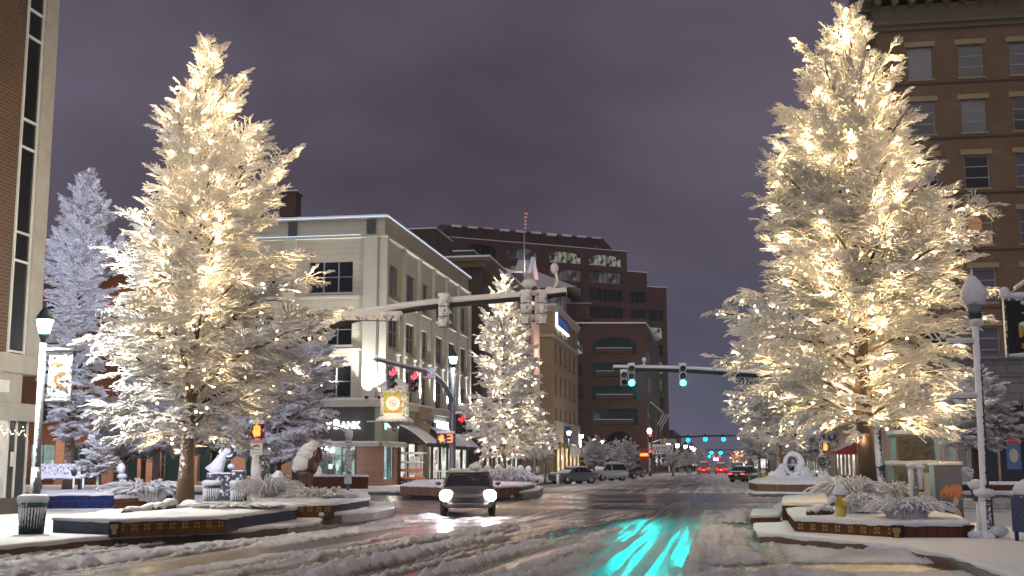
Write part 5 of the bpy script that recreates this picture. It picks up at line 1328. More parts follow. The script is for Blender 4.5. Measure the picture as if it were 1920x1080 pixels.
m=MB(); slab(m,rect(-FW,.26,-.28,.3),19.05,.09,.03,step=.5,rings=(.98,)); slab(m,rect(-.3,.28,.3,SL),19.05,.09,.03,step=.5,rings=(.98,)); slab(m,rect(-FW,.34,-.36,-.27),6.02,.07,.02,step=.4,rings=(.98,)); slab(m,rect(.25,.38,0,SL),6.02,.07,.02,step=.4,rings=(.98,)); m.box(-FW+.2,-.5,.5,SL-.3,zt-.5,zt-.4); m.build('snow','snow',B)
# dark fascia, ledge and ground floor
m=MB(); m.box(-FW,-.02,-.04,.5,base+.28,5.5,0); m.box(-.5,.04,-.0401,SL,base+.28,5.5,1); m.build('fascia',['fascia','stucco_green'],B)
m=MB(); m.box(-FW,.22,-.65,.2,base,base+.28); m.box(.0,.66,-.65,4.6,base,base+.28); m.build('ledge','stone_cream',B)
m=MB(); slab(m,rect(-FW,.0,-.65,-.05),base+.28,.07,.02,step=.4,rings=(.98,)); slab(m,rect(.02,.66,-.6,4.6),base+.28,.07,.02,step=.4,rings=(.98,)); m.build('ledge_snow','snow',B)
m=MB(); m.box(-1.75,-.02,-.10,.4,0,base); m.box(-.3,.10,-.1001,.35,0,base); m.box(-FW,-5.8,-.05,.3,0,.35)
for x in (-7.6,-11.0,-14.6,-FW): m.box(x,x+1.1,-.08,.3,0,base)
m.box(-.3,.04,3.0,4.1,0,base); m.box(-.3,.02,.35,3.0,0,.5)
m.build('travertine_pier','travertine',B)
pieces('door_frame','frame_dark',B,[(-1.9,-1.75,-.06,.3,0,base)]+[(x-.06,x+.06,0.0,.12,0,base) for x in (-5.8,-4.9,-3.9,-2.85)]+[(-5.74,-1.9,.005,.115,2.05,2.18),(-4.84,-3.96,.005,.1,0,.12),(-3.42,-3.34,.0,.1,0,2.05)])
pieces('shopfront_frame','frame_dark',B,[(x-.05,x+.05,.02,.12,.3,base) for x in (-9.5,-8.8,-12.5,-13.4,-16)])

m=MB(); m.box(-5.8,-1.9,.14,.16,0,base); m.build('door_glass','lit_bank',B)
m=MB(); m.box(-3.80,-3.5,-.01,.0,1.2,1.55); m.box(-3.25,-3.05,-.01,.0,1.1,1.5); m.build('door_notice','sign_white',B)
m=MB(); m.box(-FW,-5.8,.13,.16,.3,base); m.build('shop_glass','glass_teal',B)
m=MB(); m.box(-.02,.0,.4,3.0,.5,base); bg_=m.build('bay_glass','lit_cool',B)
m=MB(); 
for y in (.4,1.5,1.9,2.3,2.7,3.0): m.box(-.03,.06,y-.05,y+.05,.5,base)
m.build('bay_mullions','frame_dark',B)
m=MB(); m.box(-.02,.03,4.1,SL,0,base+.3); m.build('side_shop_glass','lit_shop',B)
pieces('shop_pier','brick_dark',B,[(-.05,.16,y,y+.5,0,base+.3) for y in (4.1,6.3,9.0,11.5,14.2,17.0,19.8,22.5,25.5,28.0)]); MB().box(-.04,.14,4.1,SL,0,.4).build('shop_sill','brick_dark',B)
# tan portal with carved name
m=MB(); m.box(.0,.5,9.1,12.0,3.55,5.6); m.box(.0,.5,9.1,9.9,0,3.55); m.box(.0,.5,11.2,12.0,0,3.55); m.box(-.1,.1,9.9,11.2,0,3.5); m.box(0,.62,8.9,12.2,5.6,5.95); m.build('portal','tan_wall',B)
m=MB(); slab(m,rect(0,.62,8.9,12.2),5.95,.08,.02); m.build('portal_snow','snow',B)
text('EL MORO BLDG',.42,'bronze',B,(.51,10.55,4.65),H90,sx=.85,bold=.01)
# bank lettering: white raised letters with a soft halo
for ch,x,s_ in (('Y',-3.78,.62),('B',-3.22,.85),('A',-2.72,.66),('N',-2.22,.66),('K',-1.74,.66)):
    text(ch,s_,'sign_glow',B,(x-.02,-.11,4.0),0,bold=.018,ext=.03,name='sign_letter')
light('AREA','sign_light',(-3.6,-.5,4.3),6,(.8,.88,1),B).rotation_euler=(R(-90),0,0)
pieces('sign_letter','sign_glow',B,[(.05,.12,1.15+k*.33,1.38+k*.33,4.15,4.15+(.30 if k%3 else .36)) for k in range(9)]); m=MB(); m.box(.05,.09,.55,.95,3.95,4.6); m.build('teal_logo','green_led',B)
# awnings
def awning(y0,y1,z1,z0,out,n=6,x0=.05,mat='fabric_dark',curve=.35):
    m=MB(); s_=MB()
    for k in range(n):
        pass
    P=[(x0+out*q,z1+(z0-z1)*(q**(1+curve))) for q in [k/n for k in range(n+1)]]
    vs=[(x,y0,z) for x,z in P]+[(x,y1,z) for x,z in P]; fs=[(k,k+1,n+2+k,n+1+k) for k in range(n)]
    m.add(vs,fs); m.add([(x0,y0,z1),(P[-1][0],y0,P[-1][1]),(x0,y0,P[-1][1])],[(0,1,2)]); m.add([(x0,y1,z1),(P[-1][0],y1,P[-1][1]),(x0,y1,P[-1][1])],[(0,2,1)])
    m.box(P[-1][0]-.02,P[-1][0]+.02,y0,y1,P[-1][1]-.22,P[-1][1]); a=m.build('awning',mat,B)
    s_.add([(x,y,z+.07) for x,y,z in vs]+[(x,y,z+.005) for x,y,z in vs],fs+[(k+2*(n+1),k+1+2*(n+1),k+1,k) for k in range(n)],0,True); s_.build('snow','snow',a)
awning(4.3,8.8,4.35,3.0,2.1); awning(12.8,18.2,4.5,2.9,2.2,mat='fabric_dark'); awning(18.6,23.4,4.5,2.9,2.2)
m=MB(); m.box(.1,.3,14.2,15.2,3.9,4.9); m.build('black_sign_box','sign_black',B)
m=MB(); m.box(.06,.26,15.4,19.6,4.15,5.05); o_=m.build('lit_sign','sign_glow',B); text('S',.62,'sign_black',o_,(.27,15.9,4.35),H90,ext=.004,bold=.015)
# uplighters standing on the belt course
ups=[(-.98,-.62,1.0,1600),(-7.0,-.55,1,260),(-12.5,-.55,1,260),(-.1,-.4,1,420)]
pieces('floodlight','black_metal',B,[(x-.12,x+.12,y-.02,y+.16,6.03,6.22) for x,y,_,p in ups]+[(.42,.62,i*4.8-.02,i*4.8+.25,6.03,6.22) for i in range(1,7)])
for x,y,_,p in ups: light('SPOT','flood_and_fill',(x,y,6.28),p,(.93,.96,1),B,.08,R(75),blend=.9).rotation_euler=(R(180-7),0,0)
for i in range(1,7): light('SPOT','flood_and_fill',(.50,i*4.8+.12,6.28),1100,(.93,.96,1),B,.06,R(62),blend=.9).rotation_euler=(0,R(180-6),0)
for x in (-4.2,-10): light('SPOT','flood_and_fill',(x,-1.0,6.2),900,(1,.95,.85),B,.2,R(110),blend=1).rotation_euler=(R(168),0,0)  # front wash without fixtures, added to brighten the wall
light('POINT','door_lamp',(-3.9,-.6,2.5),60,(.8,1,.98),B,.15); m=MB(); m.ell((-3.9,-.25,2.55),(.16,.12,.10)); m.ell((-4.25,-.25,2.6),(.08,.08,.08)); m.build('entrance_lamp','lamp_cool',B)
# shop light spilling on the pavement along the side
for y in (2,8,16,24): light('AREA','shop_light',(.25,y,2.2),35,(1,.88,.75),B,1.2).rotation_euler=(0,R(-75),0)
t=thing('chimney_stack','dark brick chimney stack on the bank roof beside the left lit tree','chimney',tuple(W(544,408,92)),-SA); m=MB(); m.box(-.65,.65,-.6,.6,-1.2,1.8); m.box(-.75,.75,-.7,.7,1.8,2.0); m.build('brickwork','brick_tower',t); m=MB(); slab(m,rect(-.75,.75,-.7,.7),2.0,.07,.01); m.build('snow','snow',t)
# ---- orange brick block behind the left trees
c2=c-RT*(FW+.4)+D*.0
O=thing('orange_brick_building','orange brick building glowing behind the bluish tree at the left','building',(c2.x,c2.y,.15),-SA)
m=MB(); wi=[]
for x in (1.2,4.2,7.2,10.4,13.6,17):
    for z in (4.6,8.0,11.6): wi.append((20-x-1.1,z,20-x,z+1.9,1,2,'glass_dark' if random.random()<.7 else 'dim_room'))
wi+= [(1,.5,5,3.0,2,1,'glass_teal'),(11.2,.5,13.2,3.0,2,1,'lit_cool'),(14.1,.4,16.9,2.9,3,1,'glass_teal'),(18.0,.4,19.7,2.9,2,1,'glass_teal')]
facade(O,m,(-20,0,0),0,20,15.2,wi,.2,frame='frame_dark'); m.box(-20,0,.4,18,.0,15.0); m.build('wall','brick_orange',O)
m=MB(); m.box(-20,.1,-.15,.3,15.2,15.5); m.build('cornice','brick_orange',O); m=MB(); slab(m,rect(-20,.1,-.15,18),15.5,.1,.02,step=1,rings=(.9,)); m.build('snow','snow',O)
lp_=W(255,514,82); m=MB(); m.ell((0,0,0),.13); q=m.build('wall_lamp','lamp_warm',O,tuple(O.matrix_world.inverted()@lp_) if False else (-2.0,-.6,13.2))
light('POINT','wall_lamp_and_fill',(-2.0,-1.0,13.2),26,(1,.5,.15),O,.2); light('POINT','wall_lamp_and_fill',(-9.0,-2.0,12.2),20,(1,.5,.15),O,.2); pieces('travertine_pier','travertine',O,[(-20+a,-20+b,-.08,-.003,0,3.3) for a,b in ((5.2,11.1),(13.3,14.0),(17.0,17.9),(19.75,20))])  # the first belongs to the wall lamp, the second is added warm fill
for x in (-7,-4,-.5): light('POINT','wall_lamp_and_fill',(x,-1.6,2.6),40,(1,.72,.45),O,.2)  # no lamps at street level: added warm fill on the piers
for x in (-16,-12.5,-9): light('POINT','pier_fill',(x,-1.6,2.5),45,(1,.78,.55),B,.2)  # no canopy lamps here: added warm fill for the bank's left piers
light('POINT','wall_lamp_and_fill',(-5,-2.5,6.2),40,(1,.55,.2),O,.2)  # added warm fill on the brick, without a lamp
# ---- near left: brick tower with a concrete corner
c3=W(75,640,38); T=thing('brick_tower','tall red brick tower with a concrete corner and a lit shop front','building',(c3.x,c3.y,.15),-SA)
m=MB(); m.box(-6,-.12,-16,-.75,4.95,24,0); m.build('brick_wall','brick_left',T)
m=MB(); m.box(-6,.02,-.70,0,4.95,24); m.box(-6,.0,-16,-.7,4.35,4.95) ; m.box(-6,.06,-2.0,.1,4.36,4.96); m.box(-6,-.02,-16,-.80,3.45,4.35); m.box(-6,.0,-16,.15,2.9,3.45); m.build('concrete','concrete',T,bev=.02)
m=MB(); m.box(-.28,-.105,-1.55,-.75,4.98,24); m.build('strip_glass','glass_dark',T)
m=MB(); m.box(-.12,-.06,-1.62,-1.55,4.98,24); m.box(-.12,-.06,-.78,-.70,4.98,24)
for z in (5.0,7.85,8.75,11.5,12.4,15.15,16.05,18.8,19.7): m.box(-.12,-.05,-1.55,-.75,z,z+.07)
m.build('strip_frame','frame_white',T)
m=MB(); m.box(-.9,-.01,-9.0,-1.5,3.75,4.12); m.build('notice_panel','sign_white',T)
m=MB(); m.box(-6,-.1,-16,-.05,0,.55); m.build('plinth','plinth',T)
m=MB(); m.box(-.22,-.20,-1.15,-.1,.55,2.9); m.box(-6,-.22,-.12,-.10,.55,2.9); m.build('shop_glass','glass_grey',T)
m=MB(); m.box(-.4,-.20,-16,-1.15,.55,2.9); m.build('lit_interior','lit_left',T)
m=MB()
for y in (-3.1,-1.95,-1.15,-.72,-.12): m.box(-.24,-.16,y-.035,y+.035,.55,2.9)
m.build('shop_mullions','frame_white',T)
m=MB(); rn=random.Random(5)
for k in range(34):
    y=-1.9+k*.055; z=2.75-.25*abs(math.sin(k*.45))-rn.random()*.05; m.ell((-.19,y,z),.011,6,4)
for k in range(12): m.ell((-.19,-2.75+.4*abs(math.sin(k*.5)),2.7-k*.06),.011,6,4)
m.build('fairy_lights','bulb_warm',T)
m=MB(); m.box(-.19,-.17,-.95,-.80,1.5,1.95); m.build('door_sign','sign_white',T)
light('AREA','shop_light',(.1,-3.0,2.2),60,(1,.88,.72),T,1.5).rotation_euler=(0,R(-65),0)
pieces('floodlight','black_metal',T,[(-1.7,-1.3,.02,.25,9.2,9.6),(-1.7,-1.3,.02,.25,4.2,4.6)])  # two added fixtures, unseen on the back of the tower
light('SPOT','flood_and_fill',(-1.5,.6,9.4),2600,(.70,.73,1),T,.2,R(110),to=(-2.5,14,8),blend=.8); light('SPOT','flood_and_fill',(-1.5,.6,4.4),520,(.74,.74,1),T,.2,R(120),to=(3,14,2.5),blend=.8)  # added lavender light for the bluish tree and the cool ground beside it
# ---- right: tall brown brick building
c4=W(1641,30,80); A=thing('brown_brick_building','tall brown brick office building with rows of stone-capped windows filling the right side','building',(c4.x,c4.y,.15),-SA)
m=MB(); wi=[];lt_=[]
for j in range(6):
    z=28.15-3.93*j-.15
    for i in range(7):
        x=2.05+3.36*i; pn=random.choice(['glass_blind','glass_blind','glass_grey','glass_dark','glass_dark'])
        if (j,i)==(3,1): pn='lit_window'
        if j==0: pn=['glass_blind','glass_dark','glass_dark','glass_grey'][i%4]
        wi.append((x,z-8.6,x+1.62,z+2.3-8.6,1,3,pn)); lt_.append((x,z))
facade(A,m,(0,0,8.6),0,26,24.2,wi,.25,frame='frame_light',lintel='tan_wall',sillmat='tan_wall'); 
wi=[]
for j in range(6):
    z=28.0-3.93*j
    for i in range(6): wi.append((2+3.8*i,z-8.6,3.6+3.8*i,z+2.3-8.6,1,3,'glass_dark'))
facade(A,m,(0,24,8.6),-H90,24,24.2,wi,.25,frame='frame_light'); m.box(.3,26,.4,24,0,32); m.build('wall','brick_brown',A)
m=MB()
for j in range(6): z=28.0-3.93*j; m.box(-.05,26,-.035,0,z-.45,z-.30)
m.build('string_course','brick_dark',A)
m=MB(); m.box(-.15,26,-.2,24,31.6,31.95); m.box(-.35,26,-.4,24,31.95,32.2); m.box(-.2,26,-.2,24,32.2,33.4); m.box(-1.5,26,-1.3,24.5,34.3,34.8); m.box(-1.2,26,-1.0,24.3,33.9,34.3)
for k in range(22): m.box(-1.2,-.2,k*1.1,k*1.1+.4,33.3,33.9)
for k in range(22): m.box(k*1.15-.1,k*1.15+.3,-1.0,-.2,33.3,33.9)
m.build('cornice','tan_dark',A)
m=MB(); m.box(-.06,26,-.12,.4,5.6,8.6); m.box(-.12,26,-.4,.4,8.45,8.75); m.box(-.12,26,-.25,.4,7.3,7.5); m.box(-.12,26,-.25,.4,5.5,5.7); m.box(-.06,.4,.4,24,5.5,8.7); m.build('stone_base','block_grey',A)
m=MB(); m.box(-.1,4.6,-.02,.1,.3,5.5); m.box(-.02,.1,.1,6,.3,5.5); m.build('curtained_glass','lit_curtain',A)
m=MB(); m.box(4.6,26,.0,.1,.3,5.5); m.build('shop_glass','glass_grey',A)
m=MB(); m.box(-.1,26,-.15,.3,0,.3); m.box(4.6,26,-.1,.1,3.9,4.1)
m.build('plinth','plinth',A)
m=MB()
for x in (-.1,.9,1.9,2.9,3.9,4.7,6.5,8.3,10.1,11.9,13.7,15.5): m.box(x-.07,x+.07,-.14,0,.3,5.5)
for k in range(7): m.box(-.14,-.0,.1+k*.9,.2+k*.9,.3,5.5)
m.build('mullions','copper_mullion',A)
m=MB(); m.box(7.0,7.9,-.03,-.0,1.2,3.3); po=m.build('poster','mural_blue',A); m=MB(); m.box(7.0,7.9,-.035,-.0301,2.85,3.3); m.build('poster_header','sign_red',po); m=MB(); m.ell((7.45,-.035,2.1),(.3,.01,.45)); m.build('poster_picture','mural_pale',po)
m=MB(); m.box(11.0,14,-.01,.0,.5,1.4); m.box(11.0,14,-.01,0,1.6,1.7); m.build('reflection_panel','stone_grey',A) if False else None
light('AREA','shop_light',(2.2,-.3,4.0),60,(.85,1,.9),A,2.0).rotation_euler=(R(-60),0,0)
# ---- dark brick block next to the bank, heavy cornice
def block(label,px,py_top,Z,Wf,L,wall,zlist=(),cols=(),side=True,top=None,cat='building',wd=1.3,wh=2.0,pane='glass_dark',nc=1,nr=2,fcols=(),frame='frame_dark',over=.5,name='brick_building',cornice=None,Wr=None,snow=True,rz=None):
    c=W(px,py_top,Z); h=c.z-.15; B=thing(name,label,cat,(c.x,c.y,.15),-SA if rz is None else rz)
    m=MB(); sw=[(y,z,y+wd,z+wh,nc,nr,pane if isinstance(pane,str) else random.choice(pane)) for y in cols for z in zlist]; fw=[(Wf-x-wd,z,Wf-x,z+wh,nc,nr,pane if isinstance(pane,str) else random.choice(pane)) for x in fcols for z in zlist]
    facade(B,m,(0,0,0),H90,L,h,sw,.2,frame=frame); facade(B,m,(-Wf,0,0),0,Wf,h,fw,.2,frame=frame)
    m.box(-Wf,-.4,.4,L,0,h-.1); m.box(-Wf,-.01,.01,L,h-.3,h); m.build('wall',wall,B)
    if over:
        m=MB(); m.box(-Wf,over,-over,0,h-.35,h); m.box(0,over,0,L,h-.35,h); m.box(-Wf,over*.5,-over*.5,0,h-.9,h-.35); m.box(0,over*.5,0,L,h-.9,h-.35); m.build('cornice',cornice or wall,B)
    if snow: m=MB(); slab(m,rect(-Wf,over,-over,L),h,.18,.03,step=1.5,rings=(.9,)); m.build('snow','snow',B)
    return B,h
B2,h2=block('dark brown brick block with a heavy snow-edged cornice just beyond the bank','905' and 905,484,118,13,23,'brick_dark',(6,10,14),(2,6,10,14,18),over=.9,cornice='tan_dark',name='brick_building')
m=MB(); m.box(.0,.1,.5,22,.3,3.0); m.build('shop_glass','lit_shop',B2); m=MB(); 
for y in (0,3,5,8,11,14,17,20,22.3): m.box(.0,.3,y,y+.8,0,3.1)
m.box(0,.35,0,23,3.0,4.2); m.build('shop_pier','brick_tower',B2); m=MB(); m.tube([(.5,9,2.4),(.5,9.6,2.9),(.5,10,2.7),(.5,10.6,3.3)],.07,6); m.build('red_neon','red_led',B2)
for y in (3,10,17): light('AREA','shop_light',(.5,y,2.2),50,(1,.8,.65),B2,1.2).rotation_euler=(0,R(-75),0)
B3,h3=block('red brick building with a pink-lit gable between the dark block and the tan building',975,512,141,16,14,'brick_tower',(6,10,14,18),(1.5,5,8.5),over=.3)
m=MB(); m.add([(.35,2,h3-2.5),(.35,7,h3-2.5),(.35,7,h3+.4),(.35,4.5,h3+2.4),(.35,2,h3+.4),(-1,2,h3-2.5),(-1,7,h3-2.5),(-1,7,h3+.4),(-1,4.5,h3+2.4),(-1,2,h3+.4)],[(0,1,2,3,4),(9,8,7,6,5),(2,7,8,3),(3,8,9,4),(0,4,9,5),(1,6,7,2)]); m.box(.3,1.2,1.2,7.8,h3-3.0,h3-2.5); m.build('gable','stone_cream',B3)
m=MB(); m.beam((.9,1.6,h3+.3),(.9,4.5,h3+2.65),.5,.12); m.beam((.9,7.4,h3+.3),(.9,4.5,h3+2.65),.5,.12); m.build('gable_snow','snow',B3)
m=MB(); m.box(.02,.35,8.5,13.5,4,h3-4); m.build('pink_panel','stone_cream',B3)
light('POINT','facade_light',(2.2,4.5,h3-4.2),260,(1,.55,.45),B3,.2); light('POINT','facade_light',(2.4,11,h3-9),260,(1,.5,.42),B3,.2)
m=MB(); m.add([(-15,0,h3),(0,0,h3),(0,14,h3),(-15,14,h3),(-9,7,h3+2.6),(-5,7,h3+2.6)],[(0,1,5,4),(1,2,5),(2,3,4,5),(3,0,4)]); m.build('roof','tower_roof',B3)
p=W(983,508,139); t=thing('flagpole','tall flagpole with a limp striped flag above the red brick gable','flagpole',tuple(p)); hp=W(983,392,139).z-p.z
m=MB(); m.lathe([(.13,-1),(.12,0),(.05,hp)],8); m.ell((0,0,hp+.1),.12); m.build('pole','galv',t)
m=MB(); rn=random.Random(2)
for k in range(12): 
    z=hp-.2-k*.22; m.add([(.03,-.12,z),(.42-.02*k+.05*math.sin(k),-.10,z-.10),(.42-.02*k+.05*math.sin(k+1),-.1,z-.32),(.03,-.12,z-.22)],[(0,1,2,3)],k%2)
o_=m.build('flag',['sign_red','sign_white'],t); o_.modifiers.new('thick','SOLIDIFY').thickness=.03
light('POINT','pole_light',(.8,-1,.6),120,(.75,.9,1),t,.1)
# modern dark building with a wide snowy hip roof
c5=W(1066,536,200); Q=thing('hip_roofed_building','dark building with a wide snowy hip roof rising behind the tan building','building',(c5.x,c5.y,.15),-SA); hq=c5.z-.15
m=MB(); m.box(-20,-1.2,1.2,24,0,hq-.2); m.build('wall','brick_tower',Q); m=MB(); m.box(-9,-1.0,1.0,1.19,hq-6,hq-1.0); m.box(-1.19,-1.0,1.0,22,hq-6,hq-1.0); m.build('glazing','dim_room',Q)
m=MB()
for x in (-9,-7,-5,-3,-1.2): m.box(x-.1,x+.1,.8,1.0,hq-6,hq-1)
m.box(-9,-1.0,.78,.99,hq-3.6,hq-3.4); m.build('glazing_frame','frame_light',Q)
m=MB(); m.add([(-22,-.5,hq-.3),(1.5,-.5,hq-.3),(1.5,26,hq-3.6),(-22,26,hq-3.6),(-14,9,hq+4.6),(-8,9,hq+4.6)],[(0,1,5,4),(1,2,5),(2,3,4,5),(3,0,4)]); m.build('roof','snow_dirty',Q)
# tan building with a blue-lit sign
B4,h4=block('tan four-storey building with a blue-edged lit sign near its roof',1037,572,168,14,30,'tan_wall',(6.6,11.4,16.0,20.3),(1.6,7.0,12.6,18.2,23.8),over=.5,wd=1.9,wh=2.9,fcols=(),pane=['glass_grey','glass_dark','glass_dark'],nr=3,nc=2,cornice='stone_cream')
m=MB(); m.box(-14,.25,-.25,0,19.4,19.8); m.box(0,.25,0,30,19.4,19.8); m.box(-14,-1.2,-.15,0,5.8,9.2); m.build('string_course','stone_cream',B4)
m=MB(); m.box(.0,.3,0,30,4.6,7.6) ; m.build('cream_band','cream_wall',B4)
pieces('pier','tan_dark',B4,[(.0,.4,k*4.9,k*4.9+.6,0,4.6) for k in range(7)]); m=MB(); m.box(0,.12,.6,29.5,.3,3.8); m.build('shop_glass','lit_warm',B4)
m=MB(); m.box(.12,.3,2.2,15.5,h4-2.6,h4-.9); sg=m.build('sign_board','navy_paint',B4); m=MB(); m.box(.12,.36,2.0,2.25,h4-2.9,h4-.8); m.box(.12,.36,2.0,15.6,h4-2.9,h4-2.65); m.build('sign_edge','sign_glow',sg); pieces('sign_letter','blue_sign',sg,[(.30,.36,3.2+k*1.45,4.3+k*1.45,h4-2.35,h4-1.25) for k in range(8)])
m=MB(); m.add([(.3,16,4.2),(3.0,16,3.7),(3.0,29,3.7),(.3,29,4.2),(.3,16,3.0),(3.0,16,2.9),(3.0,29,2.9),(.3,29,3.0)],[(0,1,2,3),(7,6,5,4),(0,4,5,1),(1,5,6,2),(2,6,7,3)]); m.build('canopy','cream_wall',B4)
for y in (6,20): light('POINT','shop_light',(2.2,y,2.5),160,(1,.75,.45),B4,.3)
m=MB(); m.box(.45,.6,28.0,28.6,4.2,6.4); m.build('lit_blade_sign','sign_glow',B4); m=MB(); m.box(.45,1.2,9,10.6,4.6,7.0); m.build('blue_banner','blue_fabric',B4)
# street lamps' wash on the tan facade comes from the lamps themselves
# rooftop boxes behind the bank
for px,py,Z,wf,L,hh,lab in ((818,428,125,7,8,9,'dark brick stair tower showing above the bank roof'),(888,470,150,20,10,12,'low dark rooftop block between the bank roof and the red tower')):
    c_=W(px,py,Z); t=thing('rooftop_block',lab,'building',(c_.x,c_.y,.15),-SA); m=MB(); m.box(-wf,0,0,L,0,c_.z-.15); m.build('wall','brick_dark',t); m=MB(); slab(m,rect(-wf,0,0,L),c_.z-.15,.12,.02,step=1,rings=(.9,)); m.build('snow','snow',t)
# ---- brick podium with the big arch
def spandrel(m,x0,x1,z0,z1,y,dep,n=18,mi=0):
    "fills the corners above an arch that spans x0..x1 from z0 up to z1"
    cx=(x0+x1)/2; rx=(x1-x0)/2; rz_=z1-z0
    for k in range(n):
        a0=math.pi*k/n; a1=math.pi*(k+1)/n
        xa,za=cx-math.cos(a0)*rx,z0+math.sin(a0)*rz_; xb,zb=cx-math.cos(a1)*rx,z0+math.sin(a1)*rz_
        m.add([(xa,y,za),(xb,y,zb),(xb,y,z1+.001),(xa,y,z1+.001)],[(0,1,2,3)],mi); m.add([(xa,y,za),(xb,y,zb),(xb,y+dep,zb),(xa,y+dep,za)],[(3,2,1,0)],mi)
Z=205; k_=Z/F
def X_(px): return W(px,780,Z).x
def Z_(py): return W(1100,py,Z).z-.15
xr=X_(1213); P_=thing('brick_podium','lower red brick block with a great arch and a balcony-like stack of dark windows','building',(xr,Z,.15))
def lx(px): return X_(px)-xr
m=MB(); wins=[]; x0=lx(1052); Wd=-x0; hp=Z_(607)
sl=[(632,663),(679,706),(723,750),(766,797)]
holes=[]
for a,b in sl: holes.append((lx(1110)-x0,Z_(b),lx(1196)-x0,Z_(a)))
for a,b in ((597,621),(638,663),(681,705),(723,748),(764,790)): holes.append((lx(1080)-x0,Z_(b),lx(1093)-x0,Z_(a)))
holes.append((lx(1124)-x0,0,lx(1197)-x0,Z_(808)))
m.wall((x0,0,0),0,Wd,hp,holes,.8); spandrel(m,lx(1124),lx(1197),Z_(872),Z_(808),0,.8); spandrel(m,lx(1110),lx(1196),Z_(650),Z_(631.9),0,.8)
m.box(x0,-.1,9,30,0,hp-.1); m.box(x0,lx(1108),.0,30,hp,Z_(569)); m.add([(lx(1108),0,hp),(lx(1108),0,Z_(569)),(lx(1108),14,Z_(569)-2),(lx(1108),14,hp)],[(0,1,2,3)])
m.add([(0,0,0),(8,46,0),(8,46,hp),(0,0,hp)],[(0,1,2,3)])
m.build('wall','brick_tower',P_)
m=MB(); m.box(x0,-.1,.5,9,-.1,.0); m.box(x0+.3,-.2,8.7,8.9,0,hp-.2); m.build('arch_passage','interior_dark',P_)
for (a,b) in sl:
    m=MB(); m.box(lx(1110),lx(1196),.78,.84,Z_(b),Z_(a)); o_=m.build('window','glass_teal',P_); m=MB()
    for q in range(1,8): xx=lx(1110)+(lx(1196)-lx(1110))*q/8; m.box(xx-.06,xx+.06,.70,.77,Z_(b),Z_(a))
    m.build('window_frame','black_metal',o_)
for (a,b) in ((638,663),(679,706),(723,750),(766,797)):
    m=MB(); m.box(lx(1118),lx(1187),-.25,.5,Z_(b-1),Z_(b-10)); bo=m.build('balcony','brick_tower',P_); m=MB(); m.box(lx(1118),lx(1187),-.3,.5,Z_(b-10),Z_(b-11)); m.build('snow','snow',bo)
    if False: pass
for i,(a,b) in enumerate(((597,621),(638,663),(681,705),(723,748),(764,790))):
    m=MB(); m.box(lx(1080),lx(1093),.5,.56,Z_(b),Z_(a)); m.build('window','lit_office' if i==1 else 'glass_dark',P_)
m=MB(); m.box(lx(1112),lx(1126),.70,.76,Z_(789),Z_(775)); m.build('lit_window','dim_room',P_)
m=MB(); slab(m,[(x0,-.2),(.1,-.2),(6,30),(x0,30)],hp,.3,.1,step=2,rings=(.9,)); m.box(x0,lx(1108)+.2,-.15,.4,Z_(569),Z_(568)); m.build('snow','snow',P_)
m=MB(); 
for i in range(5):
    for yy in (6,18): pass
for i,zz in enumerate((5,9.5,14,18.5)):
    m.add([(.0+.174*3+.03,3,zz),(.174*12+.03,12,zz),(.174*12+.03,12,zz+2.6),(.174*3+.03,3,zz+2.6)],[(0,1,2,3)])
m.build('side_windows','glass_dark',P_)
m=MB(); m.box(lx(1074),lx(1077),-.4,-.1,Z_(840),Z_(811)); m.build('green_edge_sign','green_led',P_); m=MB(); m.box(lx(1199),lx(1213),-.5,-.1,Z_(855),Z_(850)); m.build('orange_sign','signal_orange',P_)
# ---- the red brick tower behind
phi=math.atan2(.407,.913); c6=Vector((W(820,600,240).x,240,.15)); K=thing('red_brick_tower','stepped red brick office tower with dark ribbon windows, a few of them lit','building',tuple(c6),phi)
rn=random.Random(11); wins=[];arches=[]
bays=[(6,13.2),(15.3,22.8),(25.4,33.2),(35.0,43.2),(45.2,53.4)]
m=MB(); hk=47.8
for j in range(11):
    zt_=46.8-3.85*j; 
    for i,(a,b) in enumerate(bays):
        if i==4 and j<2: continue
        bb=b if not(i==4 and j==2) else 49
        wins.append((a,zt_-2.55,bb,zt_))
m.wall((0,0,0),0,44.4,hk,[w_ for w_ in wins if w_[2]<44.4],.6); m.wall((44.4,0,0),0,5,43.4,[(w_[0]-44.4,w_[1],min(w_[2],49)-44.4,w_[3]) for w_ in wins if w_[0]>44.4 and w_[3]<42],.6); m.wall((49.4,0,0),0,5,40.3,[(0,w_[1],w_[2]-49.4,w_[3]) for w_ in wins if w_[2]>50 and w_[3]<39.5],.6)
for i in range(4): spandrel(m,bays[i][0],bays[i][1],46.8-1.3,46.8,0,.6)
m.box(0,44.2,.9,30,0,hk-.1); m.box(44.2,49.2,.9,26,0,43.3); m.box(49.2,54.35,.9,22,0,40.2); m.add([(44.4,0,43.4),(46.4,10,43.4),(46.4,10,45),(44.4,0,hk)],[(0,1,2,3)]); m.add([(54.4,0,0),(54.4,20,0),(54.4,20,40.3),(54.4,0,40.3)],[(0,1,2,3)])
m.build('wall','brick_tower',K)
for w_ in wins:
    pn='glass_dark'; j=round((46.8-w_[3])/3.85); i=[k for k,b in enumerate(bays) if b[0]==w_[0]][0]
    if (j,i) in ((0,2),(0,3)): pn='lit_office'
    if (j,i) in ((4,4),(6,4),(1,1)): pn='lit_office'
    if (j,i) in ((1,2),(1,3),(4,3),(4,2),(0,1),(5,3),(2,2),(7,4)): pn='dim_room'
    window(K,(w_[0],.5,w_[1]),0,w_[2]-w_[0],w_[3]-w_[1],max(3,int((w_[2]-w_[0])/1.05)),1,'frame_dark',pn,.08,False,.05)
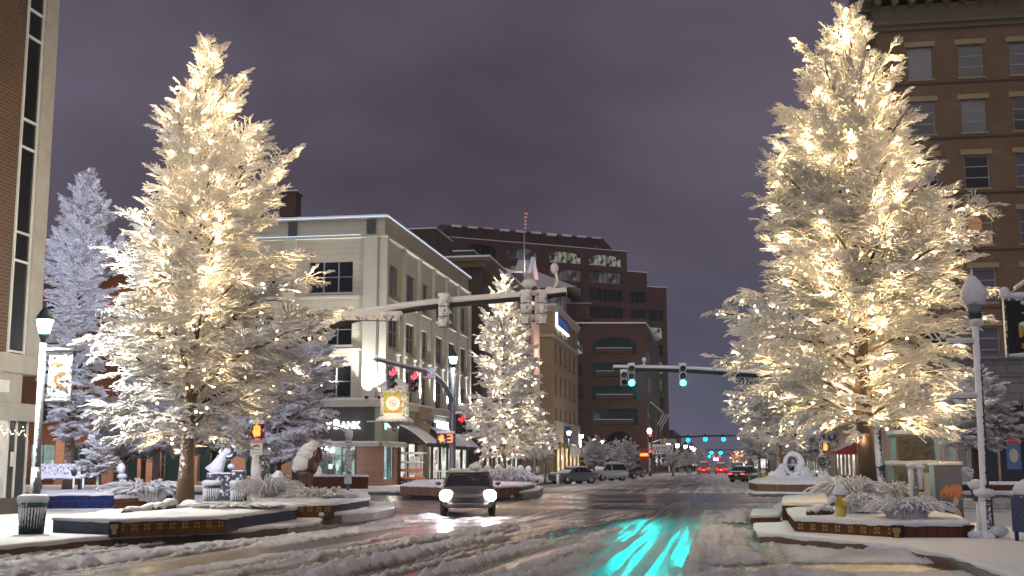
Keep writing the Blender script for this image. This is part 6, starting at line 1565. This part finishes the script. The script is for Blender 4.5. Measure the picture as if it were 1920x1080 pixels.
m=MB(); m.box(2,40,3,20,hk,hk+3.2); m.add([(40,3,hk),(43.4,3,hk),(40,3,hk+3.2),(40,20,hk),(43.4,20,hk),(40,20,hk+3.2)],[(0,1,2),(5,4,3),(1,4,5,2)])
for k in range(9): m.box(3+k*4.3,3.2+k*4.3,2.4,3,hk,hk+2.8)
m.build('penthouse','tower_roof',K)
m=MB(); m.box(-.1,44.4,-.1,.4,hk,hk+.15); m.box(44.4,49.4,-.1,.4,43.4,43.6); m.box(49.4,54.5,-.1,.4,40.3,40.5)
for k in range(10): m.box(4+k*3.7,6.2+k*3.7,2.6,3.1,hk+2.6+.5*rn.random(),hk+3.3)
m.build('snow','snow',K)
m=MB(); m.lathe([(.08,hk+3),(.03,hk+6)],6,c=(29,6,0)); m.build('antenna','dark_metal',K)
for x,z in ((30,28),(41,24.5)): pass
# ---- low wing along the far street and the blocks beyond
c7=W(1221,756,215); t=thing('brick_wing','low red brick wing with a snow-edged sloping roofline beside the arch building','building',(c7.x,c7.y,.15),-SA); h7=c7.z-.15
m=MB(); m.box(-4,0,0,70,0,h7); m.box(0,.3,6,7,0,h7-1); m.box(0,.3,22,23.5,0,h7-1); m.build('wall','brick_tower',t); m=MB(); slab(m,rect(-4,.1,-.1,70),h7,.25,.05,step=2,rings=(.9,)); m.build('snow','snow',t)
m=MB(); m.box(.01,.06,8,21,1,7); m.box(.01,.06,25,40,1,6); m.build('window','glass_dark',t)
t2=thing('flagpole_cluster','three snow-coated flagpoles slanting out from the low brick wing','flagpole',tuple(W(1240,800,235)))
m=MB()
for k in range(3): m.tube([(k*.9-1.4,k*3,-.8),(k*.9+.5,k*3,2.6)],.12,6)
m.build('pole','snow',t2)
for px,py,Z,L,lab in ((1262,806,290,60,'dim low block beyond the brick wing on the far left of the street'),(1296,836,380,90,'farthest dim block on the left of the street')):
    c_=W(px,py,Z); t=thing('distant_building',lab,'building',(c_.x,c_.y,.15),-SA); m=MB(); m.box(-15,0,0,L,0,c_.z-.15); m.build('wall','brick_tower',t); m=MB()
    for k in range(int(L/5)): m.box(.01,.1,k*5+1,k*5+4,.8,3)
    m.build('shop_windows','lit_shop',t)
# right-hand side of the far street, behind the trees
def rblock(lab,px,py,Z,L,wall,h=None,awn=None):
    c_=W(px,py,Z); hh=c_.z-.15; t=thing('shop_building',lab,'building',(c_.x,c_.y,.15),-SA)
    m=MB(); m.box(0,16,0,L,3.4,hh); m.box(.3,16,.3,L,0,3.4); m.build('wall',wall,t); m=MB(); m.box(.2,.29,.5,L,.4,3.1); m.box(1,14,.2,.29,.4,3.1); m.build('shop_glass','lit_shop',t)
    pieces('pier',wall,t,[(0,.3,k*4,k*4+.6,0,3.4) for k in range(int(L/4)+1)]); m=MB(); slab(m,rect(-.1,16,-.1,L),hh,.2,.05,step=2,rings=(.9,)); m.build('snow','snow',t)
    if awn:
        m=MB(); m.add([(0,1,3.6),(0,8,3.6),(-2,8,2.7),(-2,1,2.7),(-2,1,2.4),(-2,8,2.4)],[(0,1,2,3),(3,2,5,4)]); m.add([(0,1,3.6),(-2,1,2.7),(-2,1,2.4),(0,1,2.4)],[(0,1,2,3)]); a=m.build('awning','red_trim',t)
        m=MB(); m.add([(0,1,3.68),(0,8,3.68),(-1.95,8,2.8),(-1.95,1,2.8)],[(0,1,2,3)]); o2=m.build('snow','snow',a); o2.modifiers.new('thick','SOLIDIFY').thickness=.06
    for k in range(int(L/12)+1): light('POINT','shop_light',(-1.5,4+k*12,2.3),80,(1,.9,.8),t,.3)
    return t
rblock('brown shop building with a red-trimmed snowy awning behind the big trunk',1608,760,110,26,'brick_brown',awn=1)
rblock('olive shop building left of the red-trimmed awning',1545,800,140,40,'tan_dark')
rblock('low dim shop building farther along the right kerb',1470,815,190,70,'brick_tower')
rblock('farthest low building on the right side of the street',1405,838,300,120,'brick_tower')
# ================================================================ vehicles
def onroad(px,py): g=G(px,py,0.0); return (g.x,g.y,-.02)
g=G(873,968,0); hc=car('oncoming_car','oncoming car with dazzling headlights and snow on its roof turning through the junction',(g.x,g.y+2.2,.02),R(180+2),4.7,1.92,1.44,'sedan','paint_tan',1,'on',lampx=.75,hoodsnow=False)
for sx in (-1,1):
    l_=light('SPOT','headlamp_beam',(sx*.72,2.47,.66),130,(1,.86,.90),hc,.09,R(60),blend=.9); l_.rotation_euler=(R(88),0,R(0))
    light('POINT','headlamp_glow',(sx*.72,2.55,.66),14,(1,.90,.93),hc,.10)
m=MB(); m.ell((-.25,.2,1.60),(.24,.24,.14)); m.ell((-.3,.2,1.7),(.12,.12,.09)); m.build('roof_snow_lump','snow',hc)
g=onroad(1075,906); car('sedan','dark silver sedan parked aslant at the left kerb, snow on its bonnet and roof',(g[0],g[1],-.02),R(128),4.7,1.82,1.42,'sedan','paint_silver')
g=onroad(1138,900.5); car('suv','white sport utility car parked behind the silver sedan',(g[0],g[1],-.02),R(128),4.7,1.86,1.72,'suv','paint_white',1.2)
g=onroad(1164,897.5); car('suv','dark boxy car parked behind the white one',(g[0],g[1],-.02),R(135),4.6,1.86,1.75,'suv','paint_black')
g=onroad(1184,894.5); car('sedan','navy car parked at the left kerb, last before the arch',(g[0],g[1],-.02),R(140),4.5,1.82,1.42,'sedan','paint_navy',.8)
g=onroad(1398,903); car('sedan','black sedan under snow parked on the right, tail lamp glowing red',(g[0],g[1],-.02),R(-32),4.8,1.84,1.45,'sedan','paint_black',1.2,tail='on')
g=onroad(1386,893); car('suv','tan sport utility car under snow parked beyond the black sedan',(g[0],g[1],-.02),R(-14),4.8,1.9,1.85,'suv','paint_tan',1.2)
g=onroad(1320,888.5); v1=car('van','boxy van driving away with red tail lamps, left of two',(g[0],g[1],-.02),-SA,4.9,1.95,1.95,'suv','paint_tan',1,tail='on')
g=onroad(1352,888.5); v2=car('pickup','dark red pickup braking on the far street, right of the van',(g[0],g[1],-.02),-SA,5.2,2.0,1.8,'suv','paint_red',1,tail='on')
for v in (v1,v2): light('POINT','brake_glow',(0,-2.9,.8),45,(1,.05,.03),v,.2)
g=onroad(1525,902); car('sedan','white snow-buried car between the ring sculpture and the dark pole',(g[0],g[1]+6,.03),R(-80),4.6,1.82,1.5,'sedan','paint_white',1.4)
# scaffold-like lift with orange rail by the bank side door
p=W(772,908,88); t=thing('scissor_lift','small white lift platform with an orange rail on the pavement under the first awning','platform lift',(p.x,p.y,.15),-SA)
m=MB(); m.box(-.9,.9,-.5,.5,.45,.62); m.box(-.92,.92,-.52,-.48,1.0,1.2); m.build('orange_rail','orange_paint',t)
m=MB()
for x in (-.9,-.3,.3,.9): m.box(x-.03,x+.03,-.52,-.46,.6,2.3)
for z in (1.6,2.25): m.box(-.9,.9,-.52,-.46,z,z+.06)
m.box(-.1,.6,-.2,.3,.7,2.1); m.build('guard_frame','white_paint',t)
m=MB(); m.box(-.8,.8,-.4,.4,.0,.45); m.build('base','dark_snow',t)
m=MB(); slab(m,rect(-1.0,1.0,-.55,.5),2.31,.09,.02); slab(m,rect(-1.0,1.0,-.6,-.3),1.66,.06,.01); m.build('snow','snow',t)
# ================================================================ posts, benches, lamps in the distance
def post(label,px,py,top,Y,r=.07,mat='white_paint',cap=True,name='bollard'):
    b=W(px,py,Y); h=W(px,top,Y).z-.12; t=thing(name,label,'bollard',(b.x,b.y,.12)); m=MB(); m.lathe([(r,0),(r,h),(r*.6,h+.03)],10); m.build('post',mat,t)
    m=MB(); m.ell((0,0,h+.05),(r*1.3,r*1.3,r)); m.build('snow','snow',t)
post('short white post standing in the snow before the silver sedan',1046,910,893,93,.11)
post('thin pinkish post left of the short white one',993,905,889,88,.08)
t=thing('parking_sign_post','snow-plastered signpost with stacked panels before the bank door','signpost',tuple(W(652,925,70)));
m=MB(); m.tube([(0,0,-.2),(0,0,3.3)],.09,8); 
for z in (.55,1.25,1.95,2.6): m.box(-.20,.20,-.12,.05,z,z+.5)
m.build('panels','grey_snow',t); m=MB(); m.ell((0,0,3.4),(.25,.25,.35)); m.tube([(0,0,3.4),(-.5,0,3.8),(-1.2,0,3.9)],.07,6)
for z in (1.07,1.77,2.47): m.ell((0,-.06,z),(.2,.1,.05))
m.build('snow','snow',t)
bn=thing('cafe_bollard','squat post topped with a ball of snow under the lit tree, leftmost of its row','bollard',tuple(W(914,905,84)),0,'snow-topped posts along the shop terrace')
m=MB(); m.tube([(0,0,-.2),(0,0,.75)],.06,8); m.build('post','black_metal',bn); m=MB(); m.ell((0,0,.95),(.26,.26,.28)); m.build('snow','snow',bn)
for px,Y,l in ((934,86,'second'),(957,88,'third'),(976,90,'fourth'),(991,94,'fifth'),(1008,97,'last')):
    p=W(px,903,Y); again(bn,tuple(p),0,'squat ball-topped snowy post under the lit tree, %s from the left'%l)
t=thing('concrete_trough','pale concrete trough under snow beside the lit tree','trough',tuple(W(975,905,80)),-SA); m=MB(); m.box(-.9,.9,-.4,.4,-.1,.55); m.build('trough','concrete',t,bev=.03); m=MB(); slab(m,rect(-.9,.9,-.4,.4),.55,.1,.02); m.build('snow','snow',t)
t=thing('terrace_fence','low white picket fence in front of the shop awnings','fence',tuple(W(812,908,88)),-SA); m=MB()
for k in range(14): m.box(k*.22,k*.22+.05,-.02,.02,-.1,1.0)
m.box(0,3,-.03,.03,.9,1.0); m.box(0,3,-.03,.03,.15,.22); m.build('pickets','white_paint',t)
def lampat(px,py,Y,label,lit='lamp_white',power=0,banner=False,pole='black_metal',cap='black_metal',col=(1,.93,.8),s=1.0,glow=None):
    b=W(px,880,Y); H=W(px,py,Y).z-.15-.45*s
    t=street_lamp(label,(b.x,b.y,.15),H=H,lit=lit,power=power,pole=pole,cap=cap,lcol=col,s=s,polr=.08,group='street lamps along the left pavement')
    if banner:
        q=thing('street_banner','snow-plastered banner hanging from the '+banner,'banner',(b.x+.15,b.y,.15+H*.80),0,'banners on the far street lamps')
        m=MB(); m.box(.05,.75,-.01,.01,-1.25,0); m.build('cloth','grey_snow',q); m=MB(); m.tube([(-.1,0,.0),(.8,0,.0)],.02,6); m.build('arm','black_metal',q); m=MB(); m.tube([(0,0,.05),(.8,0,.05)],.05,6); m.build('snow','snow',q)
    return t
lampat(905,770,82,'pale street lamp post rising into the lit tree, leftmost of three',lit='dim_room',pole='grey_metal',col=(1,.95,.9))
lampat(962,770,86,'pale street lamp post rising into the lit tree, middle of three',lit='lamp_white',power=250,pole='grey_metal')
lampat(1003,770,92,'pale street lamp post with a flared base right of the lit tree trunk',lit='lamp_white',power=300,pole='grey_metal')
lampat(1067,812,128,'black street lamp with a banner behind the silver sedan','lamp_white',420,'lamp behind the silver sedan')
lampat(1091,818,145,'black street lamp with a banner above the front of the white parked car','lamp_white',380,'lamp above the white parked car')
lampat(1115,826,165,'black street lamp with a banner behind the pale snowy tree','lamp_white',350,'lamp behind the pale snowy tree')
lampat(1130,829,178,'small black street lamp with a banner left of the violet snowy tree','lamp_white',250,'lamp left of the violet snowy tree')
names=('nearest','second','third','fourth','farthest')
for k,(px,py,Y,s) in enumerate(((1254,834,205,1.7),(1271,836,215,1.7),(1286,838,230,1.7),(1298,840,245,1.7),(1302.5,843,270,1.7))):  # lanterns oversized to stand in for the glow round them
    lampat(px,py,Y,'glaring white street lamp over the far pavement, %s of its row'%names[k],'lamp_far',300 if k<3 else 100,False,s=s,col=(1,.88,.85))
names=('nearest','second','third','fourth','fifth','farthest')
for k,(px,py,Y) in enumerate(((1437,822,150),(1424,830,175),(1412,838,205),(1402,843,240),(1393,847,270),(1386,850,300))):
    t=lampat(px,py,Y,'white street lamp in the row along the right kerb, %s'%names[k],'lamp_far',260 if k<4 else 80,False,s=1.3,col=(1,.92,.85)); t['group']='street lamps along the right kerb'
# ================================================================ far junction: signals, truss, sign
p=W(1219,884,150); o=Vector((p.x,p.y,.15)); t=thing('signal_pole','far dark pole with red signals and a teal street sign on its arm','traffic signal',tuple(o))
m=MB(); zt=W(1216,812,150).z-.15; m.lathe([(.2,0),(.14,.6),(.11,zt)],10); m.build('pole','dark_snow',t)
m=MB(); m.ell((0,0,zt+.25),(.28,.28,.35)); m.build('lantern_glass','lamp_white',t); light('POINT','lamp_light',(0,-.1,zt+.2),150,(1,.9,.85),t,.2)
for px,py in ((1219,816),(1220,846)): q=W(px,py,149.6)-o; signal_head(t,tuple(q),0,'red',3,mat='dark_metal',snow=False,lens=.17,power=15,pcol=(1,.03,.03))
m=MB(); a=W(1222,831,149.8)-o; b=W(1238,825,149.8)-o; c_=W(1268,825,149.8)-o; m.tube([a,b,c_],.10,8); m.build('arm','green_snow',t)
m=MB(); m.box((b.x),c_.x,-.5,-.35,b.z-.45,b.z+.15); m.build('street_sign','green_snow',t)
m=MB(); q=W(1247,829,149)-o; m.box(q.x-.12,q.x+.12,-.6,-.52,q.z-.4,q.z+.5); m.build('yellow_sign','yellow_paint',t)
t=thing('white_truss','white lattice truss on legs across the far pavement','truss',tuple(W(1223,850,170)))
m=MB(); w_=W(1262,850,170).x-W(1223,850,170).x
m.beam((0,0,0),(w_,0,0),.18,.18); m.beam((0,0,1.0),(w_,0,1.0),.18,.18); n=7
for k in range(n): x0=w_*k/n; x1=w_*(k+.5)/n; x2=w_*(k+1)/n; m.beam((x0,0,1),(x1,0,0),.12,.12); m.beam((x1,0,0),(x2,0,1),.12,.12)
m.build('lattice','white_paint',t); m=MB()
for x in (w_*.8,w_*1.0): m.beam((x,0,0),(x,0,-2.6),.2,.2)
m.build('leg','white_paint',t); m=MB(); m.tube([(0,0,1.15),(w_,0,1.15)],.13,6); m.build('snow','snow',t)
t=thing('mast_signal','far mast arm carrying three blue-green signals across the street','traffic signal',tuple(W(1440,817,200)))
o=W(1440,817,200); m=MB(); m.tube([W(1262,820,200)-o,W(1340,817,200)-o,(0,0,0)],.14,8); m.tube([(0,0,0),(0,0,-o.z)],.2,8); m.build('mast_arm','dark_metal',t)
for px,py in ((1290,825),(1322.5,823.5),(1356.5,823.5)):
    q=W(px,py,199.5)-o; h=signal_head(t,(q.x,q.y,q.z+.72),0,'green',3,mat='dark_metal',snow=False,lens=.17,hoods=False,glow='signal_green_far')
    m=MB(); m.lathe([(.001,-.10),(.20,-.09),(.30,-.03)],14,axis='y',c=(0,0,-.72)); m.build('lit_lens','signal_green_far',h)
    l_=light('SPOT','signal_light',(0,-.3,-.72),60,(0,.6,1),h,.25,spot=R(60),blend=.6); l_.rotation_euler=(R(86),0,R(170))
t=thing('mast_signal','pair of small green signals on the second junction up the street','traffic signal',tuple(W(1342,849,330))); o=W(1342,849,330)
m=MB(); m.tube([(-3,0,.8),(5,0,.8)],.12,6); m.tube([(5,0,.8),(5,0,-o.z)],.18,6); m.build('mast_arm','dark_metal',t)
for px in (1334,1351): q=W(px,849,330)-o; m=MB(); m.box(-.25,.25,0,.3,-.5,1.1); h=m.build('signal_head','dark_metal',t,tuple(q)); m=MB(); m.ell((0,-.05,0),(.42,.1,.42)); m.build('lens','signal_green_far',h)
t=thing('mast_signal','tiny red and green signals at the end of the street','traffic signal',tuple(W(1342,857,480))); o=W(1342,857,480)
m=MB(); m.tube([(-5,0,.9),(7,0,.9)],.15,6); m.tube([(7,0,.9),(7,0,-o.z)],.2,6); m.build('mast_arm','dark_metal',t)
for px,mt in ((1330,'signal_green_far'),(1338.5,'signal_red'),(1345,'lamp_cool'),(1349,'signal_red'),(1340,'lamp_cool')): q=W(px,856 if mt!='lamp_cool' else 861,480)-o; m=MB(); m.ell((0,0,0),(.45,.1,.45)); m.build('lens',mt,t,tuple(q))
t=thing('awning_lights','line of white lights along an awning on the far right pavement','festoon lights',tuple(W(1400,846,160)))
m=MB()
for k in range(11): q=W(1397+k*2.6,848-k*1.0,160)-W(1400,846,160); m.ell(q,(.22,.2,.2),8,6)
m.build('lights','lamp_far',t)
p=W(1432,905,98); t=thing('fire_hydrant','distant yellow hydrant with a snow cap behind the black sedan','fire hydrant',(p.x,p.y,.15)); m=MB(); m.lathe([(.2,0),(.16,.08),(.16,.65),(.2,.7),(.1,.85)],12); m.build('barrel','yellow_paint',t); m=MB(); m.ell((0,0,.9),(.25,.25,.15)); m.build('snow','snow',t)
t=thing('bench','snow-covered bench behind the blue tiled wall','bench',tuple(W(112,915,50)),R(5)); m=MB(); m.box(-.9,.9,-.25,.25,.35,.42); m.build('seat','dark_snow',t); m=MB(); m.box(-.9,.9,.22,.28,.5,1.0); m.build('backrest','grey_snow',t); m=MB(); m.box(-.85,-.78,-.2,.2,-.2,.35); m.box(.78,.85,-.2,.2,-.2,.35); m.build('legs','black_metal',t); m=MB(); slab(m,rect(-.9,.9,-.25,.2),.42,.12,.02); m.build('snow','snow',t)
for k,(px,l) in enumerate(((137,'left'),(155,'right'))):
    p=W(px,925,47); t=thing('parking_meter','old parking meter under snow behind the blue wall, %s of two'%l,'parking meter',(p.x,p.y,.15)); m=MB(); m.tube([(0,0,0),(0,0,1.1)],.04,8); m.build('post','dark_snow',t); m=MB(); m.ell((0,0,1.3),(.13,.1,.22)); m.build('head','dark_snow',t); m=MB(); m.ell((0,0,1.5),(.15,.13,.09)); m.build('snow','snow',t)
t=thing('snow_topped_post','short post with a round cap of snow in front of the mauve tree','post',tuple(W(226,905,47))); m=MB(); m.tube([(0,0,-.4),(0,0,.35)],.06,8); m.build('post','dark_snow',t); m=MB(); m.ell((0,0,.55),(.17,.17,.22)); m.ell((.05,0,.25),(.2,.15,.12)); m.build('snow','snow',t)
# ---------------------------------------------------------------- faint snowy air over the whole place
t=NT('haze_air'); v_=t.n('ShaderNodeVolumePrincipled'); v_.inputs['Density'].default_value=.0003; v_.inputs['Color'].default_value=(.9,.92,1,1); v_.inputs['Anisotropy'].default_value=.55
t.l(v_.outputs[0],t.out.inputs['Volume'])
mb=MB(); mb.box(-300,300,-30,600,-2.3,62); props(mb.build('haze','haze_air'),kind='stuff')
